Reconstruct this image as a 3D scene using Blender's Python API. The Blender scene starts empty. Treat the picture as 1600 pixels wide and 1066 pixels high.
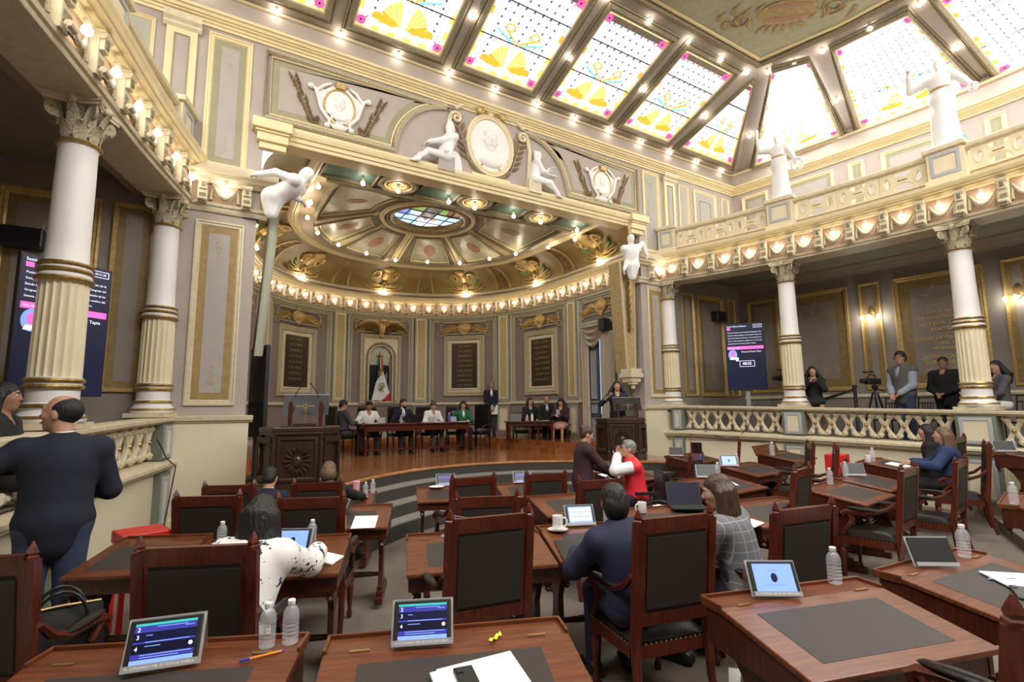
import bpy, bmesh, math, random
import numpy as np
from mathutils import Vector, Matrix, geometry
random.seed(7)
S = bpy.context.scene
COL = S.collection
PI = math.pi
# ---------------------------------------------------------------- camera
cam_d = bpy.data.cameras.new('camera'); cam = bpy.data.objects.new('camera', cam_d); COL.objects.link(cam)
cam_d.sensor_width = 36.0; cam_d.lens = 814.13 / 1600 * 36.0; cam_d.clip_start = 0.05; cam_d.clip_end = 100
_y, _p, _r = math.radians(31.7304), math.radians(7.43), math.radians(-0.5073)
_f = Vector((math.sin(_y) * math.cos(_p), math.cos(_y) * math.cos(_p), math.sin(_p)))
_rt = Vector((math.cos(_y), -math.sin(_y), 0)); _u = _rt.cross(_f)
_r2 = math.cos(_r) * _rt + math.sin(_r) * _u; _u2 = -math.sin(_r) * _rt + math.cos(_r) * _u
cam.matrix_world = Matrix(((_r2.x, _u2.x, -_f.x, 0), (_r2.y, _u2.y, -_f.y, 0), (_r2.z, _u2.z, -_f.z, 1.75), (0, 0, 0, 1)))
S.camera = cam
# ---------------------------------------------------------------- world, exposure
W = bpy.data.worlds.new('world'); S.world = W; W.use_nodes = True
W.node_tree.nodes['Background'].inputs[0].default_value = (0.75, 0.85, 1.0, 1); W.node_tree.nodes['Background'].inputs[1].default_value = 0.6
S.view_settings.view_transform = 'Standard'; S.view_settings.look = 'None'; S.view_settings.gamma = 1.0
S.view_settings.use_curve_mapping = False; S.view_settings.exposure = 1.3
S.cycles.max_bounces = 8; S.cycles.diffuse_bounces = 4; S.cycles.glossy_bounces = 3; S.cycles.transmission_bounces = 6
S.cycles.sample_clamp_indirect = 6.0; S.cycles.caustics_reflective = False; S.cycles.caustics_refractive = False
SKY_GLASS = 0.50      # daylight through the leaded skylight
BULB = 13.0          # bare bulbs
# ---------------------------------------------------------------- materials
MATS = {}
def mat(name, col, rough=0.6, metal=0.0, noise=0.0, nscale=8.0, bump=0.0, bscale=60.0, emit=None, es=0.0, spec=0.5, trans=0.0, coat=0.0, wave=None, col2=None, stretch=(1, 1, 1), alpha=1.0):
    m = bpy.data.materials.new(name); m.use_nodes = True; nt = m.node_tree; b = nt.nodes['Principled BSDF']
    b.inputs['Base Color'].default_value = (*col, 1); b.inputs['Roughness'].default_value = rough; b.inputs['Metallic'].default_value = metal
    b.inputs['Specular IOR Level'].default_value = spec
    if trans: b.inputs['Transmission Weight'].default_value = trans; b.inputs['IOR'].default_value = 1.33
    if coat: b.inputs['Coat Weight'].default_value = coat; b.inputs['Coat Roughness'].default_value = 0.25
    if alpha < 1: b.inputs['Alpha'].default_value = alpha
    if emit: b.inputs['Emission Color'].default_value = (*emit, 1); b.inputs['Emission Strength'].default_value = es
    if noise or bump:
        tc = nt.nodes.new('ShaderNodeTexCoord'); mp = nt.nodes.new('ShaderNodeMapping'); mp.inputs['Scale'].default_value = stretch
        nt.links.new(tc.outputs['Object'], mp.inputs[0])
    if noise:
        n = nt.nodes.new('ShaderNodeTexNoise'); n.inputs['Scale'].default_value = nscale; n.inputs['Detail'].default_value = 5
        nt.links.new(mp.outputs[0], n.inputs['Vector'])
        src = n.outputs['Fac']
        if wave:
            w = nt.nodes.new('ShaderNodeTexWave'); w.inputs['Scale'].default_value = wave; w.inputs['Distortion'].default_value = 6; w.inputs['Detail'].default_value = 3
            nt.links.new(mp.outputs[0], w.inputs['Vector']); src = w.outputs['Fac']
        r = nt.nodes.new('ShaderNodeValToRGB')
        c2 = col2 or tuple(c * (1 - noise) for c in col)
        r.color_ramp.elements[0].color = (*c2, 1); r.color_ramp.elements[1].color = (*(col if col2 else tuple(min(1, c * (1 + noise * 0.6)) for c in col)), 1)
        r.color_ramp.elements[0].position = 0.3; r.color_ramp.elements[1].position = 0.7
        nt.links.new(src, r.inputs[0]); nt.links.new(r.outputs[0], b.inputs['Base Color'])
    if bump:
        n2 = nt.nodes.new('ShaderNodeTexNoise'); n2.inputs['Scale'].default_value = bscale; n2.inputs['Detail'].default_value = 3
        nt.links.new(mp.outputs[0], n2.inputs['Vector'])
        bp = nt.nodes.new('ShaderNodeBump'); bp.inputs['Strength'].default_value = bump; bp.inputs['Distance'].default_value = 0.02
        nt.links.new(n2.outputs['Fac'], bp.inputs['Height']); nt.links.new(bp.outputs[0], b.inputs['Normal'])
    MATS[name] = m
    return m
def emis(name, col, s):
    m = bpy.data.materials.new(name); m.use_nodes = True; nt = m.node_tree; b = nt.nodes['Principled BSDF']
    b.inputs['Base Color'].default_value = (*[min(c, .8) * .6 for c in col], 1); b.inputs['Roughness'].default_value = 0.3
    b.inputs['Emission Color'].default_value = (*col, 1); b.inputs['Emission Strength'].default_value = s
    MATS[name] = m
    return m
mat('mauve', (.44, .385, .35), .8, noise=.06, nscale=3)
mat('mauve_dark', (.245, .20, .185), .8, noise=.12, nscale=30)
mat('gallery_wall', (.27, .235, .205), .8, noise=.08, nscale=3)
mat('cream', (.76, .67, .48), .55, noise=.05, nscale=4)
mat('cream_wall', (.80, .73, .55), .5, noise=.04, nscale=2)
mat('yellow_cream', (.80, .68, .40), .5, noise=.05, nscale=5)
mat('ivory', (.68, .60, .43), .55, noise=.12, nscale=12)
mat('white', (.84, .83, .82), .45)
mat('marble', (.86, .86, .87), .4, noise=.03, nscale=6)
mat('gold', (.52, .36, .13), .38, metal=.85, noise=.35, nscale=20, bump=.2, bscale=40)
mat('gold_dark', (.30, .205, .075), .42, metal=.75, noise=.4, nscale=18)
mat('gold_leaf', (.62, .44, .17), .45, metal=.35, noise=.3, nscale=25)
mat('bronze_leaf', (.34, .25, .15), .5, metal=.3, noise=.3, nscale=20)
mat('ochre', (.36, .245, .085), .6, noise=.2, nscale=10)
mat('ochre_dark', (.26, .175, .065), .6, noise=.2, nscale=10)
mat('cove', (.30, .215, .075), .55, noise=.15, nscale=3)
mat('olive', (.33, .31, .20), .7, noise=.06, nscale=5)
mat('sage', (.40, .42, .33), .65, noise=.06, nscale=5)
mat('sage_grey', (.30, .33, .26), .65)
mat('blue_grey', (.42, .44, .46), .5)
mat('green_grey', (.19, .215, .165), .6)
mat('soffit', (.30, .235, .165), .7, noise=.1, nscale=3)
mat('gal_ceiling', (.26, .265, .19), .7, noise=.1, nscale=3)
mat('frieze_brown', (.40, .27, .18), .65, noise=.1, nscale=10)
mat('carve', (.30, .255, .165), .6, noise=.55, nscale=55, bump=.7, bscale=90)
mat('carve_light', (.50, .44, .30), .6, noise=.4, nscale=45, bump=.6, bscale=80)
mat('paint_panel', (.42, .385, .36), .7, noise=.05, nscale=5)
mat('pale_green', (.46, .47, .36), .7, noise=.12, nscale=10)
mat('ceil_panel', (.56, .52, .38), .35, noise=.2, nscale=7)
mat('rose_paint', (.42, .22, .14), .5, noise=.2, nscale=12)
mat('teal', (.12, .19, .155), .5, noise=.15, nscale=6)
mat('ochre_paint', (.45, .34, .17), .65, noise=.25, nscale=15)
mat('ochre_ceiling', (.44, .34, .20), .4, noise=.1, nscale=5)
mat('pil_gold', (.50, .40, .19), .6, noise=.15, nscale=14)
mat('rust', (.40, .20, .06), .6, noise=.2, nscale=12)
mat('plaque', (.055, .042, .026), .35, metal=.3, noise=.35, nscale=30)
mat('plaque_text', (.34, .25, .11), .45, metal=.5)
mat('mahogany', (.085, .020, .009), .30, noise=.5, nscale=4, stretch=(14, 14, 1.4), coat=.2, spec=.35, col2=(.038, .009, .005))
mat('mahogany_top', (.165, .050, .020), .34, noise=.5, nscale=3, stretch=(1.6, 16, 6), coat=.15, spec=.3, col2=(.085, .022, .009))
mat('red_wood', (.120, .022, .009), .28, noise=.5, nscale=4, stretch=(14, 14, 1.4), coat=.25, spec=.35, col2=(.050, .009, .005))
mat('dark_wood', (.040, .019, .011), .35, noise=.4, nscale=5, stretch=(10, 10, 1.5), coat=.2)
mat('leather', (.012, .008, .007), .34, bump=.12, bscale=140, spec=.25)
mat('leather_back', (.022, .016, .012), .6, bump=.25, bscale=220)
mat('inlay', (.042, .035, .032), .5, noise=.12, nscale=90, bump=.12, bscale=200, spec=.3)
mat('brass', (.45, .33, .14), .35, metal=.9)
mat('carpet', (.22, .19, .155), .95, noise=.35, nscale=120, bump=.5, bscale=260, spec=.1)
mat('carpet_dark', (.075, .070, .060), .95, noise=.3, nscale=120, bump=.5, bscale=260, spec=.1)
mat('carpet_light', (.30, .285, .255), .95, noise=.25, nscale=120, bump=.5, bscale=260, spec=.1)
mat('stage_wood', (.36, .135, .040), .18, noise=.5, nscale=5, stretch=(.5, 9, 1), coat=.5, col2=(.20, .066, .02))
mat('nosing', (.42, .18, .06), .2, noise=.3, nscale=5, coat=.5)
mat('black', (.012, .012, .013), .4)
mat('black_metal', (.018, .018, .02), .35, metal=.4)
mat('grey_plastic', (.30, .30, .31), .4)
mat('acrylic', (.62, .64, .66), .15, alpha=.55)
mat('paper', (.84, .84, .85), .7)
mat('ceramic', (.86, .85, .83), .2, coat=.4)
mat('water_glass', (.80, .85, .92), .06, alpha=.26, spec=.9)
mat('bottle_cap', (.80, .82, .85), .4)
mat('pink', (.75, .33, .38), .4)
mat('blue_case', (.02, .04, .14), .4)
mat('light_blue', (.22, .42, .66), .4)
mat('purple', (.10, .08, .42), .35)
mat('red', (.62, .022, .018), .4)
mat('orange', (.80, .30, .03), .4)
mat('blue_pen', (.03, .05, .40), .4)
mat('yellow', (.85, .78, .05), .5)
mat('chrome', (.65, .65, .66), .2, metal=1.0)
mat('hat_white', (.75, .73, .68), .6)
mat('curtain', (.50, .44, .34), .8, noise=.15, nscale=40)
mat('door_blue', (.055, .085, .10), .5)
mat('door_panel', (.33, .33, .36), .6)
mat('skin_a', (.42, .22, .145), .55); mat('skin_b', (.52, .29, .20), .55); mat('skin_c', (.33, .17, .11), .55)
mat('hair_black', (.012, .010, .010), .5, noise=.5, nscale=6, stretch=(40, 40, 2), bump=.5, bscale=3); mat('hair_brown', (.085, .045, .026), .42, noise=.6, nscale=5, stretch=(30, 30, 1.5), bump=.5, bscale=3, col2=(.022, .012, .008))
mat('hair_blond', (.20, .125, .065), .45, noise=.55, nscale=5, stretch=(30, 30, 1.5), bump=.5, bscale=3, col2=(.07, .04, .02)); mat('hair_grey', (.22, .21, .20), .5, noise=.4, nscale=40)
mat('eye', (.75, .73, .70), .2); mat('lips', (.38, .11, .09), .5)
mat('navy_wool', (.008, .011, .026), .85, noise=.2, nscale=60); mat('navy', (.012, .014, .045), .8); mat('black_cloth', (.010, .010, .011), .85)
mat('grey_cloth', (.055, .055, .062), .85); mat('white_cloth', (.78, .78, .79), .8); mat('maroon', (.038, .012, .018), .85)
mat('green_cloth', (.012, .13, .055), .8); mat('vest_red', (.75, .03, .05), .5, bump=.3, bscale=18); mat('jeans', (.03, .045, .09), .85)
mat('denim', (.018, .035, .11), .85); mat('pink_cloth', (.62, .32, .29), .85); mat('vest_grey', (.085, .08, .082), .8); mat('blue_shirt', (.25, .29, .36), .8)
mat('blouse', (.80, .78, .76), .7); mat('plaid', (.13, .13, .15), .85, noise=.25, nscale=30)
mat('stripe', (.10, .10, .11), .85, noise=.5, nscale=60)
mat('tie_blue', (.06, .14, .35), .6)
emis('bulb', (1.0, .90, .74), BULB); emis('bulb_stage', (1.0, .88, .68), BULB * 2.6)
emis('sky_glass', (1.0, .985, .95), SKY_GLASS); emis('sky_glass_sun', (1.0, .985, .96), SKY_GLASS * 9); emis('sky_glass_boost', (1.0, .985, .95), SKY_GLASS * 17); emis('g_yellow', (1.0, .66, .10), .62); emis('g_pale', (1.0, .80, .36), .75); emis('g_amber', (1.0, .40, .03), .55)  # unseen left and back panes: glow boosted beyond the front row to light the lower hall
emis('g_pink', (.80, .10, .38), .5); emis('g_teal', (.16, .72, .62), .5); emis('g_purple', (.20, .13, .30), .25); emis('g_red', (.55, .05, .04), .4); emis('g_violet', (.16, .12, .5), .4)
mat('lead', (.03, .03, .045), .6)
emis('oval_sky', (.42, .66, 1.0), .7); emis('oval_white', (.9, .92, 1.0), .8); emis('oval_green', (.25, .42, .10), .4); emis('oval_brown', (.22, .12, .06), .3); emis('oval_grey', (.13, .11, .12), .35); emis('oval_blue', (.22, .28, .75), .5); emis('oval_red', (.4, .03, .03), .3); emis('oval_skin', (.8, .45, .35), .4)
emis('screen_navy', (.006, .010, .055), .14); emis('screen_black', (.003, .004, .018), 0.36); emis('screen_magenta', (.80, .12, .48), 0.52); emis('screen_white', (.75, .78, 1.0), 0.56)
emis('screen_blue', (.16, .26, .75), 0.44); emis('screen_pale', (.20, .33, .80), 0.48); emis('screen_indigo', (.035, .035, .28), 0.44); emis('screen_teal', (.03, .45, .38), 0.44); emis('screen_cream', (.75, .78, .62), 0.44)
emis('exit_green', (.08, .62, .42), 0.44); emis('day_blue', (.25, .48, .85), .65)
emis('lamp_flame', (1.0, .93, .82), 30)
# floral blouse print
def pattern_mat(name, base, dark, scale, thr):
    m = mat(name, base, .75); nt = m.node_tree; b = nt.nodes['Principled BSDF']
    tc = nt.nodes.new('ShaderNodeTexCoord'); n = nt.nodes.new('ShaderNodeTexVoronoi'); n.inputs['Scale'].default_value = scale
    n3 = nt.nodes.new('ShaderNodeTexNoise'); n3.inputs['Scale'].default_value = scale * 2.2
    mx = nt.nodes.new('ShaderNodeMix'); mx.data_type = 'VECTOR'; mx.inputs['Factor'].default_value = .16
    nt.links.new(tc.outputs['Object'], mx.inputs[4]); nt.links.new(n3.outputs['Color'], mx.inputs[5]); nt.links.new(tc.outputs['Object'], n3.inputs['Vector'])
    nt.links.new(mx.outputs[1], n.inputs['Vector'])
    r = nt.nodes.new('ShaderNodeValToRGB'); r.color_ramp.interpolation = 'CONSTANT'
    r.color_ramp.elements[0].color = (*dark, 1); r.color_ramp.elements[1].color = (*base, 1); r.color_ramp.elements[1].position = thr
    nt.links.new(n.outputs['Distance'], r.inputs[0]); nt.links.new(r.outputs[0], b.inputs['Base Color'])
pattern_mat('floral', (.82, .80, .77), (.03, .03, .05), 13, .30)
# window-pane check jacket
def check_mat(name, base, line, sc):
    m = mat(name, base, .85); nt = m.node_tree; b = nt.nodes['Principled BSDF']
    tc = nt.nodes.new('ShaderNodeTexCoord'); sep = nt.nodes.new('ShaderNodeSeparateXYZ'); nt.links.new(tc.outputs['Object'], sep.inputs[0])
    outs = []
    for ax in ('X', 'Z'):
        a = nt.nodes.new('ShaderNodeMath'); a.operation = 'MULTIPLY'; a.inputs[1].default_value = sc; nt.links.new(sep.outputs[ax], a.inputs[0])
        c = nt.nodes.new('ShaderNodeMath'); c.operation = 'FRACT'; nt.links.new(a.outputs[0], c.inputs[0])
        d = nt.nodes.new('ShaderNodeMath'); d.operation = 'LESS_THAN'; d.inputs[1].default_value = .08; nt.links.new(c.outputs[0], d.inputs[0]); outs.append(d)
    mxm = nt.nodes.new('ShaderNodeMath'); mxm.operation = 'MAXIMUM'; nt.links.new(outs[0].outputs[0], mxm.inputs[0]); nt.links.new(outs[1].outputs[0], mxm.inputs[1])
    mx = nt.nodes.new('ShaderNodeMix'); mx.data_type = 'RGBA'; mx.inputs[6].default_value = (*base, 1); mx.inputs[7].default_value = (*line, 1)
    nt.links.new(mxm.outputs[0], mx.inputs[0]); nt.links.new(mx.outputs[2], b.inputs['Base Color'])
check_mat('check', (.15, .15, .165), (.33, .33, .36), 16)
def stripe_mat():
    m = mat('wood_planks', (.36, .135, .04), .16, coat=.5); nt = m.node_tree; b = nt.nodes['Principled BSDF']
    tc = nt.nodes.new('ShaderNodeTexCoord'); br = nt.nodes.new('ShaderNodeTexBrick'); br.inputs['Scale'].default_value = 1.0
    br.inputs['Brick Width'].default_value = 1.6; br.inputs['Row Height'].default_value = .085; br.inputs['Mortar Size'].default_value = .003; br.offset = .37
    br.inputs['Color1'].default_value = (.40, .155, .048, 1); br.inputs['Color2'].default_value = (.25, .082, .024, 1); br.inputs['Mortar'].default_value = (.05, .015, .006, 1)
    nt.links.new(tc.outputs['Object'], br.inputs['Vector'])
    n = nt.nodes.new('ShaderNodeTexNoise'); n.inputs['Scale'].default_value = 3; mp = nt.nodes.new('ShaderNodeMapping'); mp.inputs['Scale'].default_value = (1, 18, 1)
    nt.links.new(tc.outputs['Object'], mp.inputs[0]); nt.links.new(mp.outputs[0], n.inputs['Vector'])
    mx = nt.nodes.new('ShaderNodeMix'); mx.data_type = 'RGBA'; mx.blend_type = 'MULTIPLY'; mx.inputs[0].default_value = .6
    nt.links.new(br.outputs['Color'], mx.inputs[6]); nt.links.new(n.outputs['Color'], mx.inputs[7])
    g = nt.nodes.new('ShaderNodeMix'); g.data_type = 'RGBA'; g.blend_type = 'ADD'; g.inputs[0].default_value = .35
    nt.links.new(mx.outputs[2], g.inputs[6]); nt.links.new(br.outputs['Color'], g.inputs[7]); nt.links.new(g.outputs[2], b.inputs['Base Color'])
stripe_mat()
# ---------------------------------------------------------------- mesh builder
class MB:
    def __init__(s, f=None): s.v = []; s.F = []; s.mi = []; s.f = f; s.m = 0
    def add(s, vs, fs, m=None):
        o = len(s.v); f = s.f
        s.v.extend(f(*p) for p in vs) if f else s.v.extend(tuple(p) for p in vs)
        m = s.m if m is None else m
        for q in fs: s.F.append(tuple(i + o for i in q)); s.mi.append(m)
        return s
    def box(s, c, d, rz=0, m=None, taper=1.0):
        x, y, z = (k / 2 for k in d); cs, sn = math.cos(rz), math.sin(rz); vs = []
        for dz in (-z, z):
            k = taper if dz > 0 else 1
            for dx, dy in ((-x, -y), (x, -y), (x, y), (-x, y)):
                dx *= k; dy *= k
                vs.append((c[0] + dx * cs - dy * sn, c[1] + dx * sn + dy * cs, c[2] + dz))
        return s.add(vs, [(3, 2, 1, 0), (4, 5, 6, 7), (0, 1, 5, 4), (1, 2, 6, 5), (2, 3, 7, 6), (3, 0, 4, 7)], m)
    def lathe(s, prof, n=16, c=(0, 0, 0), m=None, caps=True, flute=None):
        vs = []; fs = []
        for j, (r, z) in enumerate(prof):
            for i in range(n):
                a = 2 * PI * i / n; rr = r * (flute(i, n, j) if flute else 1)
                vs.append((c[0] + rr * math.cos(a), c[1] + rr * math.sin(a), c[2] + z))
        for j in range(len(prof) - 1):
            for i in range(n):
                a, b = j * n + i, j * n + (i + 1) % n
                fs.append((a, b, b + n, a + n))
        if caps: fs.append(tuple(range(n - 1, -1, -1))); fs.append(tuple((len(prof) - 1) * n + i for i in range(n)))
        return s.add(vs, fs, m)
    def tube(s, pts, r, n=6, m=None, closed=False, flat=1.0):
        pts = [Vector(p) for p in pts]; k = len(pts); vs = []; fs = []; prev = None
        for i, p in enumerate(pts):
            a = pts[(i - 1) % k] if (closed or i) else p; b = pts[(i + 1) % k] if (closed or i < k - 1) else p
            t = (b - a).normalized()
            if prev is None: prev = t.orthogonal().normalized()
            x = (prev - t * prev.dot(t)); x = x.normalized() if x.length > 1e-6 else t.orthogonal().normalized(); prev = x; y = t.cross(x)
            rr = r[i] if isinstance(r, (list, tuple)) else r
            for j in range(n):
                a2 = 2 * PI * j / n
                vs.append(tuple(p + x * (math.cos(a2) * rr) + y * (math.sin(a2) * rr * flat)))
        L = k if closed else k - 1
        for i in range(L):
            for j in range(n):
                a, b = i * n + j, i * n + (j + 1) % n; c, d = ((i + 1) % k) * n + j, ((i + 1) % k) * n + (j + 1) % n
                fs.append((a, b, d, c))
        if not closed: fs.append(tuple(range(n - 1, -1, -1))); fs.append(tuple((k - 1) * n + j for j in range(n)))
        return s.add(vs, fs, m)
    def ell(s, c, r, nu=10, nv=6, m=None):
        if not hasattr(r, '__len__'): r = (r, r, r)
        vs = [(c[0], c[1], c[2] - r[2])]; fs = []
        for j in range(1, nv):
            t = -PI / 2 + PI * j / nv
            for i in range(nu):
                a = 2 * PI * i / nu; vs.append((c[0] + r[0] * math.cos(t) * math.cos(a), c[1] + r[1] * math.cos(t) * math.sin(a), c[2] + r[2] * math.sin(t)))
        vs.append((c[0], c[1], c[2] + r[2])); T = len(vs) - 1
        for i in range(nu):
            fs.append((0, 1 + (i + 1) % nu, 1 + i)); fs.append((T, 1 + (nv - 2) * nu + i, 1 + (nv - 2) * nu + (i + 1) % nu))
            for j in range(nv - 2):
                a, b = 1 + j * nu + i, 1 + j * nu + (i + 1) % nu
                fs.append((a, b, b + nu, a + nu))
        return s.add(vs, fs, m)
    def prism(s, poly, z0, z1, m=None):   # outline (x,y) raised along the third axis
        n = len(poly); vs = [(x, y, z0) for x, y in poly] + [(x, y, z1) for x, y in poly]
        return s.add(vs, [tuple(range(n - 1, -1, -1)), tuple(range(n, 2 * n))] + [(i, (i + 1) % n, n + (i + 1) % n, n + i) for i in range(n)], m)
    def holed(s, outer, holes, z0, z1, m=None):
        loops = [outer] + holes; flat = [p for l in loops for p in l]; n = len(flat)
        tri = geometry.tessellate_polygon([[Vector((x, y, 0)) for x, y in l] for l in loops])
        vs = [(x, y, z1) for x, y in flat] + [(x, y, z0) for x, y in flat]; fs = [tuple(t) for t in tri] + [tuple(i + n for i in reversed(t)) for t in tri]; o = 0
        for l in loops:
            k = len(l)
            fs += [(o + i, o + (i + 1) % k, n + o + (i + 1) % k, n + o + i) for i in range(k)]; o += k
        return s.add(vs, fs, m)
    def grid(s, fn, nu, nv, m=None, wrap=False):
        vs = [fn(i / nu, j / nv) for j in range(nv + 1) for i in range(nu + 1)]
        return s.add(vs, [(j * (nu + 1) + i, j * (nu + 1) + i + 1, (j + 1) * (nu + 1) + i + 1, (j + 1) * (nu + 1) + i) for j in range(nv) for i in range(nu)], m)
    def sweep(s, s0, s1, n, prof, m=None, close=False):   # profile (z,h) carried along a wall: local coords (s,z,h)
        pr = prof + [prof[0]] if close else prof; k = len(pr)
        vs = [(s0 + (s1 - s0) * i / n, z, h) for i in range(n + 1) for z, h in pr]
        fs = [(i * k + j, (i + 1) * k + j, (i + 1) * k + j + 1, i * k + j + 1) for i in range(n) for j in range(k - 1)]
        s.add(vs, fs, m)
        for i in (0, n): s.add([(s0 + (s1 - s0) * i / n, z, h) for z, h in prof], [tuple(range(len(prof))) if i else tuple(range(len(prof) - 1, -1, -1))], m)
        return s
    def frame(s, u0, u1, z0, z1, prof, m=None, n=1):      # moulded frame; profile (inset, height)
        def ring(a, h):
            p = []
            for i in range(n): p.append((u0 + a + (u1 - u0 - 2 * a) * i / n, z0 + a, h))
            p.append((u1 - a, z0 + a, h))
            for i in range(1, n + 1): p.append((u1 - a - (u1 - u0 - 2 * a) * (i - 1) / n, z1 - a, h)) if i == 1 else p.append((u1 - a - (u1 - u0 - 2 * a) * (i - 1) / n, z1 - a, h))
            p.append((u0 + a, z1 - a, h))
            return p
        k = 2 * n + 2; vs = []; fs = []
        for a, h in prof: vs += ring(a, h)
        for j in range(len(prof) - 1):
            for i in range(k): fs.append((j * k + i, j * k + (i + 1) % k, (j + 1) * k + (i + 1) % k, (j + 1) * k + i))
        return s.add(vs, fs, m)
    def rect(s, u0, u1, z0, z1, h, m=None, n=1): return s.grid(lambda a, b: (u0 + (u1 - u0) * a, z0 + (z1 - z0) * b, h), n, 1, m)
    def leaf(s, u, z, ang, L, w, h=.02, m=None, curl=0.0):
        c, n = math.cos(ang), math.sin(ang); pts = []
        for t, ww, hh in ((0, .0, .0), (.25, .8, .6), (.6, 1, 1), (1, 0, .5)):
            a = curl * t
            x, y = L * t * math.cos(a), L * t * math.sin(a)
            for sd in ((-1, 0, 1) if ww else (0,)):
                xx, yy = x - sd * ww * w / 2 * math.sin(a), y + sd * ww * w / 2 * math.cos(a)
                pts.append((u + xx * c - yy * n, z + xx * n + yy * c, (h * hh + .004) if sd == 0 else .002))
        return s.add(pts, [(0, 1, 2), (0, 2, 3), (1, 4, 5, 2), (2, 5, 6, 3), (4, 7, 5), (5, 7, 6)], m)
    def build(s, name, mats, parent=None, loc=None, rz=0, smooth=38, recalc=False, top=None):
        me = bpy.data.meshes.new(name); me.from_pydata(s.v, [], s.F)
        for k in (mats if isinstance(mats, (list, tuple)) else [mats]): me.materials.append(MATS[k])
        if len(me.materials) > 1: me.polygons.foreach_set('material_index', s.mi)
        if recalc:
            b = bmesh.new(); b.from_mesh(me); bmesh.ops.recalc_face_normals(b, faces=b.faces); b.to_mesh(me); b.free()
        if smooth:
            me.polygons.foreach_set('use_smooth', [True] * len(me.polygons)); me.set_sharp_from_angle(angle=math.radians(smooth))
        me.update()
        return link(name, me, parent, loc, rz)
def link(name, data, parent=None, loc=None, rz=0):
    o = bpy.data.objects.new(name, data); COL.objects.link(o)
    if parent: o.parent = parent
    if loc: o.location = loc
    if rz: o.rotation_euler.z = rz
    return o
def thing(name, label, cat, loc=(0, 0, 0), rz=0, group=None):
    o = link(name, None, None, loc, rz); o.empty_display_size = .1
    return tag(o, label, cat, group)
def tag(o, label, cat, group=None):
    o['label'] = label; o['category'] = cat
    if group: o['group'] = group
    return o
def struct(o, kind='structure'): o['kind'] = kind; return o
def kids(o): return list(KID.get(o.name, ()))
KID = {}
def dup(root, loc=None, rz=None, label=None, group=None):
    kid = {}
    def rec(o, par):
        c = o.copy(); COL.objects.link(c)
        if par: c.parent = par
        for ch in o.children: rec(ch, c)
        return c
    r = rec(root, None)
    if loc is not None: r.location = loc
    if rz is not None: r.rotation_euler = (0, 0, rz)
    if label: r['label'] = label
    if group: r['group'] = group
    return r
def bevel(o, w=.006, seg=2):
    b = o.modifiers.new('bevel', 'BEVEL'); b.width = w; b.segments = seg; b.limit_method = 'ANGLE'; b.angle_limit = math.radians(40)
    return o
def text(body, size, matname, parent, xf, name='lettering', align='LEFT', ext=.001, width=None, bold=0.0):
    cu = bpy.data.curves.new(name, 'FONT'); cu.body = body; cu.size = size; cu.align_x = align; cu.align_y = 'CENTER'; cu.extrude = ext; cu.offset = bold; cu.resolution_u = 2
    t = bpy.data.objects.new(name, cu); COL.objects.link(t); bpy.context.view_layer.update()
    me = bpy.data.meshes.new_from_object(t.evaluated_get(bpy.context.evaluated_depsgraph_get())); bpy.data.objects.remove(t, do_unlink=True); bpy.data.curves.remove(cu)
    me.name = name; me.materials.clear(); me.materials.append(MATS[matname])
    o = link(name, me, parent); sx = 1.0
    if width and len(me.vertices):
        xs = [v.co.x for v in me.vertices]; w = max(xs) - min(xs); sx = min(1.35, width / w)
    o.matrix_local = xf @ Matrix.Diagonal((sx, 1, 1, 1))
    return o
class Wall:
    def __init__(s, pts):
        s.p = np.array(pts, float); d = np.linalg.norm(np.diff(s.p, axis=0), axis=1); s.s = np.concatenate([[0], np.cumsum(d)]); s.L = s.s[-1]; s.o = 0.0
    def at(s, t): return np.array([np.interp(t, s.s, s.p[:, 0]), np.interp(t, s.s, s.p[:, 1])])
    def P(s, t, z, h):
        t += s.o; e = .03; a = s.at(t - e); b = s.at(t + e); d = b - a; n = np.linalg.norm(d); d = d / (n if n > 1e-9 else 1); p = s.at(t)
        if t < 0: p = s.p[0] + d * t
        if t > s.L: p = s.p[-1] + d * (t - s.L)
        return (float(p[0] + h * d[1]), float(p[1] - h * d[0]), z)
    def frm(s, t, z, h):    # 4x4 frame at a wall point: x along, y up... returns (loc, rz) with local x along the wall, -y toward the room
        a = s.P(t - .02, z, h); b = s.P(t + .02, z, h); return s.P(t, z, h), math.atan2(b[1] - a[1], b[0] - a[0])
    def mtx(s, t, z, h):    # local x along, y up, z toward the room
        loc, a = s.frm(t, z, h); c, n = math.cos(a), math.sin(a)
        return Matrix(((c, 0, n, loc[0]), (n, 0, -c, loc[1]), (0, 1, 0, loc[2]), (0, 0, 0, 1)))
def smoothpts(pts, n=60):
    pts = np.array(pts, float); k = len(pts); out = []
    for i in range(n + 1):
        t = i / n * (k - 1); j = min(int(t), k - 2); u = t - j
        p0, p1, p2, p3 = pts[max(j - 1, 0)], pts[j], pts[j + 1], pts[min(j + 2, k - 1)]
        out.append(.5 * ((2 * p1) + (-p0 + p2) * u + (2 * p0 - 5 * p1 + 4 * p2 - p3) * u * u + (-p0 + 3 * p1 - 3 * p2 + p3) * u ** 3))
    return out
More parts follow.
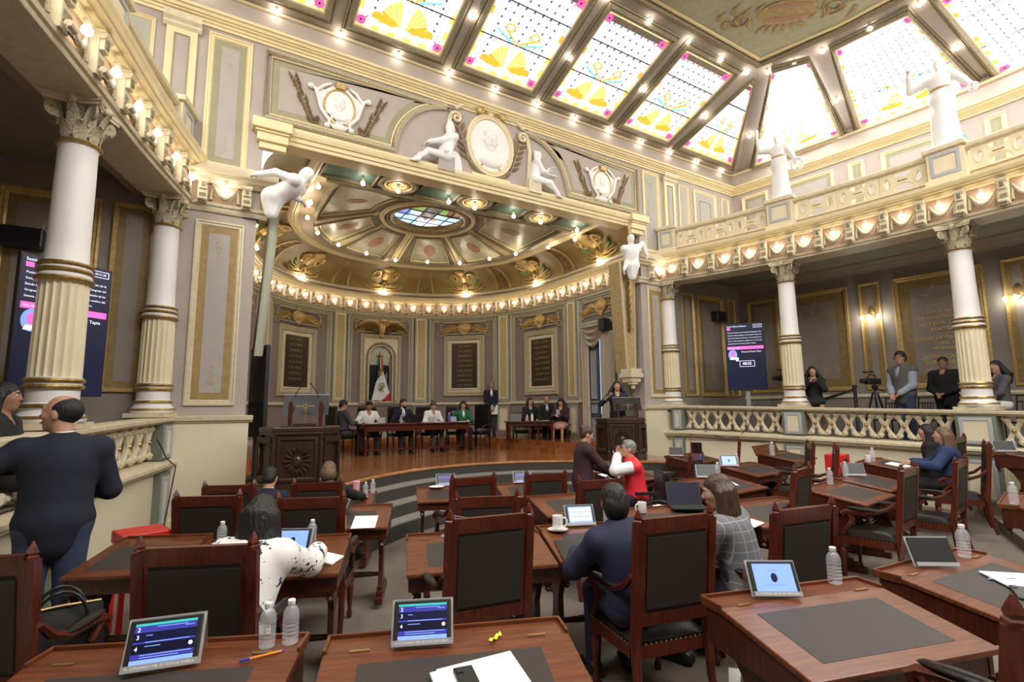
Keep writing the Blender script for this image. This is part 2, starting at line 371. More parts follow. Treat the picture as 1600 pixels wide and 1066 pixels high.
# ================================================================ WALL CURVES
CX = 5.03
WF = Wall([(-6, 9), (16, 9)]); WF.o = 6.0                       # s = X on the proscenium wall
_Y = np.linspace(9, -2.6, 60)
GR = Wall(np.stack([11.06 - .034 * (_Y - 3.2) ** 2, _Y], 1))    # right gallery front, s grows away from the stage
GL = Wall(smoothpts([(-1.15, -2.6), (-1.66, 1), (-1.70, 2.5), (-1.52, 4), (-1.28, 5.02), (-1.0, 6.07), (-.65, 7.44), (-.17, 9.0)], 70))
BR = Wall(smoothpts([(13.2, 9), (13.58, 6.5), (13.88, 3.2), (13.58, -.1), (13.2, -2.6)], 40))
BL = Wall(smoothpts([(-3.1, -2.6), (-3.5, -.1), (-3.8, 3.2), (-3.5, 6.5), (-3.1, 9)], 40))
WB = Wall([(14, -2.6), (-4, -2.6)])
_ap = [(CX - 4.32, 9.03)]
for _i in range(161):
    _t = PI - PI * _i / 160; _c, _s = math.cos(_t), math.sin(_t)
    _ap.append((CX + 4.32 * math.copysign(abs(_c) ** (2 / 2.3), _c), 11.6 + 5.2 * abs(_s) ** (2 / 2.3)))
_ap.append((CX + 4.32, 9.03))
AP = Wall(_ap); AP.o = AP.L / 2                                  # s = 0 behind the president's chair
def sup(a, b, n=120, cy=11.6, ext=9.0):                          # apse-shaped outline, inset
    p = [(CX - a, ext)]
    for i in range(n + 1):
        t = PI - PI * i / n; c, s = math.cos(t), math.sin(t)
        p.append((CX + a * math.copysign(abs(c) ** (2 / 2.3), c), cy + b * abs(s) ** (2 / 2.3)))
    return p + [(CX + a, ext)]
def sY(Wl, Y): return float(np.interp(Y, Wl.p[::-1, 1] if Wl.p[0, 1] > Wl.p[-1, 1] else Wl.p[:, 1], Wl.s[::-1] if Wl.p[0, 1] > Wl.p[-1, 1] else Wl.s))
def wallstrip(name, Wl, s0, s1, z0, z1, m, n=30, h=0, th=.2, parent=None):
    return MB(Wl.P).sweep(s0, s1, n, [(z0, h), (z1, h), (z1, h - th), (z0, h - th)], close=True).build(name, m, parent)
# ================================================================ FLOORS
def floorz(x, y):      # the chamber floor steps gently down toward the stage
    R_ = math.hypot(x - 5, y - 10.5); k = min(max((6.5 - x) / 2, .5), 1)
    return float(np.interp(R_, [4.8, 5.6, 6.6, 7.6], [-.18, -.15, -.08, 0])) * k
def _fl(a, b): x, y = -5 + 20 * a, -3.2 + 15.2 * b; return (x, y, floorz(x, y))
fl = MB().grid(_fl, 80, 60).build('floor', 'carpet', smooth=60); struct(fl)
MB().prism([(5.0, .55), (9.0, 2.5), (10.64, 3.3), (11.3, 3.6), (11.3, -2.6), (5.0, -2.6)], -.02, .14).build('floor_tier', 'carpet', fl, smooth=0)
MB().prism([(5.3, .35), (9.1, 2.2), (10.7, 2.98), (11.3, 3.3), (11.3, -2.6), (5.3, -2.6)], .14, .27).build('floor_tier', 'carpet', fl, smooth=0)
def stage_edge(off, n=48):
    pts = []
    for i in range(n + 1):
        dx = -4.25 + 8.5 * i / n; pts.append((CX + dx, 9.75 - .17 * dx * dx - off))
    return pts
def stage_slab(name, off, z0, z1, m, riser=None):
    e = stage_edge(off); poly = e + [(CX + 4.25, 17), (CX - 4.25, 17)]
    return MB().prism(poly, z0, z1).build(name, m, fl, smooth=0)
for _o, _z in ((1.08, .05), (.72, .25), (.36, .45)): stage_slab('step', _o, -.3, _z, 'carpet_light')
for _o, _z0, _z1 in ((1.08, -.25, .03), (.72, .05, .23), (.36, .25, .43), (0, .45, .60)):
    mb = MB(); e = stage_edge(_o + .012); vs = [(x, y, z) for x, y in e for z in (_z0 + .002, _z1)]
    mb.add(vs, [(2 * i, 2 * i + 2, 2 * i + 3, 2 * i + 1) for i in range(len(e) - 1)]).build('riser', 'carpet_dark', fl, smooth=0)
stg = MB().prism(stage_edge(0) + [(CX + 4.3, 16.9), (CX - 4.3, 16.9)], .45, .65).build('floor_stage', 'wood_planks', smooth=0); struct(stg)
mb = MB(); e = stage_edge(0); mb.tube([(x, y - .01, .625) for x, y in e], .028, 6).build('stage_nosing', 'nosing', stg)
# dais against the apse wall: two shallow steps
for r, z0, z1 in ((1.55, .65, .775), (1.2, .775, .90)):
    o = sup(4.3 - r, 5.2 - r, 60, ext=10.6)
    MB().prism(sup(4.3, 5.2, 60, ext=10.6)[::-1] + o, z0, z1).build('dais_step', 'wood_planks', stg, smooth=0)
# ================================================================ FRONT WALL
wf = MB(WF.P).prism([(-3.4, 0), (.756, 0), (.756, 6.19), (9.30, 6.19), (9.30, 0), (13.4, 0), (13.4, 8.6), (-3.4, 8.6)], -.28, 0).build('wall_front', 'mauve', smooth=0); struct(wf)
def crown(z, d, k=1.0):     # stepped crown profile rising to z+.. and projecting d
    return [(z, 0), (z, .02 * k), (z + .05 * k, .03 * k), (z + .06 * k, d * .35), (z + .10 * k, d * .5), (z + .115 * k, d * .8), (z + .16 * k, d * .92), (z + .175 * k, d), (z + .20 * k, d), (z + .20 * k, 0)]
def trim(name, Wl, s0, s1, n, prof, m, parent=None):
    return MB(Wl.P).sweep(s0, s1, n, prof).build(name, m, parent)
# painted and moulded wall panel: outer frame, border, inner field, ornaments
def wall_panel(Wl, parent, u0, u1, z0, z1, fm='yellow_cream', bm='olive', im='paint_panel', orn=None, w=.07, border=.10, n=1, double=True, hh=.035):
    MB(Wl.P).frame(u0, u1, z0, z1, [(0, .0), (0, hh), (w * .3, hh * 1.25), (w * .45, hh * .7), (w * .75, hh * .8), (w, .004)], n=n).build('panel_frame', fm, parent)
    mb = MB(Wl.P); mb.rect(u0 + w, u1 - w, z0 + w, z1 - w, .006, 0, n)
    b = w + border
    if border: mb.rect(u0 + b, u1 - b, z0 + b, z1 - b, .010, 1, n)
    mb.build('panel_field', [bm, im], parent, smooth=0)
    if orn:
        mb = MB(Wl.P); uc = (u0 + u1) / 2; ww = (u1 - u0) - 2 * b
        for zc, sg in ((z1 - b - ww * .25, -1), (z0 + b + ww * .25, 1)): grotesque(mb, uc, zc, ww * .42, sg, .012)
        mb.build('painted_ornament', orn, parent, smooth=0)
def grotesque(mb, u, z, w, sg, h):     # stem of paired scrolls and leaves
    for k in range(4):
        zz = z + sg * w * (.1 + .75 * k); q = w * (1 - .18 * k)
        for sd in (-1, 1):
            a = PI / 2 - sd * 1.0 if sg > 0 else -PI / 2 + sd * 1.0
            mb.leaf(u, zz, a, q * .95, q * .34, h, curl=sd * sg * .9)
            mb.leaf(u + sd * q * .25, zz, a - sd * sg * .5, q * .5, q * .2, h, curl=-sd * sg * .8)
        mb.leaf(u, zz, PI / 2 * sg, q * .7, q * .22, h)
# lower piers (cream dado, cap rail)
for nm, u0, u1 in (('left', -.42, .80), ('right', 9.26, 10.30)):
    zc = 1.69 if nm == 'left' else 1.80
    MB(WF.P).prism([(u0, 0), (u1, 0), (u1, zc - .09), (u0, zc - .09)], 0, .05).build('pier_dado', 'cream_wall', wf, smooth=0)
    trim('pier_rail', WF, u0 - .03, u1 + .05, 1, [(zc - .11, .04), (zc - .10, .075), (zc - .08, .08), (zc - .07, .11), (zc - .01, .12), (zc, .10), (zc, -.05)], 'ivory', wf)
    MB(WF.P).box(((u0 + u1) / 2, .12, .06), (u1 - u0, .24, .05)).build('pier_plinth', 'cream_wall', wf, smooth=0)
wall_panel(WF, wf, -.07, .59, 1.84, 4.66, 'ivory', 'ochre', 'paint_panel', 'ochre_paint', w=.085, border=.10)
wall_panel(WF, wf, 9.49, 10.09, 2.0, 4.73, 'ivory', 'ochre', 'paint_panel', 'ochre_paint', w=.085, border=.10)
wall_panel(WF, wf, -.07, .56, 5.53, 7.78, 'yellow_cream', 'olive', 'paint_panel', 'pale_green', w=.085, border=.10)
wall_panel(WF, wf, 9.49, 10.09, 5.63, 7.78, 'yellow_cream', 'sage', 'paint_panel', 'pale_green', w=.085, border=.10)
for u0, u1 in ((-.63, -.22), (10.26, 10.66)):      # narrow cream pilasters over the galleries
    mb = MB(WF.P); mb.box(((u0 + u1) / 2, 6.78, .03), (u1 - u0, 2.0, .06)); mb.build('pilaster', 'yellow_cream', wf, smooth=0)
    mb = MB(WF.P); mb.sweep(u0 - .05, u1 + .05, 1, [(7.64, .06), (7.68, .10), (7.72, .10), (7.76, .15), (7.82, .16), (7.86, .16)]); mb.build('pilaster_cap', 'ivory', wf)
    MB(WF.P).frame(u0 + .10, u1 - .10, 5.95, 7.55, [(0, .06), (.0, .075), (.02, .075), (.02, .062)]).build('panel_frame', 'olive', wf); MB(WF.P).rect(u0 + .12, u1 - .12, 5.97, 7.53, .063).build('panel_field', 'mauve', wf, smooth=0)
for us in ((10.83, 11.24, .06), (11.44, 12.40, .09), (12.63, 12.98, .06)):
    for mir in (0, 1):
        u0, u1 = (us[0], us[1]) if not mir else (10.06 - us[1], 10.06 - us[0])
        wall_panel(WF, wf, u0, u1, 5.95, 7.70, 'yellow_cream', 'sage', 'paint_panel', None, w=us[2], border=.08)
        if u1 - u0 > .8: MB(WF.P).frame(u0 + .25, u1 - .25, 6.1, 7.42, [(0, .012), (0, .02), (.012, .02), (.012, .012)]).build('panel_line', 'olive', wf)
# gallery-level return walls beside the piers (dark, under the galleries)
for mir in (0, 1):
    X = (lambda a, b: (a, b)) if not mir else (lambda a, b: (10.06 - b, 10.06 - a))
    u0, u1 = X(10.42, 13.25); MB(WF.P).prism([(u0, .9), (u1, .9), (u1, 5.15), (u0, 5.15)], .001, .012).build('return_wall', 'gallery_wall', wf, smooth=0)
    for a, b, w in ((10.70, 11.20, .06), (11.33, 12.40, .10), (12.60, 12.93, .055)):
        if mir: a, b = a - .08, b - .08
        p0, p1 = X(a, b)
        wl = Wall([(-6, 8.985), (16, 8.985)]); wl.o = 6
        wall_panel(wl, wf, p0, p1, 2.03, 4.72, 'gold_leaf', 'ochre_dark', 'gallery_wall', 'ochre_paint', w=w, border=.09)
# proscenium beam
trim('beam_moulding', WF, .78, 9.28, 1, [(6.17, -.3), (6.17, .05), (6.20, .06), (6.23, .06), (6.235, .09), (6.30, .10), (6.305, .13), (6.36, .16), (6.40, .17), (6.43, .17), (6.43, 0)], 'yellow_cream', wf)
for u0, u1 in ((.60, 1.20), (8.88, 9.46)):
    o = MB(WF.P); L = u0 > 5
    for z0, z1, h, e in ((6.28, 6.45, .24, .0), (6.24, 6.28, .20, .05), (6.10, 6.24, .17, .08), (5.99, 6.10, .12, .12)):
        o.prism([(u0 + (e if not L else e * .6), z0), (u1 - (e * .6 if not L else e), z0), (u1 - (e * .6 if not L else e), z1), (u0 + (e if not L else e * .6), z1)], 0, h)
    bevel(o.build('impost', 'yellow_cream', wf, smooth=0), .015, 2)
# pier entablature: frieze, cornice shelf returning into the opening
def pier_entab(u0, u1, ext):
    lo, hi = (u0, u1 + ext) if u0 < 5 else (u0 - ext, u1)
    trim('pier_cornice', WF, lo, hi, 1, [(5.25, -.2), (5.25, .10), (5.30, .14), (5.31, .19), (5.36, .22), (5.37, .27), (5.44, .31), (5.49, .32), (5.49, -.2)], 'cream', wf)
    trim('pier_string', WF, lo + (0 if u0 < 5 else ext * .55), hi - (ext * .55 if u0 < 5 else 0), 1, [(4.80, -.2), (4.80, .03), (4.84, .06), (4.87, .06), (4.89, .09), (4.93, .10), (4.94, -.2)], 'ivory', wf)
    MB(WF.P).prism([(u0, 4.93), (u1 - .04, 4.93), (u1 - .04, 5.26), (u0, 5.26)], 0, .03).build('frieze_field', 'frieze_brown', wf, smooth=0)
pier_entab(-.2, .80, .22); pier_entab(9.28, 10.28, .22)
# ---- bracket, swag and bulb templates (shared meshes)
def bracket_mesh():
    mb = MB()
    mb.box((0, -.05, .215), (.13, .10, .43), m=0)
    mb.box((0, -.115, .335), (.10, .05, .16), m=0); mb.tube([(-.07, -.12, .40), (.07, -.12, .40)], .045, 8, 0); mb.tube([(-.055, -.15, .05), (.055, -.15, .05)], .032, 8, 0)
    mb.box((0, -.105, .13), (.09, .012, .10), m=1); mb.box((0, -.145, .335), (.05, .02, .09), m=1); mb.box((0, -.07, .43), (.16, .16, .025), m=0)
    for i in range(4): mb.tube([(-.05 + .033 * i, -.13, .03), (-.045 + .03 * i, -.15, -.03)], .014, 5, 1)
    return mb
def swag_mesh(w=.34):
    mb = MB()
    pts = [(-w / 2 + w * t, -.03 - .03 * math.sin(PI * t), .30 - .21 * math.sin(PI * t)) for t in [i / 10 for i in range(11)]]
    mb.tube(pts, [.012 + .022 * math.sin(PI * i / 10) for i in range(11)], 6)
    for s in (-1, 1): mb.tube([(s * w / 2, -.02, .31), (s * (w / 2 + .012), -.03, .16), (s * (w / 2 + .018), -.03, .05)], [.012, .02, .026], 6)
    return mb
def bulb_mesh(r=.042):
    mb = MB(); mb.ell((0, 0, 0), r, 10, 7, 0); mb.lathe([(r * .55, 0), (r * .7, r * 1.1), (r * .75, r * 1.7)], 8, (0, 0, r * .6), 1); return mb
_br = bracket_mesh().build('bracket', ['ivory', 'carve']); _sw = swag_mesh().build('swag', 'carve_light'); _bu = bulb_mesh().build('light_bulb', ['bulb', 'ivory'])
_bs = bulb_mesh().build('stage_bulb', ['bulb_stage', 'ivory']); _tmp = [_br, _sw, _bu, _bs]
def inst(src, parent, loc, rz, name=None, scale=None):
    o = bpy.data.objects.new(name or src.name.split('.')[0], src.data); COL.objects.link(o); o.location = loc; o.rotation_euler = (0, 0, rz)
    if parent: o.parent = parent
    if scale: o.scale = scale
    return o
def bulb(loc, label, group, sc=1.0, src=None):
    o = inst(src or _bu, None, loc, 0, 'light_bulb', (sc,) * 3); tag(o, label, 'light bulb', group); return o
for u, lab in ((.29, 'bare bulb on the frieze of the pier beside the left gallery'), (9.86, 'bare bulb on the frieze of the pier beside the right gallery')):
    for du in (-.30, .30): inst(_br, wf, *WF.frm(u + du, 4.90, .03), scale=(1, 1, .82))
    inst(_sw, wf, *WF.frm(u, 4.93, .03)); o = bulb(WF.P(u, 5.17, .12), lab, None, 1.15)
# ================================================================ GALLERIES
def gallery(side, Wl, Bk, lamps, drift, glabel, cols):
    root = MB(Wl.P).sweep(0, Wl.L, 50, [(4.93, 0), (5.38, 0), (5.38, -.15), (4.93, -.15)], close=True).build('wall_gallery_' + side, 'frieze_brown'); struct(root)
    t = lambda nm, pr, m, a=0, b=None, n=50: MB(Wl.P).sweep(a, Wl.L if b is None else b, n, pr).build(nm, m, root)
    t('frieze_string', [(4.85, -.5), (4.85, .015), (4.87, .03), (4.89, .03), (4.90, .06), (4.94, .075), (4.95, .0)], 'ivory')
    t('cornice', [(5.36, 0), (5.36, .06), (5.40, .08), (5.405, .13), (5.43, .14), (5.435, .20), (5.46, .21), (5.465, .26), (5.50, .28), (5.53, .28), (5.55, .0)], 'yellow_cream')
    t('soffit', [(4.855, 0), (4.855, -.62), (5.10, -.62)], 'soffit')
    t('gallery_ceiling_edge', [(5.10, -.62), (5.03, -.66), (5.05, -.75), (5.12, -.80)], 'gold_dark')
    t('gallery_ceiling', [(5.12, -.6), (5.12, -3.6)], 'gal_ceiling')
    MB(Bk.P).sweep(0, Bk.L, 30, [(4.92, 0), (4.92, .05), (4.98, .08), (5.0, .16), (5.06, .2), (5.11, .3)]).build('ceiling_cove', 'soffit', root)
    t('gallery_floor', [(1.0, -.02), (1.0, -3.6)], 'carpet'); t('upper_floor', [(5.50, 0), (5.50, -3.6)], 'mauve')
    for i, s in enumerate(lamps):
        inst(_sw, root, *Wl.frm(s, 4.95, .005)); bulb(Wl.P(s, 5.19, .11), *glabel, sc=1.15)
        if i: inst(_br, root, *Wl.frm((s + lamps[i - 1]) / 2, 4.94, .0))
    # upper parapet
    t('parapet_base', [(5.52, -.10), (5.70, -.08), (5.70, -.04), (5.73, -.04), (5.74, -.10), (5.74, -.22)], 'cream')
    t('parapet_rail', [(6.13, -.06), (6.15, -.03), (6.20, -.02), (6.235, -.04), (6.25, -.08), (6.25, -.18), (6.13, -.20), (6.13, -.06)], 'ivory')
    return root
_lampR = [.40, 1.05, 1.68, 2.25, 2.84, 3.37, 3.93, 4.50, 5.09, 5.66, 6.23, 6.78, 7.36, 7.93, 8.5, 9.1, 9.7, 10.3]
gr = gallery('right', GR, BR, _lampR, None, ('bare round bulb on the frieze of the right gallery', 'bulbs along the right gallery frieze'), None)
_lampL = [sY(GL, y) for y in (.2, .9, 1.5, 2.1, 2.7, 3.3, 3.9, 4.5, 5.1, 5.72, 6.32, 6.93, 7.5, 8.12, 8.72)]
gl = gallery('left', GL, BL, _lampL, None, ('bare round bulb on the frieze of the left gallery', 'bulbs along the left gallery frieze'), None)
# upper parapet openwork plates + pedestals
def plate_poly(w, h):
    def el(cx, cy, rx, ry, a0=0, a1=2 * PI, n=14): return [(cx + rx * math.cos(a0 + (a1 - a0) * i / n), cy + ry * math.sin(a0 + (a1 - a0) * i / n)) for i in range(n + (0 if a1 - a0 > 6.2 else 1))]
    out = [(-w / 2, 0), (w / 2, 0), (w / 2, h), (-w / 2, h)]
    holes = [el(0, .02, .15, .13, 0, PI), el(0, h - .02, .15, .12, PI, 2 * PI), el(-.25, h * .5, .045, .085), el(.25, h * .5, .045, .085)]
    return out, holes
def upper_parapet(Wl, root, spans, peds):
    for a, b, n in spans:
        w = (b - a) / n
        for i in range(n):
            s = a + w * (i + .5); mb = MB(); mb.holed(*plate_poly(w, .40), -.03, .03, 0)
            for k in (-1, 0, 1): mb.ell((k * .05, .205, .03), (.035, .012, .015), 6, 4, 1)
            for q in (-1, 1):
                mb.tube([(q * .25 + .065 * math.cos(t), .2 + .115 * math.sin(t), .03) for t in [j * PI / 6 for j in range(12)]], .012, 4, 0, closed=True)
            mb.tube([(.175 * math.cos(t), .02 + .155 * math.sin(t), .03) for t in [j * PI / 10 for j in range(11)]], .012, 4, 0)
            o = mb.build('openwork_panel', ['cream', 'gold'], root, smooth=0); o.matrix_local = Wl.mtx(s, 5.735, -.12)
    for a, b in peds:
        m = (a + b) / 2; w = b - a; mb = MB(lambda u, z, h: Wl.P(m + u, z, h))
        mb.prism([(-w / 2, 5.70), (w / 2, 5.70), (w / 2, 6.20), (-w / 2, 6.20)], -.42, .02)
        mb.prism([(-w / 2 - .04, 5.52), (w / 2 + .04, 5.52), (w / 2 + .04, 5.70), (-w / 2 - .04, 5.70)], -.42, .06)
        mb.build('pedestal', 'cream', root, smooth=0)
        mb = MB(lambda u, z, h: Wl.P(m + u, z, h)); mb.frame(-w / 2 + .05, w / 2 - .05, 5.75, 6.16, [(0, .02), (0, .035), (.02, .04), (.05, .04), (.06, .024)]); mb.build('pedestal_frame', 'blue_grey', root)
        mb = MB(lambda u, z, h: Wl.P(m + u, z, h)); mb.prism([(-w / 2 - .05, 6.20), (w / 2 + .05, 6.20), (w / 2 + .05, 6.29), (-w / 2 - .05, 6.29)], -.46, .07); bevel(mb.build('pedestal_cap', 'ivory', root, smooth=0), .02)
upper_parapet(GR, gr, [(.52, 2.60, 3), (3.24, 5.48, 3), (6.10, 8.3, 3)], [(.06, .48), (2.65, 3.18), (5.52, 6.05), (8.4, 8.9)])
_pl = [sY(GL, y) for y in (8.9, 8.45, 6.72, 6.18, 4.0, 3.46)]
upper_parapet(GL, gl, [(_pl[2] + .03, _pl[1] - .03, 3), (_pl[4] + .03, _pl[3] - .03, 3)], [(_pl[1], _pl[0]), (_pl[3], _pl[2]), (_pl[5], _pl[4])])
# lower balustrades (scroll units with gilt bosses), ledge and dado wall
def scroll_unit():
    mb = MB()
    for sd in (-1, 1):
        pts = []
        for i in range(13):
            t = -1 + i / 6; pts.append((sd * (.020 + .118 * abs(t) ** 1.5), 0, .215 + .205 * t))
        mb.tube(pts, [.034 + .006 * (1 - abs(-1 + i / 6)) for i in range(13)], 6)
        for e in (-1, 1):
            mb.ell((sd * .080, -.008, .215 + e * .160), (.056, .038, .054), 8, 5); mb.ell((sd * .080, -.042, .215 + e * .160), (.026, .02, .026), 6, 4)
    return mb
_su = scroll_unit().build('scroll_baluster', 'ivory'); _bo = MB().ell((0, -.03, .215), (.036, .035, .036), 8, 5).build('gilt_boss', 'gold')
_tmp += [_su, _bo]
def balustrade(name, Wl, sg, spans, piers, zc0, dz, s_ref):
    zc = lambda s: zc0 - dz * abs(s - s_ref)
    f = lambda s, z, h: Wl.P(s, z + zc(s), h)
    L = Wl.L
    root = MB(f).sweep(0, L, 40, [(-2.3, -.20), (-2.3, -.05), (-.74, -.05), (-.74, -.20)]).build(name, 'cream_wall'); struct(root)
    MB(f).sweep(0, L, 40, [(-.09, -.06), (-.08, .0), (-.06, .01), (-.05, .045), (-.01, .05), (.0, .03), (.0, -.27), (-.09, -.28), (-.09, -.06)]).build('hand_rail', 'ivory', root)
    MB(f).sweep(0, L, 40, [(-.75, -.06), (-.74, .0), (-.72, .01), (-.71, .05), (-.67, .07), (-.66, .10), (-.62, .10), (-.60, .06), (-.585, -.02), (-.57, -.25)]).build('ledge', 'ivory', root)
    for a, b, n in spans:
        w = (b - a) / n
        for i in range(n):
            s = a + w * (i + .5)
            for src in (_su, _bo): inst(src, root, *Wl.frm(s, zc(s) - .545, -.11), scale=(w / .29, 1, 1.06))
    for a, b in piers:
        m = (a + b) / 2; w = (b - a); g = lambda u, z, h: Wl.P(m + u, z + zc(m), h)
        MB(g).prism([(-w / 2, -.575), (w / 2, -.575), (w / 2, -.09), (-w / 2, -.09)], -.25, .02).build('pier_block', 'green_grey', root, smooth=0)
        MB(g).prism([(-w / 2, -2.2), (w / 2, -2.2), (w / 2, -.75), (-w / 2, -.75)], -.25, .03).build('pier_block', 'green_grey', root, smooth=0)
        for z0, z1 in ((-.545, -.115), (-1.45, -.80)):
            MB(g).frame(-w / 2 + .05, w / 2 - .05, z0, z1, [(0, .02), (0, .045), (.02, .05), (.05, .05), (.06, .034)]).build('pier_frame', 'blue_grey', root); MB(g).rect(-w / 2 + .10, w / 2 - .10, z0 + .05, z1 - .05, .036).build('pier_panel', 'cream', root, smooth=0)
    return root
bar = balustrade('balustrade_right', GR, 1, [(.50, 2.62, 7), (3.10, 5.47, 8), (6.06, 8.4, 8)], [(.20, .48), (2.65, 3.08), (5.50, 6.03)], 1.80, .0265, .5)
_q = [sY(GL, y) for y in (8.95, 8.62, 6.72, 6.22, 3.9)]
bal = balustrade('balustrade_left', GL, 1, [(_q[2] + .02, _q[1] - .02, 7), (_q[4], _q[3] - .02, 8)], [(_q[1], _q[0]), (_q[3], _q[2])], 1.68, .034, sY(GL, 8.9))
# ---- columns
def acanthus(mb, a, r0, z0, h, w, out, m):
    c, s = math.cos(a), math.sin(a); vs = []
    for k, (t, ww, o) in enumerate(((0, .8, 0), (.35, 1.0, .10), (.7, .9, .35), (.92, .7, .8), (1.0, .35, 1.15), (.90, .15, 1.3))):
        for q in (-1, 0, 1):
            r = r0 + out * o + (.012 if q == 0 else 0); x, y = r, q * ww * w / 2
            vs.append((x * c - y * s, x * s + y * c, z0 + h * t))
    fs = [(3 * k + j, 3 * k + j + 1, 3 * k + j + 4, 3 * k + j + 3) for k in range(5) for j in range(2)]
    mb.add(vs, fs, m)
def make_column():
    root = link('column', None); root.empty_display_size = .1; struct(root)
    mb = MB(); mb.box((0, 0, .03), (.64, .56, .06)); mb.build('plinth', 'ivory', root, smooth=0)
    mb = MB(); mb.lathe([(.30, .06), (.315, .08), (.315, .10), (.27, .15), (.255, .17), (.27, .19), (.275, .21), (.235, .235), (.235, .36), (.25, .375), (.25, .41), (.235, .425), (.25, .44), (.25, .46)], 24); mb.build('column_base', 'white', root)
    mb = MB()
    for r, z in ((.308, .10), (.268, .205), (.262, .375), (.262, .43), (.262, 1.35), (.248, 1.43), (.245, 1.49), (.215, 2.66)):
        mb.lathe([(r - .03, -.022), (r + .002, -.018), (r + .014, 0), (r + .002, .018), (r - .03, .022)], 24, (0, 0, z), caps=False)
    mb.build('gilt_ring', 'gold', root)
    mb = MB(); mb.lathe([(.235, .46), (.238, .50), (.228, 1.30), (.228, 1.33)], 80, flute=lambda i, n, j: 1 - (.085 if i % 4 in (1, 2) else (.05 if i % 4 == 3 else 0)) * (1 if 0 < j < 3 else 1)); mb.build('fluted_shaft', 'cream', root, smooth=25)
    mb = MB(); mb.lathe([(.235, 1.33), (.25, 1.36), (.25, 1.39), (.232, 1.41), (.238, 1.46), (.22, 1.51), (.205, 1.54), (.198, 1.7), (.190, 2.4), (.186, 2.62), (.205, 2.65), (.205, 2.67), (.18, 2.68)], 28); mb.build('upper_shaft', 'white', root)
    mb = MB(); mb.lathe([(.175, 2.68), (.17, 2.80), (.18, 2.92), (.215, 3.02), (.22, 3.03)], 20, m=0)
    mb.build('capital_bell', 'carve', root, smooth=30)
    for k, (z, h, ou) in enumerate(((2.68, .17, .085), (2.72, .30, .10))):
        for i in range(8): mb = MB(); acanthus(mb, i * PI / 4 + .39 * (1 - k), .178, z, h, .135, ou, 0); mb.build('acanthus_leaf', 'carve_light', root, smooth=30)
    for i in range(4):
        a = i * PI / 2 + PI / 4; mb = MB(lambda x, y, z: (x * math.cos(a) - y * math.sin(a), x * math.sin(a) + y * math.cos(a), z))
        sp = []
        for k in range(22):
            t = k / 21 * 2.2 * 2 * PI; r = .062 * (1 - k / 24); sp.append((.285 + r * math.cos(PI * .5 + t), 0, 2.955 + r * math.sin(PI * .5 + t)))
        mb.tube([(.19, 0, 2.82), (.215, 0, 2.92), (.255, 0, 3.0)] + sp, .018, 5, flat=2.2); mb.build('volute', 'carve_light', root)
    mb = MB()
    ab = []
    for i in range(4):
        a = i * PI / 2
        for k in range(6):
            t = -1 + 2 * k / 6; d = .225 + .075 * t * t; x, y = d, t * .29
            ab.append((x * math.cos(a) - y * math.sin(a), x * math.sin(a) + y * math.cos(a)))
    mb.prism([(x * .94, y * .94) for x, y in ab], 3.02, 3.05); mb.prism(ab, 3.05, 3.09)
    for i in range(4): mb.ell((.25 * math.cos(i * PI / 2), .25 * math.sin(i * PI / 2), 3.05), (.05, .05, .04), 8, 5)
    mb.build('abacus', 'ivory', root, smooth=0)
    return root
col0 = make_column()
def place_col(Wl, s, z, first=[True]):
    loc, a = Wl.frm(s, z, -.20); o = col0 if first[0] else dup(col0); first[0] = False
    o.location = loc; o.rotation_euler = (0, 0, a); o.scale = (.86, .86, (4.86 - z) / 3.09)
for s in (.16, 2.86, 5.77, 8.6): place_col(GR, s, 1.80 - .0265 * abs(s - .5))
for y in (8.80, 6.46): s = sY(GL, y); place_col(GL, s, 1.68 - .034 * (8.9 - y))
# ================================================================ SIDE, BACK WALLS
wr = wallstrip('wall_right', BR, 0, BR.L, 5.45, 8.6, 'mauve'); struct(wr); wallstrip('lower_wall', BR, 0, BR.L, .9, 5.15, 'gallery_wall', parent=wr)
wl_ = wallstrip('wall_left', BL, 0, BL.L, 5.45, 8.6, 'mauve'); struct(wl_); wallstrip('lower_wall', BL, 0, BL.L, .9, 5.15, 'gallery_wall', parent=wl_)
wb = wallstrip('wall_back', WB, 0, WB.L, 0, 8.6, 'mauve', 1); struct(wb)
for a, b, w in ((.22, 1.05, .08), (1.22, 2.70, .10), (2.93, 3.38, .055), (3.62, 5.22, .11), (5.5, 5.95, .055), (6.15, 7.7, .1), (7.9, 8.4, .06), (8.6, 10.2, .1)):
    wall_panel(BR, wr, a, b, 2.12, 4.66, 'gold_leaf', 'ochre_dark', 'gallery_wall', 'ochre_paint' if b - a < .9 else None, w=w, border=.10 if b - a < .9 else .2, n=8)
    wall_panel(BR, wr, a + .05, b - .05, 5.95, 7.72, 'yellow_cream', 'olive', 'paint_panel', None, w=.09, border=.08, n=8)
    if b - a > 1:      # corner foliage inside the larger fields
        mb = MB(BR.P)
        for uu, zz, su_, sz in ((a + .35, 2.5, 1, 1), (b - .35, 2.5, -1, 1), (a + .35, 4.28, 1, -1), (b - .35, 4.28, -1, -1)):
            for k in range(5): mb.leaf(uu + su_ * .05 * k, zz + sz * .02 * k, math.atan2(sz, su_) + (k - 2) * .5, .3, .08, .012, curl=.6 * (-1) ** k)
        mb.build('painted_ornament', 'ochre_paint', wr, smooth=0)
MB(BR.P).sweep(0, BR.L, 20, [(1.95, .012), (1.95, .04), (1.99, .05), (2.03, .03), (2.03, 0)]).build('dado_rail', 'ivory', wr)
MB(BL.P).sweep(0, BL.L, 20, [(1.85, .012), (1.85, .04), (1.89, .05), (1.93, .03), (1.93, 0)]).build('dado_rail', 'ivory', wl_)
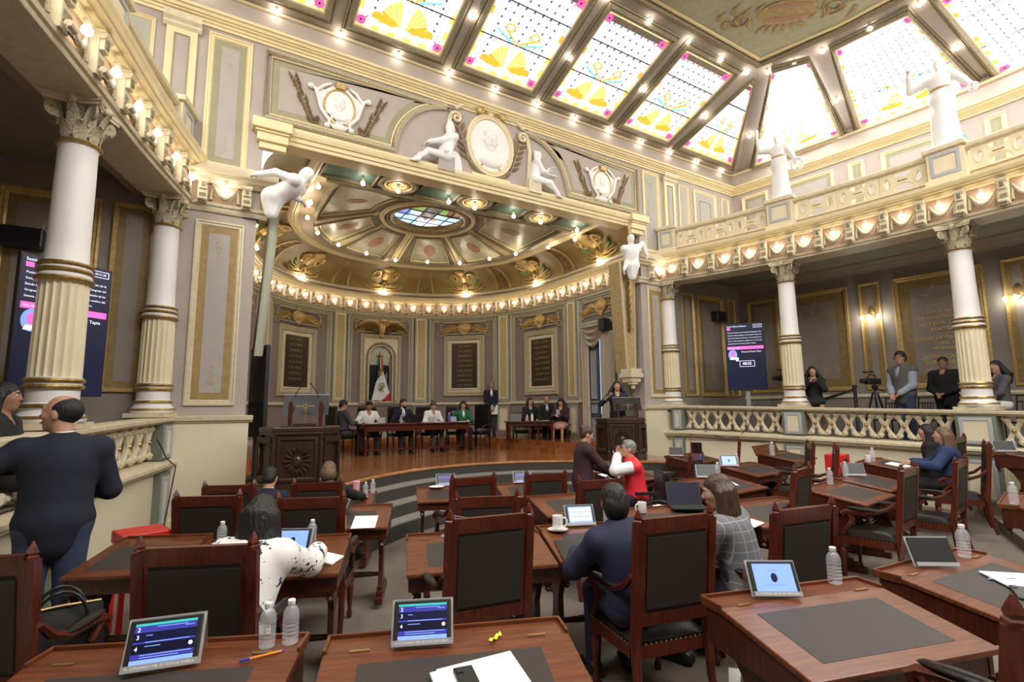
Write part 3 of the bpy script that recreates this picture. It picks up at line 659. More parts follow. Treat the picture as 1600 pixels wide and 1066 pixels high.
for a, b in ((6.4, 7.3), (7.6, 9.0), (9.3, 9.9), (10.2, 11.3)): wall_panel(BL, wl_, a, b, 2.0, 4.66, 'gold_leaf', 'ochre_dark', 'gallery_wall', None, w=.08, border=.12, n=6); wall_panel(BL, wl_, a, b, 5.95, 7.72, 'yellow_cream', 'olive', 'paint_panel', None, w=.09, border=.08, n=6)
# raised gilt letters on the gallery wall
_ln = [('NATALIA SERDÁN', 3.52, .115), ('ALATRISTE', 3.39, .115), ('IZÚCAR DE MATAMOROS', 3.20, .105), ('CUNA DEL', 3.085, .10), ('MEXICANO', 2.97, .10), ('ESPERANZA RAMOS', 2.79, .105), ('DE MARANTO', 2.67, .105), ('MARIANO MATAMOROS', 3.66, .085), ('PUEBLA DE ZARAGOZA', 3.77, .075), ('CONSTITUYENTES', 3.93, .075)]
for body, z, sz in _ln: text(body, sz, 'gold_leaf', wr, BR.mtx(4.52, z, .016), align='CENTER', ext=.008)
# cornice, cove and bulb strip round the room
for Wl, a, b, par in ((WF, -3.4, 13.5, wf), (BR, 0, BR.L, wr), (BL, 0, BL.L, wl_), (WB, 0, WB.L, wb)):
    n = 1 if Wl in (WF, WB) else 30
    MB(Wl.P).sweep(a, b, n, [(7.85, 0), (7.85, .03), (7.89, .035), (7.90, .06), (7.93, .065), (7.94, .10), (7.965, .10), (7.97, .13), (8.01, .15), (8.02, .18), (8.05, .19), (8.06, .19), (8.08, 0)]).build('cornice', 'yellow_cream', par)
    MB(Wl.P).sweep(a, b, n, [(8.45, 0), (8.45, .05), (8.48, .07), (8.51, .05), (8.53, 0)]).build('bulb_strip', 'cream', par)
# ================================================================ SKYLIGHT AND CEILING
FL = [(10.52, 6.32), (10.95, 4.8), (11.12, 3.2), (10.95, 1.6), (10.52, .08), (-.46, .08), (-.90, 1.6), (-1.06, 3.2), (-.90, 4.8), (-.46, 6.32)]
ZC = 9.46
ce = MB().add([(x, y, ZC) for x, y in FL][::-1], [tuple(range(len(FL)))]).build('ceiling', 'pale_green', smooth=0); struct(ce)
_wr = [(13.45, 9.0), (14.17, 6.1), (14.4, 3.2), (14.17, .3), (13.45, -2.6)]
vs = []; fs = []
for (x, y), (fx, fy) in zip(_wr, FL[:5]): vs += [(x, y, 8.5), (fx, fy, ZC)]
for (x, y), (fx, fy) in zip([(10.06 - x, y) for x, y in _wr[::-1]], FL[5:]): vs += [(x, y, 8.5), (fx, fy, ZC)]
k = len(vs) // 2
fs = [(2 * i, 2 * ((i + 1) % k), 2 * ((i + 1) % k) + 1, 2 * i + 1) for i in range(k)]
MB().add(vs, fs).build('ceiling_slope', 'mauve', ce, smooth=0)
class Quad:      # bilinear patch facing the room, (a,b) in 0..1, h toward the room
    def __init__(s, bl, br, tr, tl):
        s.q = [Vector(p) for p in (bl, br, tr, tl)]; s.n = (s.q[1] - s.q[0]).cross(s.q[3] - s.q[0]).normalized()
        s.w = (s.q[1] - s.q[0]).length; s.l = (s.q[3] - s.q[0]).length
    def P(s, a, b, h):
        a /= s.w; b /= s.l; q = s.q
        return tuple(q[0] * (1 - a) * (1 - b) + q[1] * a * (1 - b) + q[2] * a * b + q[3] * (1 - a) * b + s.n * h)
def skylight(n, Q, detail=True, gl='sky_glass'):
    w, l = Q.w, Q.l; P = Q.P
    root = MB(P).frame(-.17, w + .17, -.17, l + .17, [(0, .0), (0, .05), (.03, .07), (.05, .05), (.06, .09), (.11, .12), (.15, .09), (.17, .05), (.17, .02)]).build('window_%d' % n, 'carve'); struct(root)
    MB(P).frame(-.015, w + .015, -.015, l + .015, [(0, .06), (0, .075), (.03, .07), (.03, .02)]).build('inner_frame', 'cream', root)
    MB(P).rect(0, w, 0, l, .022).build('glass_pane', gl, root, smooth=0)
    if not detail: return root
    bw = .085
    mb = MB(P); k = int(l / .16)
    for i in range(k):       # amber border squares down both sides and along the foot
        b0, b1 = l * i / k, l * (i + 1) / k - .012
        if i < k * .45 or i > k * .86 or i % 5 == 2:
            for a0 in (0, w - bw): mb.rect(a0, a0 + bw, b0, b1, .027, 2 if i % 5 == 2 and i > 2 else i % 2)
    kk = max(3, int(w / .15))
    for i in range(kk): mb.rect(w * i / kk, w * (i + 1) / kk - .012, 0, bw, .027, i % 2); mb.rect(w * i / kk, w * (i + 1) / kk - .012, l - bw * .6, l, .027, 1)
    mb.build('border_glass', ['g_yellow', 'g_pale', 'g_amber'], root, smooth=0)
    def fit(b): return min(1.0, w / 1.6) 
    for a, b in ((.10, .12), (w - .10, .12), (.10, l - .14), (w - .10, l - .14)):      # corner rosettes
        mb = MB(P); mb.prism([(a + .085 * math.cos(t), b + .085 * math.sin(t)) for t in [i * PI / 6 for i in range(12)]], .022, .032, 0)
        for i in range(4): mb.leaf(a, b, i * PI / 2 + .78, .17, .06, .034, 1)
        mb.prism([(a + .02 * math.cos(t), b + .02 * math.sin(t)) for t in [i * PI / 3 for i in range(6)]], .032, .037, 2); mb.build('rosette', ['g_pink', 'g_red', 'lead'], root, smooth=0)
    sc = fit(0)
    for sd in (-1, 1):       # two scallop fans leaning outward
        c = w / 2 + sd * .035 * sc; mb = MB(P)
        for i in range(7):
            a0 = PI / 2 - sd * (.22 + .21 * i); a1 = PI / 2 - sd * (.22 + .21 * (i + 1) - .03); r = (.46 - .012 * i) * sc
            mb.add([(c, .22, .027), (c + r * math.cos(a0), .22 + r * math.sin(a0), .027), (c + r * 1.03 * math.cos((a0 + a1) / 2), .22 + r * 1.03 * math.sin((a0 + a1) / 2), .027), (c + r * math.cos(a1), .22 + r * math.sin(a1), .027)], [(0, 1, 2, 3)], 0 if i < 4 else 1)
        for q in range(3):
            cc = (c + sd * (.18 + .13 * q) * sc, .25 + .02 * q); mb.prism([(cc[0] + .10 * sc * math.cos(t), cc[1] + .075 * sc * math.sin(t)) for t in [i * PI / 5 for i in range(10)]], .027, .030, 1)
        mb.build('scallop', ['g_yellow', 'g_amber'], root, smooth=0)
        mb = MB(P); pts = [(w / 2 + sd * (.02 + .26 * math.sin(t)) * sc, (.78 + .30 * math.sin(t * .62) * 1.0) , .03) for t in [i * .26 for i in range(8)]]
        sp = [(w / 2 + sd * (.27 + (.12 - .009 * i) * math.cos(i * .62)) * sc, 1.0 + (.12 - .009 * i) * math.sin(i * .62) * sc, .03) for i in range(10)]
        mb.tube([(w / 2 + sd * .03, .74, .03), (w / 2 + sd * .12 * sc, .84, .03)] + sp, .017 * sc, 4); mb.build('scroll', 'g_amber', root)
        mb = MB(P)
        for i in range(5): mb.leaf(w / 2 + sd * (.06 + .08 * i) * sc, .72 + .03 * i, PI / 2 - sd * 1.0, .20 * sc, .10, .034, i % 2)
        mb.build('leaf_spray', ['g_teal', 'g_teal'], root, smooth=0)
    mb = MB(P)
    for i in range(3): mb.leaf(w / 2, .72, PI * (.1 + .4 * i), .14, .06, .03)
    mb.build('bud', 'g_red', root, smooth=0)
    mb = MB(P); nx = max(4, int(w / .17)); ny = int(l / .17)
    for i in range(nx):
        for j in range(ny):
            a, b = w * (i + .5) / nx, .18 + (l - .3) * (j + .5) / ny
            if bw + .05 < a < w - bw - .05 and not (b < .85 and abs(a - w / 2) < .5 * sc): mb.add([(a - .027, b, .026), (a, b - .034, .026), (a + .027, b, .026), (a, b + .034, .026)], [(0, 1, 2, 3)])
    struct(mb.build('diamond_glass', 'g_purple', root, smooth=0), 'stuff')
    for b in (l * .36, l * .71):
        mb = MB(P); mb.tube([(0, b, .035), (w, b, .035)], .011, 4)
        for i in range(nx): mb.ell((w * (i + .5) / nx, b, .035), .02, 5, 4)
        mb.build('lead_bar', 'lead', root)
    mb = MB(P)
    for i in range(1, nx): mb.tube([(w * i / nx, .1, .025), (w * i / nx, l - .1, .025)], .0028, 3)
    mb.build('lead_line', 'lead', root, smooth=0)
    return root
def sl(X, b): return (X, 9 - b * math.cos(math.radians(20.5)), 8.49 + b * math.sin(math.radians(20.5)))
_n = 0
for x0, x1 in ((-.07, 1.59), (2.09, 3.75), (4.25, 5.91), (6.41, 8.07), (8.57, 10.15)):
    _n += 1; skylight(_n, Quad(sl(x0, .36), sl(x1, .36), sl(x1, 2.45), sl(x0, 2.45)))
_n += 1; skylight(_n, Quad(sl(10.66, .36), sl(12.72, .36), sl(10.92, 2.42), sl(10.74, 2.42)))
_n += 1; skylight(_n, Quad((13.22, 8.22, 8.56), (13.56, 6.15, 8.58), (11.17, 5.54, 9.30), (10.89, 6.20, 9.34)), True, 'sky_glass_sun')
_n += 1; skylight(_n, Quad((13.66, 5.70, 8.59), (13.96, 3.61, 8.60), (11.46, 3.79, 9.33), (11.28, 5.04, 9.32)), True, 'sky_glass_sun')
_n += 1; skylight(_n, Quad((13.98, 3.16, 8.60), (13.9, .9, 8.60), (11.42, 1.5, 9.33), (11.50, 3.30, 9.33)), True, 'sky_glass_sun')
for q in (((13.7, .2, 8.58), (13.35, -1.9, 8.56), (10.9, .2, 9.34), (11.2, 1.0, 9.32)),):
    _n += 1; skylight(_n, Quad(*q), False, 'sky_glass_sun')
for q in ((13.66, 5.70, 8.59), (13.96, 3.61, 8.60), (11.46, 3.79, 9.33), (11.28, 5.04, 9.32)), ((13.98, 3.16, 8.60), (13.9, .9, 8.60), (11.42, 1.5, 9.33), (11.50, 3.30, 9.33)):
    _n += 1; m_ = [(10.06 - x, y, z) for x, y, z in q]; skylight(_n, Quad(m_[1], m_[0], m_[3], m_[2]), False, 'sky_glass_boost')
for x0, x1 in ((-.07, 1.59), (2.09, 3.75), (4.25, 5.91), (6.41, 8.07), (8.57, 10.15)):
    _n += 1; f_ = lambda p: (p[0], 6.4 - p[1], p[2]); skylight(_n, Quad(f_(sl(x1, .36)), f_(sl(x0, .36)), f_(sl(x0, 2.45)), f_(sl(x1, 2.45))), False, 'sky_glass_boost')
# ceiling mouldings and painted cartouche
mb = MB()
pth = [(x, y, ZC - .02) for x, y in FL]; mb.tube(pth, .085, 6, closed=True); mb.build('ceiling_border', 'carve', ce)
mb = MB(); mb.tube([(CX + (x - CX) * .975, 3.2 + (y - 3.2) * .96, ZC - .02) for x, y in FL], .035, 6, closed=True); mb.build('ceiling_bead', 'yellow_cream', ce)
ring = [(CX + 4.15 * math.cos(t), 3.0 + 3.33 * math.sin(t), ZC - .02) for t in [i * PI / 40 for i in range(80)]]
mb = MB(); mb.tube(ring, .07, 6, closed=True); mb.build('ceiling_ring', 'carve', ce)
mb = MB(); mb.tube([(CX + (x - CX) * .97, 3.0 + (y - 3.0) * .96, z) for x, y, z in ring], .045, 6, closed=True); mb.build('ceiling_ring_bead', 'yellow_cream', ce)
MB().add([(CX + (x - CX) * .96, 3.0 + (y - 3.0) * .95, ZC - .015) for x, y, z in ring], [tuple(range(79, -1, -1))]).build('ceiling_disc', 'mauve', ce, smooth=0)
cq = Quad((9.55, 5.95, ZC), (10.75, 4.55, ZC), (9.55, 3.6, ZC), (8.6, 5.1, ZC))
def ceil_map(u, v, h): c, s = math.cos(-.75), math.sin(-.75); return (9.55 + u * c - v * s, 5.05 + u * s + v * c, ZC - .012 - h)
mb = MB(ceil_map)
mb.prism([(.55 * math.cos(t), .34 * math.sin(t)) for t in [i * PI / 14 for i in range(28)]][::-1], 0, .01, 0)
mb.prism([(.42 * math.cos(t), .12 + .13 * math.sin(t)) for t in [i * PI / 8 for i in range(9)]][::-1], .01, .016, 1); mb.prism([(.40 * math.cos(t), -.14 - .10 * math.sin(t)) for t in [i * PI / 8 for i in range(9)]], .01, .016, 1)
for sd in (-1, 1):
    for k in range(7): mb.leaf(sd * (.5 + .12 * k), .08 * math.sin(k * 1.3), (0 if sd > 0 else PI) + .8 * (-1) ** k, .34, .12, .01, 0, curl=.9 * (-1) ** k)
    pts = [(sd * (.85 + .22 * math.cos(t) * (1 - t / 12)), .05 + .22 * math.sin(t) * (1 - t / 12), .01) for t in [i * .5 for i in range(18)]]; mb.tube(pts, .018, 4, 0)
for k in range(6): mb.leaf(-.3 + .12 * k, -.32, -PI / 2 + (k - 2.5) * .25, .28, .1, .01, 0); mb.leaf(-.3 + .12 * k, .32, PI / 2 - (k - 2.5) * .25, .28, .1, .01, 0)
mb.build('painted_cartouche', ['ochre_paint', 'rose_paint'], ce, smooth=0)
# bulbs of the skylight
G1 = ('bare round bulb on the ceiling strip under the skylight', 'bulbs along the foot of the skylight'); G2 = ('bare round bulb on a skylight rib', 'bulbs on the skylight ribs'); G3 = ('bare round bulb on the band round the flat ceiling', 'bulbs round the flat ceiling')
for i in range(13): bulb((-.2 + 1.07 * i, 8.90, 8.46), *G1)
for y in (8.6, 7.3, 6.0, 4.75, 3.45, 2.2, .9): bulb((float(np.interp(y, [-2.6, .3, 3.2, 6.1, 9], [13.2, 13.75, 14.0, 13.75, 13.3])), y, 8.48), *G1)
for x in (1.84, 4.02, 6.24, 8.36, 10.48): bulb((x, 7.74, 8.89), *G2)
for p in ((12.53, 5.67, 8.85), (12.79, 3.48, 8.90), (12.2, 7.7, 8.84)): bulb(p, *G2)
for x in (.8, 1.9, 3.0, 4.05, 5.1, 6.2, 7.3, 8.43, 9.5, 10.4): bulb((x, 6.52, 9.32), *G3)
for p in ((10.77, 6.25, 9.30), (10.98, 5.75, 9.30), (11.12, 5.22, 9.30), (11.24, 4.35, 9.30), (11.36, 3.55, 9.30)): bulb(p, *G3)
for t in (.15, .35, .55, .75, .95, 1.15, 1.35): bulb((CX + 4.0 * math.cos(t), 3.0 + 3.18 * math.sin(t), 9.36), 'bare round bulb on the ring of the flat ceiling', 'bulbs on the ceiling ring')
# ================================================================ APSE BEHIND THE PROSCENIUM
C0 = .25                                   # middle of the curved wall
hl = AP.L / 2
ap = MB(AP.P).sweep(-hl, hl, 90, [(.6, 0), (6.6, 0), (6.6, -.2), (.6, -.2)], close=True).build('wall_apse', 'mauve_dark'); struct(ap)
A_ = lambda nm, pr, m, a=-hl, b=hl, n=90: MB(AP.P).sweep(a, b, n, pr).build(nm, m, ap)
A_('apse_string', [(4.84, 0), (4.84, .03), (4.87, .05), (4.90, .05), (4.91, .09), (4.97, .11), (4.98, .06)], 'ivory')
A_('apse_frieze', [(4.97, .05), (5.32, .05)], 'frieze_brown')
A_('apse_cornice', [(5.29, .03), (5.30, .09), (5.34, .10), (5.345, .15), (5.38, .16), (5.385, .21), (5.42, .22), (5.425, .27), (5.47, .29), (5.50, .29), (5.51, .2)], 'yellow_cream')
A_('cove_base', [(5.51, .22), (5.56, .20), (5.60, .16), (5.62, .10)], 'mauve_dark'); A_('cove_moulding', [(5.58, .08), (5.60, .16), (5.64, .17), (5.66, .12), (5.69, .11), (5.70, .04)], 'ivory')
A_('dado_rail', [(1.90, 0), (1.90, .04), (1.93, .06), (1.97, .06), (1.98, .03), (2.0, 0)], 'cream', -8.6, C0 + 7.75, 60)
A_('skirting', [(.65, .03), (1.02, .03), (1.03, 0)], 'sage', -8.6, C0 + 7.75, 60)
for i in range(-17, 18):                   # lamps and brackets of the curved frieze
    s = C0 + .535 * i
    if abs(s) > hl - .25: continue
    inst(_br, ap, *AP.frm(s + .2675, 4.96, .04), scale=(.8, .8, .78)); inst(_sw, ap, *AP.frm(s, 4.97, .055), scale=(.55, .5, .7))
    bulb(AP.P(s, 5.19, .15), 'bare round bulb on the curved frieze of the apse', 'bulbs along the apse frieze', 1.0)
# pilasters, bay frames
PIL = [C0 + k * d for d in (1.36, 4.31, 7.27) for k in (-1, 1)]
for s in PIL:
    f = lambda u, z, h, s=s: AP.P(s + u, z, h)
    MB(f).prism([(-.21, 2.0), (.21, 2.0), (.21, 4.86), (-.21, 4.86)], 0, .06).build('pilaster', 'sage', ap, smooth=0)
    MB(f).frame(-.17, .17, 2.08, 4.80, [(0, .06), (0, .085), (.02, .09), (.05, .085), (.055, .065)]).build('pilaster_frame', 'ivory', ap)
    MB(f).rect(-.12, .12, 2.13, 4.75, .066).build('pilaster_field', 'pil_gold', ap, smooth=0)
    mb = MB(f)
    for z, k in ((2.30, 1), (2.52, 1), (2.95, .7), (3.30, 1.1), (3.5, .8), (3.9, .5), (4.2, .4)):
        for a in (.6, 1.57, 2.5, 3.8, 5.6, 4.7): mb.leaf(0, z, a, .13 * k, .05 * k, .072)
    mb.build('painted_ornament', 'rust', ap, smooth=0)
    MB(f).prism([(-.25, .65), (.25, .65), (.25, 1.90), (-.25, 1.90)], 0, .07).build('pilaster_pedestal', 'mauve_dark', ap, smooth=0)
    MB(f).frame(-.20, .20, 1.05, 1.82, [(0, .07), (0, .09), (.05, .09), (.055, .074)]).build('pedestal_frame', 'sage', ap); MB(f).rect(-.15, .15, 1.10, 1.77, .076).build('pedestal_field', 'cream', ap, smooth=0)
BAYS = [(PIL[0], PIL[1]), (PIL[2], PIL[0]), (PIL[1], PIL[3]), (PIL[3], PIL[5]), (PIL[4], PIL[2]), (PIL[5], hl + .0), (-hl, PIL[4])]
for a, b in BAYS:
    a += .26; b -= .26
    MB(AP.P).frame(a, b, 1.9, 4.86, [(0, .0), (0, .05), (.03, .06), (.06, .03), (.09, .035), (.10, .0)], n=8).build('bay_frame', 'sage', ap)
    MB(AP.P).frame(a + .11, b - .11, 1.9, 4.75, [(0, .0), (0, .03), (.02, .04), (.05, .03), (.06, .0)], n=8).build('bay_bead', 'carve_light', ap)
def gilt_cartouche(s):     # gilt line frame with square ears, shield and two acanthus sprays
    f = lambda u, z, h: AP.P(s + u, z, h); w = .84; z0, z1 = 4.29, 4.68
    mb = MB(f)
    for z in (z0, z1): mb.box((0, z, .02), (2 * w - .2, .028, .03))
    for u in (-w + .02, w - .02): mb.box((u, (z0 + z1) / 2, .02), (.028, z1 - z0 - .16, .03))
    for u in (-w, w):
        for z in (z0, z1): mb.frame(u - .085, u + .085, z - .075, z + .075, [(0, .0), (0, .035), (.022, .035), (.022, .01)])
    mb.build('gilt_line_frame', 'carve_light', ap, smooth=0)
    mb = MB(f)
    for sd in (-1, 1):
        for k in range(8):
            u = sd * (.24 + .068 * k); z = 4.43 + .05 * math.sin(k * .75 + .6)
            mb.leaf(u, z, (0 if sd > 0 else PI) + sd * (.75 - .08 * k), .22, .09, .06); mb.leaf(u, z, (0 if sd > 0 else PI) - sd * (.7 - .05 * k), .18, .08, .05)
        mb.tube([f2 for f2 in [(sd * (.12 + .6 * t), 4.42 + .07 * math.sin(t * 5), .035) for t in [i / 8 for i in range(9)]]], .022, 5)
    mb.build('gilt_spray', 'gold_leaf', ap, smooth=0)
    mb = MB(f); sh = [(-.22, 4.56), (0, 4.72), (.22, 4.56), (.18, 4.42), (0, 4.24), (-.18, 4.42)]
    mb.prism(sh, 0, .06); mb.ell((0, 4.49, .06), (.15, .13, .05), 10, 6); mb.tube([(x, z, .06) for x, z in sh], .024, 5, closed=True)
    for k in range(5): mb.leaf(0, 4.66, PI * (.1 + .2 * k), .13, .05, .07); mb.leaf(0, 4.30, -PI * (.2 + .15 * k), .10, .05, .07)
    mb.build('gilt_shield', 'gold_leaf', ap)
for s in (C0, C0 - 2.85, C0 + 2.85, C0 + 5.83, C0 - 5.83, C0 + 8.55): gilt_cartouche(s)
# bronze name tablets
def tablet(s, z0, z1, lab):
    t = thing('name_tablet', lab, 'wall plaque', AP.P(s, z0, 0)); loc = Vector(AP.P(s, z0, 0))
    f = lambda u, z, h: tuple(Vector(AP.P(s + u, z, h)) - loc)
    MB(f).frame(-.72, .72, z0, z1, [(0, .0), (0, .05), (.03, .07), (.09, .05), (.10, .07), (.13, .065), (.15, .03)], n=4).build('carved_frame', 'carve_light', t)
    MB(f).frame(-.57, .57, z0 + .15, z1 - .15, [(0, .02), (.06, .02), (.07, .05), (.10, .05), (.12, .02)], n=4).build('inner_frame', 'ivory', t)
    MB(f).rect(-.46, .46, z0 + .26, z1 - .20, .016, n=4).build('plate', 'plaque', t, smooth=0)
    rnd = random.Random(int(s * 10)); z = z1 - .36
    mx = AP.mtx(s, 0, .022); mx.translation -= loc; k = 0
    for line in ('JOSÉ MA. LAFRAGUA', 'JUAN N. MÉNDEZ', 'GENERAL', 'CARLOS PACHECO', 'IGNACIO RAMÍREZ', 'MIGUEL NEGRETE', 'FRANCISCO LUCAS', 'JUAN FRANCISCO', 'IGNACIO ZARAGOZA', 'GABRIEL BARRANCO')[:9]:
        if z < z0 + .36: break
        m = mx.copy(); m.translation = mx.translation + Vector((0, 0, z)); text(line, .105, 'plaque_text', t, m, align='CENTER', ext=.004, width=.80); z -= .165; k += 1
tablet(C0 - 2.85, 2.16, 4.18, 'dark bronze name tablet between the black lectern stand and the flag niche')
tablet(C0 + 2.85, 2.19, 4.23, 'dark bronze name tablet on the wall directly behind the standing man in dark suit')
tablet(C0 + 5.87, 2.17, 4.16, 'dark bronze name tablet above the three people at the small side table')
# flag niche
nt_ = thing('flag_niche', 'arched niche with gilt frame holding the flag, behind the long table', 'niche', AP.P(C0, 1.95, 0)); nl = Vector(AP.P(C0, 1.95, 0))
nf = lambda u, z, h: tuple(Vector(AP.P(C0 + u, z, h)) - nl)
MB(nf).frame(-.68, .68, 1.95, 4.20, [(0, 0), (0, .10), (.03, .12), (.08, .10), (.10, .12), (.12, .08)], n=2).build('carved_frame', 'carve_light', nt_)
def arch(w, zs, n=14): return [(w * math.cos(t), zs + w * math.sin(t)) for t in [PI * i / n for i in range(n + 1)]]
mb = MB(nf); outer = [(-.56, 2.0), (.56, 2.0), (.56, 4.08), (-.56, 4.08)]; mb.holed(outer, [[(-.39, 2.06), (.39, 2.06)] + arch(.39, 3.44)], .0, .10); mb.build('niche_face', 'ivory', nt_, smooth=0)
pa = [(-.46, 2.0)] + arch(.46, 3.46)[::-1] + [(.46, 2.0)]
MB(nf).tube([(u, z, .11) for u, z in pa], .045, 6).build('arch_moulding', 'carve', nt_); MB(nf).tube([(u * .87, z - (.0 if z > 2.1 else 0), .11) for u, z in pa], .022, 6).build('arch_bead', 'cream', nt_)
MB(nf).rect(-.42, .42, 2.0, 3.9, .012).build('niche_back', 'mauve_dark', nt_, smooth=0)
MB(nf).prism([(-.40, 2.05), (-.02, 2.05), (.32, 2.05), (.30, 3.2), (-.40, 3.2)], .014, .02).build('dark_drape', 'black_cloth', nt_, smooth=0)
mb = MB(nf); mb.prism([(-.32, 3.22), (.26, 3.22), (.30, 3.45), (.33, 3.55), (.2, 3.74), (-.05, 3.82), (-.26, 3.7), (-.36, 3.5)], .014, .03); mb.build('shell_hood', 'pale_green', nt_, smooth=0)
# flag
fg = thing('flag', 'green, white and red flag with an eagle emblem standing in the niche', 'flag', AP.P(C0 - .02, 2.05, .18)); fo = Vector(AP.P(C0 - .02, 2.05, .18))
ff = lambda u, z, h: tuple(Vector(AP.P(C0 - .02 + u, z, .14 + h)) - fo)
MB(ff).tube([(-.06, 2.05, .0), (-.03, 3.46, .0)], .014, 6).build('pole', 'brass', fg); mb = MB(ff); mb.ell((-.03, 3.52, 0), (.04, .05, .03), 8, 5)
mb.leaf(-.03, 3.46, .5, .14, .05, .02); mb.leaf(-.03, 3.46, 2.6, .14, .05, .02); mb.leaf(-.03, 3.50, 1.57, .16, .04, .02); mb.build('finial', 'gold_dark', fg)
def flag_pt(u, v):     # u across, v down
    z = 3.42 - 1.36 * v; w = .10 + (.05 * v if v < .33 else .05 * .33 + (v - .33) * .46); c = -.02 + .07 * v
    return (c + (u - .5) * w * 1.6, z, .04 + .03 * math.sin(u * 17 + v * 3) * (.35 + v))
mb = MB(ff); nu, nv = 26, 36
vs = [flag_pt(i / nu, j / nv) for j in range(nv + 1) for i in range(nu + 1)]
for j in range(nv):
    for i in range(nu):
        u, v = (i + .5) / nu, (j + .5) / nv
        if v < .33: m = 0 if u < .42 else (1 if u < .62 else 2)
        else: m = 0 if (u + (v - .33) * 2.2 < .55) else (2 if (u - (1 - v) * 2.6 > .52) else 1)
        q = j * (nu + 1) + i; mb.add([vs[q], vs[q + 1], vs[q + nu + 2], vs[q + nu + 1]], [(0, 3, 2, 1)], m)
mat('flag_green', (.01, .10, .06), .8); mat('flag_red', (.50, .03, .04), .8)
mb.build('cloth', ['flag_green', 'white_cloth', 'flag_red'], fg)
mb = MB(ff); mb.tube([(.03 + .12 * math.cos(t), 2.48 + .14 * math.sin(t), .10) for t in [i * .35 for i in range(16)]], .010, 4, 0)
mb.ell((.05, 2.49, .10), (.055, .075, .012), 8, 5, 1); mb.leaf(.04, 2.50, 2.3, .10, .07, .11, 1); mb.leaf(.06, 2.50, .7, .09, .06, .11, 1); mb.ell((0.0, 2.42, .10), (.05, .03, .01), 6, 4, 0); mb.build('emblem', ['flag_green', 'rust'], fg)
mb = MB(ff)
for a in (.4, 1.6, 2.8, 4.0, 5.2): mb.leaf(.0, 2.96, a, .12, .08, .10)
mb.build('ribbon', 'gold_leaf', fg)
# gilt eagle over the niche
eg = thing('gilt_eagle', 'gilded eagle with spread wings perched over the flag niche', 'eagle ornament', AP.P(C0, 4.1, 0)); eo = Vector(AP.P(C0, 4.1, 0))
ef = lambda u, z, h: tuple(Vector(AP.P(C0 + u, z, h)) - eo)
mb = MB(ef); mb.ell((0, 4.40, .16), (.12, .22, .11), 12, 8); mb.ell((.0, 4.20, .12), (.09, .14, .08), 10, 6); mb.build('body', 'gold_leaf', eg)
mb = MB(ef); mb.ell((.02, 4.64, .20), (.07, .075, .08), 10, 6); mb.tube([(.02, 4.64, .27), (.06, 4.62, .32), (.065, 4.58, .33)], [.03, .022, .006], 6); mb.build('head', 'gold_leaf', eg)
for sd in (-1, 1):
    mb = MB(ef)
    mb.tube([(sd * .08, 4.48, .15), (sd * .26, 4.62, .2), (sd * .50, 4.63, .2), (sd * .76, 4.52, .14)], [.06, .06, .05, .02], 8)
    for k in range(12): u = .12 + .053 * k; mb.leaf(sd * u, 4.60 - .006 * (k - 5) ** 2 * .5, -PI / 2 + sd * (.25 + .06 * k), .34 - .008 * k, .085, .20 - .008 * k); mb.leaf(sd * u, 4.62 - .006 * (k - 5) ** 2 * .5, -PI / 2 + sd * (.2 + .06 * k), .18, .08, .23 - .008 * k)
    mb.build('wing', 'gold_leaf', eg, smooth=0)
mb = MB(ef)
for k in range(5): mb.leaf((k - 2) * .03, 4.22, -PI / 2 + (k - 2) * .18, .24, .07, .14)
mb.build('tail', 'gold_leaf', eg, smooth=0)
# door with curtains at the right end
ds0, ds1 = C0 + 7.86, C0 + 9.06
dr = MB(AP.P).frame(ds0 - .14, ds1 + .14, .60, 4.12, [(0, 0), (0, .05), (.04, .08), (.10, .06), (.14, .03)], n=2).build('door_1', 'sage'); struct(dr)
MB(AP.P).rect(ds0, ds1, .65, 4.0, .010).build('door_reveal', 'door_blue', dr, smooth=0)
for k in range(2):
    a = ds0 + .12 + .50 * k; b = a + .44; MB(AP.P).prism([(a, .68), (b, .68), (b, 3.5), (a, 3.5)], .012, .05).build('door_leaf', 'door_blue', dr, smooth=0)
    for z0, z1 in ((.85, 1.5), (1.62, 1.85), (2.0, 3.3)): MB(AP.P).frame(a + .10, b - .10, z0, z1, [(0, .05), (0, .065), (.02, .065), (.03, .052)]).build('door_moulding', 'door_panel', dr); MB(AP.P).rect(a + .13, b - .13, z0 + .03, z1 - .03, .053).build('door_field', 'door_panel', dr, smooth=0)
MB(AP.P).rect(ds0 + .60, ds0 + .70, 1.6, 3.6, .056).build('daylight_gap', 'day_blue', dr, smooth=0)
def drape(name, lab, s0, s1, z0, z1, h):
    n = 40; mb = MB(AP.P); mb.grid(lambda a, b: (s0 + (s1 - s0) * a + .02 * math.sin(b * 5) * (1 - b), z0 + (z1 - z0) * b, h + .035 * math.sin(a * (s1 - s0) * 60) + .01 * math.sin(a * 31 + b * 4)), n, 8)
    o = mb.build(name, 'curtain'); tag(o, lab, 'curtain', 'curtains of the stage door'); return o
drape('curtain', 'long cream curtain hanging left of the blue stage door', ds0 - .06, ds0 + .22, .70, 3.92, .13); drape('curtain', 'long cream curtain beside the slanted gilt console, right of the blue door', ds0 + .72, ds1 + .08, .70, 3.75, .13)
mb = MB(AP.P)
def swagp(a, b):
    x = -1 + 2 * a; drop = (1 - x * x); u = (ds0 + .46) + x * .46 * (1 - .25 * b * (1 - drop)); z = 3.98 - b * (.10 + .50 * drop); return (u, z, .17 + .05 * math.sin(b * 22) * (.3 + drop) + .06 * drop * (1 - b))
mb.grid(swagp, 24, 30); o = mb.build('swag_valance', 'curtain'); tag(o, 'cream swag valance draped over the top of the blue stage door', 'valance')
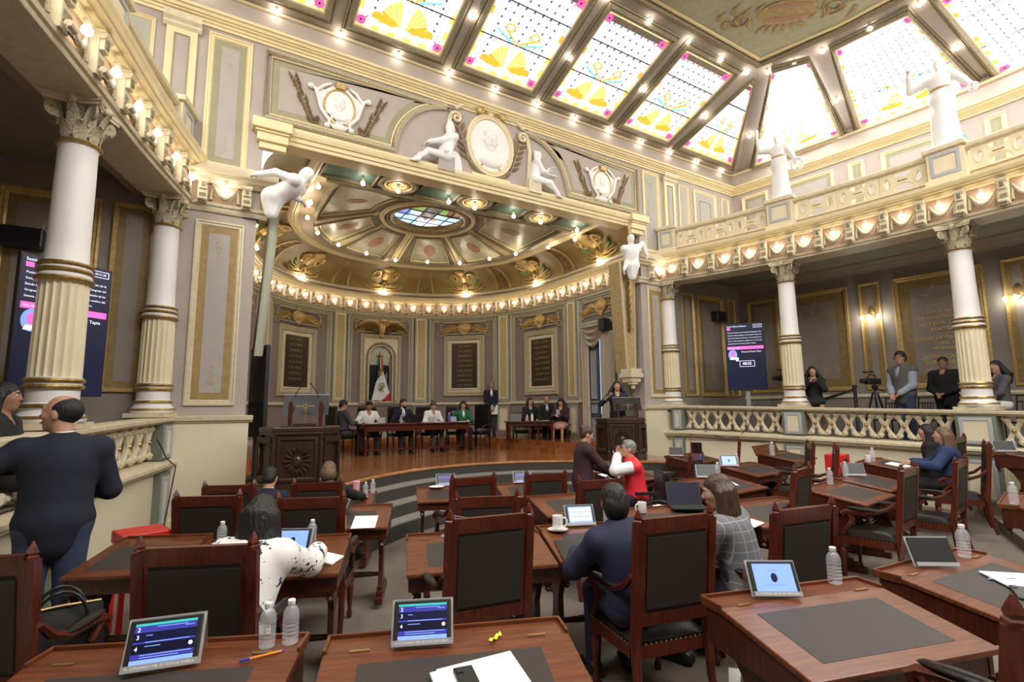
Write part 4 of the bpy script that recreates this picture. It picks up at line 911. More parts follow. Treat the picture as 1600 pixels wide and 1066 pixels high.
o = bevel(MB(AP.P).box((ds0 + 1.02, 3.92, .24), (.22, .30, .22)).build('wall_speaker', 'black', smooth=0)); tag(o, 'small black speaker box beside the swag valance over the stage door', 'speaker')
# side returns of the opening
for s0, s1 in ((-hl, -hl + .75), (hl - .75, hl)): MB(AP.P).sweep(s0, s1, 2, [(.6, .004), (5.0, .004)]).build('return_face', 'green_grey', ap, smooth=0)
for sg in (-1, 1): MB().box((CX + sg * 4.36, 9.20, 5.7), (.22, .5, 1.8)).build('return_block', 'mauve', wf, smooth=0)
# ---- cove and ceiling
def coved(v): return (4.22 - .85 * (1 - math.cos(v * PI / 2)), 5.12 - 1.25 * (1 - math.cos(v * PI / 2)), 5.66 + .62 * math.sin(v * PI / 2))
rings = []
for j in range(9):
    a, b, z = coved(j / 8); rings.append([(x, y, z) for x, y in sup(a, b, 90, ext=9.02)])
k = len(rings[0]); mb = MB(); mb.add([p for r in rings for p in r], [(j * k + i, (j + 1) * k + i, (j + 1) * k + i + 1, j * k + i + 1) for j in range(8) for i in range(k - 1)]); cv = mb.build('ceiling_cove', 'cove'); struct(cv)
CV = Wall(sup(4.22, 5.12, 160)); CV.o = CV.L / 2
def covP(s, v, h):
    p0 = Vector(CV.P(s, 0, 0)); n = Vector(CV.P(s, 0, 1)) - p0; d = .95 * (1 - math.cos(v * PI / 2)); z = 5.66 + .62 * math.sin(v * PI / 2)
    nn = (n * math.cos(v * 1.3) + Vector((0, 0, -math.sin(v * 1.3)))) ; p = p0 + n * d + nn * h; return (p.x, p.y, z + nn.z * h)
lip = [(x, y) for x, y in sup(3.36, 3.86, 100, ext=9.05)]
LW = Wall(lip); mb = MB(LW.P); mb.sweep(0, LW.L, 110, [(6.27, -.04), (6.22, .0), (6.20, .05), (6.22, .08), (6.21, .11), (6.24, .14), (6.24, .17), (6.28, .19)]); mb.build('cove_lip', 'yellow_cream', cv)
ZA = 6.72; ZR = 6.27
OC = (CX + .02, 12.27)
inn = sup(2.80, 3.28, 120, ext=10.15)
def rayR(a):
    d = Vector((math.cos(a), math.sin(a))); best = 3
    poly = inn
    for i in range(len(poly)):
        p = Vector(poly[i]) - Vector(OC); q = Vector(poly[(i + 1) % len(poly)]) - Vector(OC); e = q - p; den = d.x * e.y - d.y * e.x
        if abs(den) < 1e-9: continue
        t = (p.x * e.y - p.y * e.x) / den; u = (p.x * d.y - p.y * d.x) / den
        if t > 0 and -1e-6 <= u <= 1 + 1e-6: best = min(best, t) if best != 3 else t
    return best
def zc(x, y):
    dx, dy = x - OC[0], y - OC[1]; r = math.hypot(dx, dy); R_ = rayR(math.atan2(dy, dx)); t = min(1, max(0, (r - 1.3) / max(.2, R_ - 1.3))); return ZA - (ZA - ZR) * t
_A = [2 * PI * i / 96 for i in range(97)]; _RR = [rayR(a) for a in _A]
mb = MB(); vs = []
for a, R_ in zip(_A, _RR):
    for t in (0, .33, .66, 1): r = .94 + (R_ - .94) * t; x, y = OC[0] + r * math.cos(a), OC[1] + r * math.sin(a); vs.append((x, y, zc(x, y)))
mb.add(vs, [(4 * i + j, 4 * i + j + 1, 4 * i + 5 + j, 4 * i + 4 + j) for i in range(96) for j in range(3)]); ac = mb.build('ceiling_apse', 'ochre_ceiling'); struct(ac)
_o1, _o2 = sup(3.42, 3.92, 120, ext=9.0), sup(2.78, 3.26, 120, ext=10.1)
MB().add([(x, y, ZR + .004) for x, y in _o1] + [(x, y, ZR + .004) for x, y in _o2], [(i, 123 + i, 124 + i, i + 1) for i in range(122)] + [(0, 122, 245, 123)]).build('ceiling_border', 'ochre_ceiling', ac, smooth=0)
def sector(a0, a1, s=0.0):
    n = 12; a0, a1 = math.radians(a0), math.radians(a1); da = (a1 - a0) * s; a0 += da; a1 -= da; pin, pout = [], []
    for i in range(n + 1):
        a = a0 + (a1 - a0) * i / n; R_ = rayR(a); r0 = 1.38 + (R_ - 1.38) * s; r1 = R_ - (R_ - 1.38) * s
        for l, r in ((pin, r0), (pout, r1)): x, y = OC[0] + r * math.cos(a), OC[1] + r * math.sin(a); l.append((x, y, zc(x, y)))
    return pin, pout
for a0, a1 in ((98, 129), (137, 168), (176, 226), (51, 82), (12, 43), (-46, 4)):
    i_, o_ = sector(a0, a1); dn = lambda l, h: [(x, y, z - h) for x, y, z in l]
    MB().tube(dn(i_, .02) + dn(o_[::-1], .02), .065, 6, closed=True).build('panel_moulding', 'carve', ac)
    i2, o2 = sector(a0, a1, .07); MB().tube(dn(i2, .035) + dn(o2[::-1], .035), .02, 5, closed=True).build('panel_bead', 'yellow_cream', ac)
    MB().add(dn(i2, .012) + dn(o2, .012), [(k, k + 1, 14 + k, 13 + k) for k in range(12)]).build('painted_panel', 'ceil_panel', ac)
    am = math.radians((a0 + a1) / 2); r = (1.38 + rayR(am)) / 2; c = (OC[0] + r * math.cos(am), OC[1] + r * math.sin(am))
    q = [(c[0] + .26 * math.cos(t) * math.cos(am) - .17 * math.sin(t) * math.sin(am), c[1] + .26 * math.cos(t) * math.sin(am) + .17 * math.sin(t) * math.cos(am)) for t in [i * PI / 9 for i in range(18)]]
    MB().add([(x, y, zc(x, y) - .018) for x, y in q][::-1], [tuple(range(18))]).build('painted_rose', 'rose_paint', ac, smooth=0)
for a in (90, 133, 47, 172, 8):      # ribs
    a = math.radians(a); r1 = rayR(a); mb = MB()
    for off, z, r in ((-.10, .03, .03), (.10, .03, .03), (0, .0, .06)): mb.tube([(OC[0] + rr * math.cos(a) - off * math.sin(a), OC[1] + rr * math.sin(a) + off * math.cos(a), ZA - (ZA - ZR) * max(0, (rr - 1.3) / (r1 - 1.3)) - z) for rr in (1.2, (1.2 + r1) / 2, r1)], r, 5)
    mb.build('ceiling_rib', 'yellow_cream', ac)
def circ(r, z, n=48, c=OC): return [(c[0] + r * math.cos(2 * PI * i / n), c[1] + r * math.sin(2 * PI * i / n), z) for i in range(n)]
for r, z, rad, m in ((1.30, ZA - .02, .06, 'carve'), (1.17, ZA - .05, .07, 'yellow_cream'), (1.04, ZA - .04, .05, 'carve'), (.95, ZA - .03, .06, 'gold_dark')):
    MB().tube(circ(r, z), rad, 6, closed=True).build('oval_moulding', m, ac)
mb = MB(); c1, c2 = circ(.95, ZA - .03), circ(.87, ZA + .14); mb.add(c1 + c2, [(i, (i + 1) % 48, 48 + (i + 1) % 48, 48 + i) for i in range(48)]); mb.build('oval_reveal', 'gold_dark', ac)
# stained glass roundel
sg = MB().add([(x, y, ZA + .10) for x, y, z in circ(.90, 0)][::-1], [tuple(range(48))]).build('window_20', 'oval_sky', ac, smooth=0)
gp = lambda u, v, h: (OC[0] + u, OC[1] + v, ZA + .09 - h)
def piece(pts, m, h=.004): return MB(gp).prism(pts, 0, h).build('glass_piece', m, sg, smooth=0)
def disc_clip(pts): return [(u, v) if u * u + v * v < .77 else (u * .875 / math.hypot(u, v), v * .875 / math.hypot(u, v)) for u, v in pts]
piece(disc_clip([(-.9, -.05), (-.5, -.12), (-.2, -.05), (.2, -.10), (.6, -.05), (.9, -.1), (.7, -.6), (.3, -.84), (0, -.88), (-.4, -.8), (-.75, -.5)]), 'oval_brown'); piece([(-.5, -.1), (-.2, -.06), (-.2, -.5), (-.5, -.4)], 'oval_green', .006); piece([(.1, -.12), (.42, -.15), (.35, -.55), (.12, -.5)], 'oval_green', .006)
piece(disc_clip([(-.9, -.05), (-.5, -.1), (-.45, .3), (-.85, .25)]), 'oval_blue', .006); piece(disc_clip([(-.1, .5), (.3, .45), (.7, .5), (.3, .85), (0, .9)]), 'oval_white', .006)
piece([(-.18, .15), (.15, .18), (.2, -.1), (.12, -.6), (-.28, -.62), (-.22, -.2)], 'oval_grey', .008); piece([(-.32, .2), (-.1, .35), (-.05, .2), (-.3, .12)], 'oval_skin', .010); piece([(.16, .3), (.3, .42), (.34, .2), (.2, .12)], 'oval_skin', .010); piece([(-.08, .22), (.08, .42), (.14, .2)], 'oval_grey', .010)
mb = MB(gp)
for k in (-.55, -.18, .18, .55): w = math.sqrt(.78 - k * k); mb.tube([(k, -w, .012), (k, w, .012)], .014, 4); mb.tube([(-w, k, .012), (w, k, .012)], .014, 4)
mb.build('lead_line', 'lead', sg, smooth=0)
# front band with three rosettes and teal fields
for x in (CX - 1.70, CX + .03, CX + 1.78):
    for r, rad, m in ((.36, .055, 'carve'), (.27, .04, 'yellow_cream'), (.18, .05, 'gold_leaf')): MB().tube(circ(r, ZR - .03, 24, (x, 9.66)), rad, 6, closed=True).build('rosette_ring', m, ac)
    mb = MB(lambda u, v, h: (x + u, 9.66 + v, ZR - h))
    for i in range(8): mb.leaf(0, 0, i * PI / 4, .22, .12, .06)
    mb.build('rosette', 'carve_light', ac)
for x0, x1 in ((CX - 3.15, CX - 2.15), (CX - 1.25, CX - .42), (CX + .48, CX + 1.30), (CX + 2.25, CX + 3.15)):
    f = lambda u, v, h: (u, v, ZR - h); MB(f).rect(x0, x1, 9.98, 9.38, .02).build('teal_field', 'teal', ac, smooth=0)
    MB(f).tube([(x0, 9.38, .02), (x1, 9.38, .02), (x1, 9.98, .02), (x0, 9.98, .02)], .05, 5, closed=True).build('panel_moulding', 'carve', ac)
MB().tube([(CX - 3.35, 9.2, ZR - .02), (CX + 3.35, 9.2, ZR - .02)], .05, 6).build('band_moulding', 'carve', ac); MB().tube([(CX - 3.0, 10.12, ZR - .03), (CX + 3.0, 10.12, ZR - .03)], .06, 6).build('band_moulding', 'carve', ac)
gb = ('bare round bulb on the ceiling over the stage', 'bulbs round the apse ceiling')
for p in ((1.78, 10.1), (1.80, 11.0), (1.92, 11.95), (2.33, 12.9), (3.0, 13.6), (3.86, 14.0), (4.78, 14.25), (5.66, 13.95), (6.55, 13.6), (7.1, 12.75), (7.5, 11.95), (7.95, 11.0), (8.15, 10.1)):
    bulb((CX + (p[0] - 4.9) * 1.0, p[1] + .15, ZR - .17), *gb, src=_bs)
for x in (2.62, 3.33, 4.44, 5.06, 6.06, 6.81, 7.9): bulb((x, 9.68, ZR - .16), *gb, src=_bs)
# cove trophies, strips and their spot bulbs
def trophy(s):
    f = lambda u, z, h: covP(s + u, max(0, min(1, z)), h)
    mb = MB(f)
    for sd in (-1, 1):
        for k in range(6): mb.leaf(sd * .06, .30 + .05 * k, PI / 2 - sd * (.35 + .22 * k), .55 - .03 * k, .12, .10, curl=.4 * sd)
        sp = [(sd * (.32 + (.15 - .007 * i) * math.cos(i * .5)), .60 + (.20 - .010 * i) * math.sin(i * .5), .07) for i in range(18)]; mb.tube(sp, .035, 5)
        mb.tube([(sd * .05, .10, .06), (sd * .3, .08, .06), (sd * .55, .14, .05), (sd * .62, .2, .04)], .03, 5); mb.tube([(sd * .05, .20, .06), (sd * .35, .17, .05), (sd * .5, .25, .04)], .022, 5)
        for k in range(3): mb.tube([(sd * .12, .2, .05), (sd * (.52 + .08 * k), .42 - .09 * k, .05)], .014, 4)
    mb.ell((0, .62, .06), (.16, .22, .09), 10, 6); mb.ell((0, .85, .05), (.22, .12, .08), 10, 6)
    mb.tube([(.075 * math.sin(t), .17 + .15 * math.cos(t), .09) for t in [i * PI / 8 for i in range(16)]], .022, 5, closed=True); mb.build('gilt_trophy', 'gold_leaf', cv, smooth=0)
    mb = MB(f); mat('flag_leaf', (.16, .26, .10), .6) if 'flag_leaf' not in MATS else None
    for sd in (-1, 1): mb.leaf(sd * .28, .22, PI / 2 - sd * .75, .42, .16, .07); mb.leaf(sd * .36, .16, PI / 2 - sd * 1.0, .36, .12, .06)
    mb.build('painted_banner', 'flag_leaf', cv, smooth=0)
    bulb(covP(s, 0, .14)[:2] + (5.66,), 'bright bulb on the cove moulding below a gilt trophy', 'bulbs under the cove trophies', 1.3, _bs)
def cstrip(s):
    f = lambda u, z, h: covP(s + u, max(0, min(1, z)), h)
    mb = MB(f)
    for u in (-.2, .2): mb.tube([(u * (1.3 - .5 * t), .06 + .86 * t, .02) for t in [i / 8 for i in range(9)]], .032, 5)
    mb.build('gilt_strip_edge', 'gold_leaf', cv); mb = MB(f)
    mb.grid(lambda a, b: ((a - .5) * .4 * (1.3 - .5 * b), .06 + .86 * b, .008), 2, 8); mb.build('strip_field', 'ochre_dark', cv); mb = MB(f)
    for k in range(6):
        for sd in (-1, 1): mb.leaf(0, .12 + .13 * k, PI / 2 - sd * .8, .17, .07, .035)
    mb.build('strip_foliage', 'gold_dark', cv, smooth=0)
for k in (-3, -2, -1, 0, 1, 2, 3): trophy(C0 + k * 2.87); 
for k in (-2.5, -1.5, -.5, .5, 1.5, 2.5): cstrip(C0 + k * 2.87)
# ================================================================ PROSCENIUM RELIEFS
def tymp(mir):
    m = (lambda x: 10.08 - x) if mir else (lambda x: x)
    arc = [(4.2 - 1.2 * math.cos(t), 6.57 + 1.18 * math.sin(t)) for t in [PI / 2 * i / 12 for i in range(13)]]
    path = [(.78, 7.75), (.78, 6.57)] + arc
    path = [(m(x), z) for x, z in path]
    if mir: path = path[::-1]
    c = Vector((m(2.1), 7.2))
    def ins(d):     # inward offset of the outline
        n = len(path); out = []
        for i in range(n):
            a, b, e = Vector(path[i - 1]), Vector(path[i]), Vector(path[(i + 1) % n]); n1 = Vector((-(b - a).y, (b - a).x)).normalized(); n2 = Vector((-(e - b).y, (e - b).x)).normalized()
            k = n1 + n2; k = k / max(.35, k.dot(n1)) if k.length > 1e-6 else n1; out.append((b.x + k.x * d, b.y + k.y * d))
        return out
    MB(WF.P).tube([(x, z, .02) for x, z in path], .055, 6, closed=True).build('relief_frame', 'carve_light', wf)
    MB(WF.P).tube([(x, z, .02) for x, z in ins(.075)], .022, 5, closed=True).build('relief_bead', 'yellow_cream', wf)
    MB(WF.P).prism(ins(.10), .0, .008).build('relief_border', 'olive', wf, smooth=0); MB(WF.P).prism(ins(.20), .008, .012).build('relief_field', 'mauve', wf, smooth=0)
tymp(0); tymp(1)
def branch(u, z, pts, m, par, lw=.05, L=.17):
    mb = MB(WF.P); P3 = [(x, y, .03) for x, y in pts]; mb.tube(P3, .014, 5)
    for i in range(1, len(pts)):
        (x0, y0), (x1, y1) = pts[i - 1], pts[i]; a = math.atan2(y1 - y0, x1 - x0)
        for k in (0, .5):
            x, y = x0 + (x1 - x0) * k, y0 + (y1 - y0) * k
            for sd in (-1, 1): mb.leaf(x, y, a + sd * .6, L, lw, .05)
    mb.leaf(pts[-1][0], pts[-1][1], a, L, lw, .05)
    return mb.build('laurel_branch', m, par, smooth=0)
def rel(par_loc): return par_loc
def medallion(u, z, lab, big=False, mir=1):
    t = thing('portrait_medallion', lab, 'relief', WF.P(u, z, 0)); o = Vector(WF.P(u, z, 0))
    f = lambda x, y, h: tuple(Vector(WF.P(u + x, z + y, h)) - o)
    rx, rz = (.46, .56) if big else (.25, .31)
    mb = MB(f); mb.prism([(rx * math.cos(t_), rz * math.sin(t_)) for t_ in [i * PI / 16 for i in range(32)]], 0, .03); mb.build('disc', 'white', t, smooth=0)
    k = rx / .25
    mb = MB(f)   # bust in low relief
    mb.ell((0, .06 * k, .03), (.085 * k, .115 * k, .05 * k), 14, 10); mb.ell((0, -.02 * k, .03), (.05 * k, .07 * k, .035 * k), 10, 6); mb.ell((0, -.17 * k, .03), (.17 * k, .10 * k, .045 * k), 14, 8)
    mb.ell((0.0, .045 * k, .03 + .045 * k), (.018 * k, .04 * k, .02 * k), 8, 6); mb.ell((0, .135 * k, .03), (.095 * k, .06 * k, .045 * k), 12, 6)
    for sd in (-1, 1): mb.ell((sd * .035 * k, .075 * k, .03 + .042 * k), (.02 * k, .010 * k, .010 * k), 8, 4); mb.ell((sd * .088 * k, .05 * k, .03), (.015 * k, .03 * k, .02 * k), 6, 4)
    mb.ell((0, -.005 * k, .03 + .040 * k), (.028 * k, .009 * k, .010 * k), 8, 4); mb.build('bust', 'white', t)
    mb = MB(f); mb.tube([(rx * 1.06 * math.cos(t_), rz * 1.06 * math.sin(t_), .03) for t_ in [i * PI / 20 for i in range(40)]], .03 if big else .02, 6, closed=True); mb.build('oval_rim', 'yellow_cream' if big else 'gold_leaf', t)
    if big:
        mb = MB(f); mb.tube([(rx * 1.16 * math.cos(t_), rz * 1.16 * math.sin(t_), .02) for t_ in [i * PI / 20 for i in range(40)]], .045, 6, closed=True); mb.build('outer_rim', 'cream', t)
        for sd in (-1, 1):
            mb = MB(f); pts = [(sd * (.12 + .08 * i), -.66 + .002 * i * i * i) for i in range(3)] + [(sd * (.50 + .05 * i), -.45 + .14 * i) for i in range(6)]
            mb.tube([(x, y, .03) for x, y in pts], .02, 5)
            for i in range(2, len(pts)):
                for q in (-1, 1): mb.leaf(pts[i][0], pts[i][1], PI / 2 - sd * .3 + q * .7, .26, .09, .06)
            mb.build('palm_branch', 'bronze_leaf', t, smooth=0)
            mb = MB(f); mb.tube([(sd * (.80 + (.13 - .008 * i) * math.cos(i * .6)), .38 + (.13 - .008 * i) * math.sin(i * .6), .05) for i in range(16)] , .035, 6)
            mb.tube([(sd * .92, .40, .03), (sd * .98, .1, .03), (sd * .96, -.3, .03), (sd * .93, -.75, .03)], .045, 6); mb.tube([(sd * .25, .82, .04), (sd * .45, .70, .05), (sd * .62, .72, .05), (sd * .82, .58, .04)], .04, 6); mb.build('scroll', 'cream', t)
        mb = MB(f)
        for k2 in range(11): mb.leaf(0, .66, PI * (.02 + .096 * k2), .30 - .004 * (k2 - 5) ** 2, .11, .10)
        for sd in (-1, 1): mb.ell((sd * .27, .70, .05), (.09, .09, .06), 8, 6); mb.tube([(sd * (.27 + .07 * math.cos(q)), .70 + .07 * math.sin(q), .1) for q in [i * PI / 6 for i in range(12)]], .018, 5, closed=True)
        mb.build('crest', 'gold_leaf', t, smooth=0); mb = MB(f); mb.box((0, -.74, .04), (.9, .10, .05)); mb.build('base_strip', 'yellow_cream', t, smooth=0)
    else:
        MB(f).prism([(-.36, .10), (-.30, -.12), (-.16, -.36), (0, -.42), (.16, -.36), (.30, -.12), (.36, .10), (.44, .26), (.26, .27), (.12, .40), (-.12, .40), (-.26, .27), (-.44, .26)], 0, .025).build('cartouche_plate', 'white', t, smooth=0)
        for sd in (-1, 1):
            mb = MB(f); mb.tube([(sd * .52, .26, .04), (sd * .42, .22, .05), (sd * .36, .05, .05), (sd * .32, -.12, .05), (sd * .17, -.30, .05), (sd * .20, -.40, .04)], [.025, .034, .036, .034, .032, .024], 8); mb.ell((sd * .50, .25, .05), (.06, .055, .045), 8, 6); mb.ell((sd * .21, -.40, .05), (.055, .05, .05), 8, 6)
            mb.tube([(sd * .40, .20, .04), (sd * .28, .33, .05), (sd * .16, .40, .05)], [.028, .03, .022], 8); mb.build('cartouche_scroll', 'white', t)
            pts = [(sd * (.34 + .06 * i), -.38 - .01 * i) for i in range(3)] + [(sd * (.50 + .055 * i), -.30 + .125 * i) for i in range(6)]
            mb = MB(f); mb.tube([(x, y, .03) for x, y in pts], .012, 5)
            for i in range(1, len(pts)):
                for q in (-1, 1):
                    for e in (0, .5): mb.leaf(pts[i][0] * (1 - e) + pts[i - 1][0] * e, pts[i][1] * (1 - e) + pts[i - 1][1] * e, PI / 2 - sd * .30 + q * (.75 + .15 * (i % 3)), .13 + .02 * (i % 2), .055, .06, curl=-q * .5)
            mb.build('laurel_branch', 'bronze_leaf', t, smooth=0)
        mb = MB(f); mb.box((0, .39, .06), (.16, .10, .06)); [mb.leaf(0, .36, PI * (.1 + .2 * i), .14, .06, .09) for i in range(5)]; mb.build('clasp', 'gold_leaf', t, smooth=0)
        mb = MB(f); mb.ell((0, -.38, .04), (.14, .07, .05), 10, 6); mb.build('shell_foot', 'white', t)
        mb = MB(f); [mb.leaf(-.24 + .05 * i, -.14 - .035 * i, -.7 + (i % 2) * .9, .12, .06, .07) for i in range(6)]; mb.build('oak_leaf', 'bronze_leaf', t, smooth=0)
    return t
medallion(5.06, 7.22, 'large white oval portrait medallion at the middle of the proscenium', True)
medallion(1.98, 7.10, 'white portrait cartouche above the left atlas figure')
medallion(8.14, 7.07, 'white portrait cartouche above the right bearded atlas figure')
for x in (3.50, 6.32): pass
# slanted gilt consoles under the atlas figures
for mir in (0, 1):
    m = (lambda x: 10.06 - x) if mir else (lambda x: x)
    def cf(u, v, h): t = v; return (m(.90 + .14 * t + u * .06 if not mir else 1.04 + .24 * t + u * (.13 + .09 * t)), 8.92 + .22 * (1 - t) - h, 2.62 + 2.60 * t)
    mb = MB(cf); mb.grid(lambda a, b: (-1 + 2 * a, b, 0), 1, 6); mb.grid(lambda a, b: (1, b, -.4 * a), 1, 6); mb.grid(lambda a, b: (-1, b, -.4 * a), 1, 6); mb.build('console_shaft', 'ochre_paint' if mir else 'sage', wf, smooth=0)
    mb = MB(cf)
    for u in (-1, 1): mb.tube([(u, t, .0) for t in (0, .25, .5, .75, 1)], .035, 5)
    mb.build('console_edge', 'cream', wf)
    if not mir: continue
    mb = MB(cf)
    for k in range(9):
        for sd in (-1, 1): mb.add([(0, .35 + .065 * k, .02), (sd * .5, .38 + .065 * k, .05), (sd * .35, .44 + .065 * k, .02), (0, .42 + .065 * k, .06)], [(0, 1, 2, 3)])
    mb.build('console_foliage', 'gold_dark', wf, smooth=0)
    x0 = m(.93 if not mir else 1.04); mb = MB(); mb.box((x0, 9.15, 2.52), (.40, .4, .10)); mb.box((x0, 9.15, 2.62), (.34, .36, .12)); mb.box((x0, 9.15, 2.42), (.30, .3, .12), taper=1.1); mb.ell((x0, 9.1, 2.33), (.15, .1, .06), 8, 5); mb.ell((x0, 9.1, 2.25), (.06, .05, .07), 8, 5); mb.build('console_foot', 'ivory', wf, smooth=0)
# ================================================================ CHAIRS
def make_chair(wood='red_wood'):
    t = thing('chamber_chair', 'x', 'chair')
    W2, B = .25, -.27
    mb = MB(); mb.grid(lambda a, b: (-.255 + .51 * a, -.25 + .52 * b, .415 + .075 * (max(0, (1 - abs(2 * a - 1) ** 4) * (1 - abs(2 * b - 1) ** 4))) ** .5), 12, 12)
    mb.box((0, .01, .405), (.52, .53, .03)); mb.build('seat', 'leather', t)
    for s in (-1, 1):
        mb = MB(); rec = lambda z: B - .085 * max(0, (z - .42) / .75)
        for z0, z1 in ((.42, .8), (.8, 1.10)):
            vs = [(s * W2 + dx, rec(z) + dy, z) for z in (z0, z1) for dx, dy in ((-.024, -.026), (.024, -.026), (.024, .026), (-.024, .026))]
            mb.add(vs, [(3, 2, 1, 0), (4, 5, 6, 7), (0, 1, 5, 4), (1, 2, 6, 5), (2, 3, 7, 6), (3, 0, 4, 7)])
        mb.lathe([(.032, 0), (.032, .012), (.024, .018), (.028, .030), (.018, .052), (.005, .076), (.0, .08)], 4, (s * W2, rec(1.1), 1.10)); mb.build('post', wood, t, smooth=0)
        mb = MB(); mb.tube([(s * W2, B, .42), (s * W2, B - .01, .2), (s * W2, B - .06, .0)], [.03, .026, .022], 6); mb.build('leg', wood, t)
        mb = MB(); mb.lathe([(.022, 0), (.026, .03), (.016, .06), (.024, .16), (.030, .26), (.018, .28), (.032, .30), (.032, .40)], 10, (s * .235, .235, 0)); mb.build('leg', wood, t)
        mb = MB(); mb.tube([(s * .27, B - .02, .80), (s * .275, B + .06, .725), (s * .28, B + .16, .685), (s * .285, .08, .675), (s * .285, .16, .665), (s * .285, .19, .64), (s * .28, .18, .61)], [.018, .022, .024, .022, .026, .03, .02], 6)
        mb.tube([(s * .28, .15, .65), (s * .272, .10, .58), (s * .255, .17, .50), (s * .245, .22, .42)], [.022, .02, .024, .026], 6); ar = mb.build('arm', wood, t)
        mb = MB(); mb.ell((s * .285, .01, .702), (.034, .16, .022), 10, 6); mb.build('arm_pad', 'leather', ar)
    f = lambda x, y, z: (x, y + B - .085 * max(0, (z - .42) / .75), z)
    mb = MB(f); mb.box((0, 0, 1.08), (.46, .04, .085)); mb.build('top_rail', wood, t, smooth=0)
    mb = MB(f); mb.box((0, 0, .56), (.46, .04, .075)); mb.build('lower_rail', wood, t, smooth=0)
    mb = MB(f); mb.box((0, .0, .818), (.455, .026, .45)); mb.box((0, .0, .818), (.40, .050, .40), taper=1); mb.build('back_panel', 'leather_back', t, smooth=0)
    for s in (-1, 1): MB(f).box((s * .215, 0, .818), (.03, .034, .45)).build('stile', wood, t, smooth=0)
    mb = MB(); mb.box((0, .245, .37), (.46, .03, .07)); mb.box((0, -.25, .37), (.46, .03, .07)); mb.box((-.25, 0, .37), (.03, .46, .07)); mb.box((.25, 0, .37), (.03, .46, .07)); mb.build('apron', wood, t, smooth=0)
    mb = MB()
    for i in range(15):
        for s in (-1, 1): mb.ell((s * .262, -.24 + .034 * i, .408), .006, 5, 3)
        mb.ell((-.24 + .034 * i, .275, .408), .006, 5, 3); mb.ell((-.24 + .034 * i, -.258, .408), .006, 5, 3)
    struct(mb.build('nail_head', 'brass', t), 'stuff')
    return t
_chair = make_chair()
CH = {}
def chair(key, x, y, rz, f, label, first=[True]):
    r = math.radians(rz); cx, cy = x - math.sin(r) * .34, y + math.cos(r) * .34
    z = floorz(cx, cy) if f is None else f
    o = _chair if first[0] else dup(_chair); first[0] = False
    o.location = (cx, cy, z); o.rotation_euler = (0, 0, r); o['label'] = label; o['group'] = 'high-backed chairs of the chamber'; CH[key] = (cx, cy, z, r); return o
for a in (('C1', -.78, 3.32, -24, .0, 'high-backed chair at the left edge, in front of the black handbag'), ('C2', .08, 2.97, -24, 0, 'high-backed chair seen from behind, beside the woman in the floral blouse'),
    ('C3', .19, 5.15, -26, -.07, 'high-backed chair directly ahead of the floral blouse woman, left of her head'), ('C4', .43, 6.45, -27, -.15, 'high-backed chair near the foot of the white pier, beside the dark-suited bowed man'),
    ('C5', .88, 4.5, -24, -.06, 'high-backed chair between the floral blouse woman and the pink tumbler desk'), ('C6', 1.26, 6.1, -23, -.15, 'high-backed chair of the blond person beside the pink tumbler'),
    ('C7', 1.57, 2.80, -9, 0, 'large high-backed chair in the middle, behind the lit tablet on the front desk'), ('C8', 2.10, 3.80, -22, -.07, 'high-backed chair showing only its top rail just beyond the large middle chair'),
    ('C9', 2.78, 5.35, -6, -.13, 'high-backed chair beside the desk with the white plate'), ('C10', 3.72, 5.27, -13, -.15, 'high-backed chair facing the stage steps, left of the standing maroon-jacketed woman'),
    ('C11', 3.55, 4.08, -9, -.08, 'darker high-backed chair behind the man in the red vest'), ('C12', 2.46, 2.19, -12, 0, 'large high-backed chair of the short-haired woman in navy, with its leather seat showing'),
    ('C13', 3.33, 1.92, -9, 0, 'high-backed chair right of the long-haired woman, behind the blue-screened tablet'), ('C14', 6.25, 2.50, 8, .0, 'high-backed chair seen side-on at the desk with the bright red edge'),
    ('C15', 7.62, 2.52, 8, .0, 'high-backed armchair side-on with a shiny seat, just behind the denim-jacketed woman'), ('C16', 9.15, 2.72, 22, .10, 'high-backed chair showing its leather back and right arm, nearest the carpeted step'),
    ('C17', 10.1, 3.32, 4, .14, 'high-backed chair with a dark garment on it beside the balustrade pier'), ('C18', 5.35, 3.08, 14, .0, 'high-backed chair seen obliquely, just right of the long-haired woman'),
    ('C19', 8.32, 4.62, 38, .05, 'farther of the two overlapping high-backed chairs below the right balustrade'), ('C19b', 7.75, 3.95, 30, .05, 'nearer of the two overlapping high-backed chairs below the right balustrade'), ('C20', 6.55, 5.36, 20, -.08, 'high-backed chair in front of the black square hatch'),
    ('C21', 8.2, 5.78, 35, .02, 'high-backed chair seen exactly edge-on against the cream parapet'), ('C22', 2.12, .53, -4, .08, 'black-looking high-backed chair cut off by the lower right corner')):
    chair(*a)
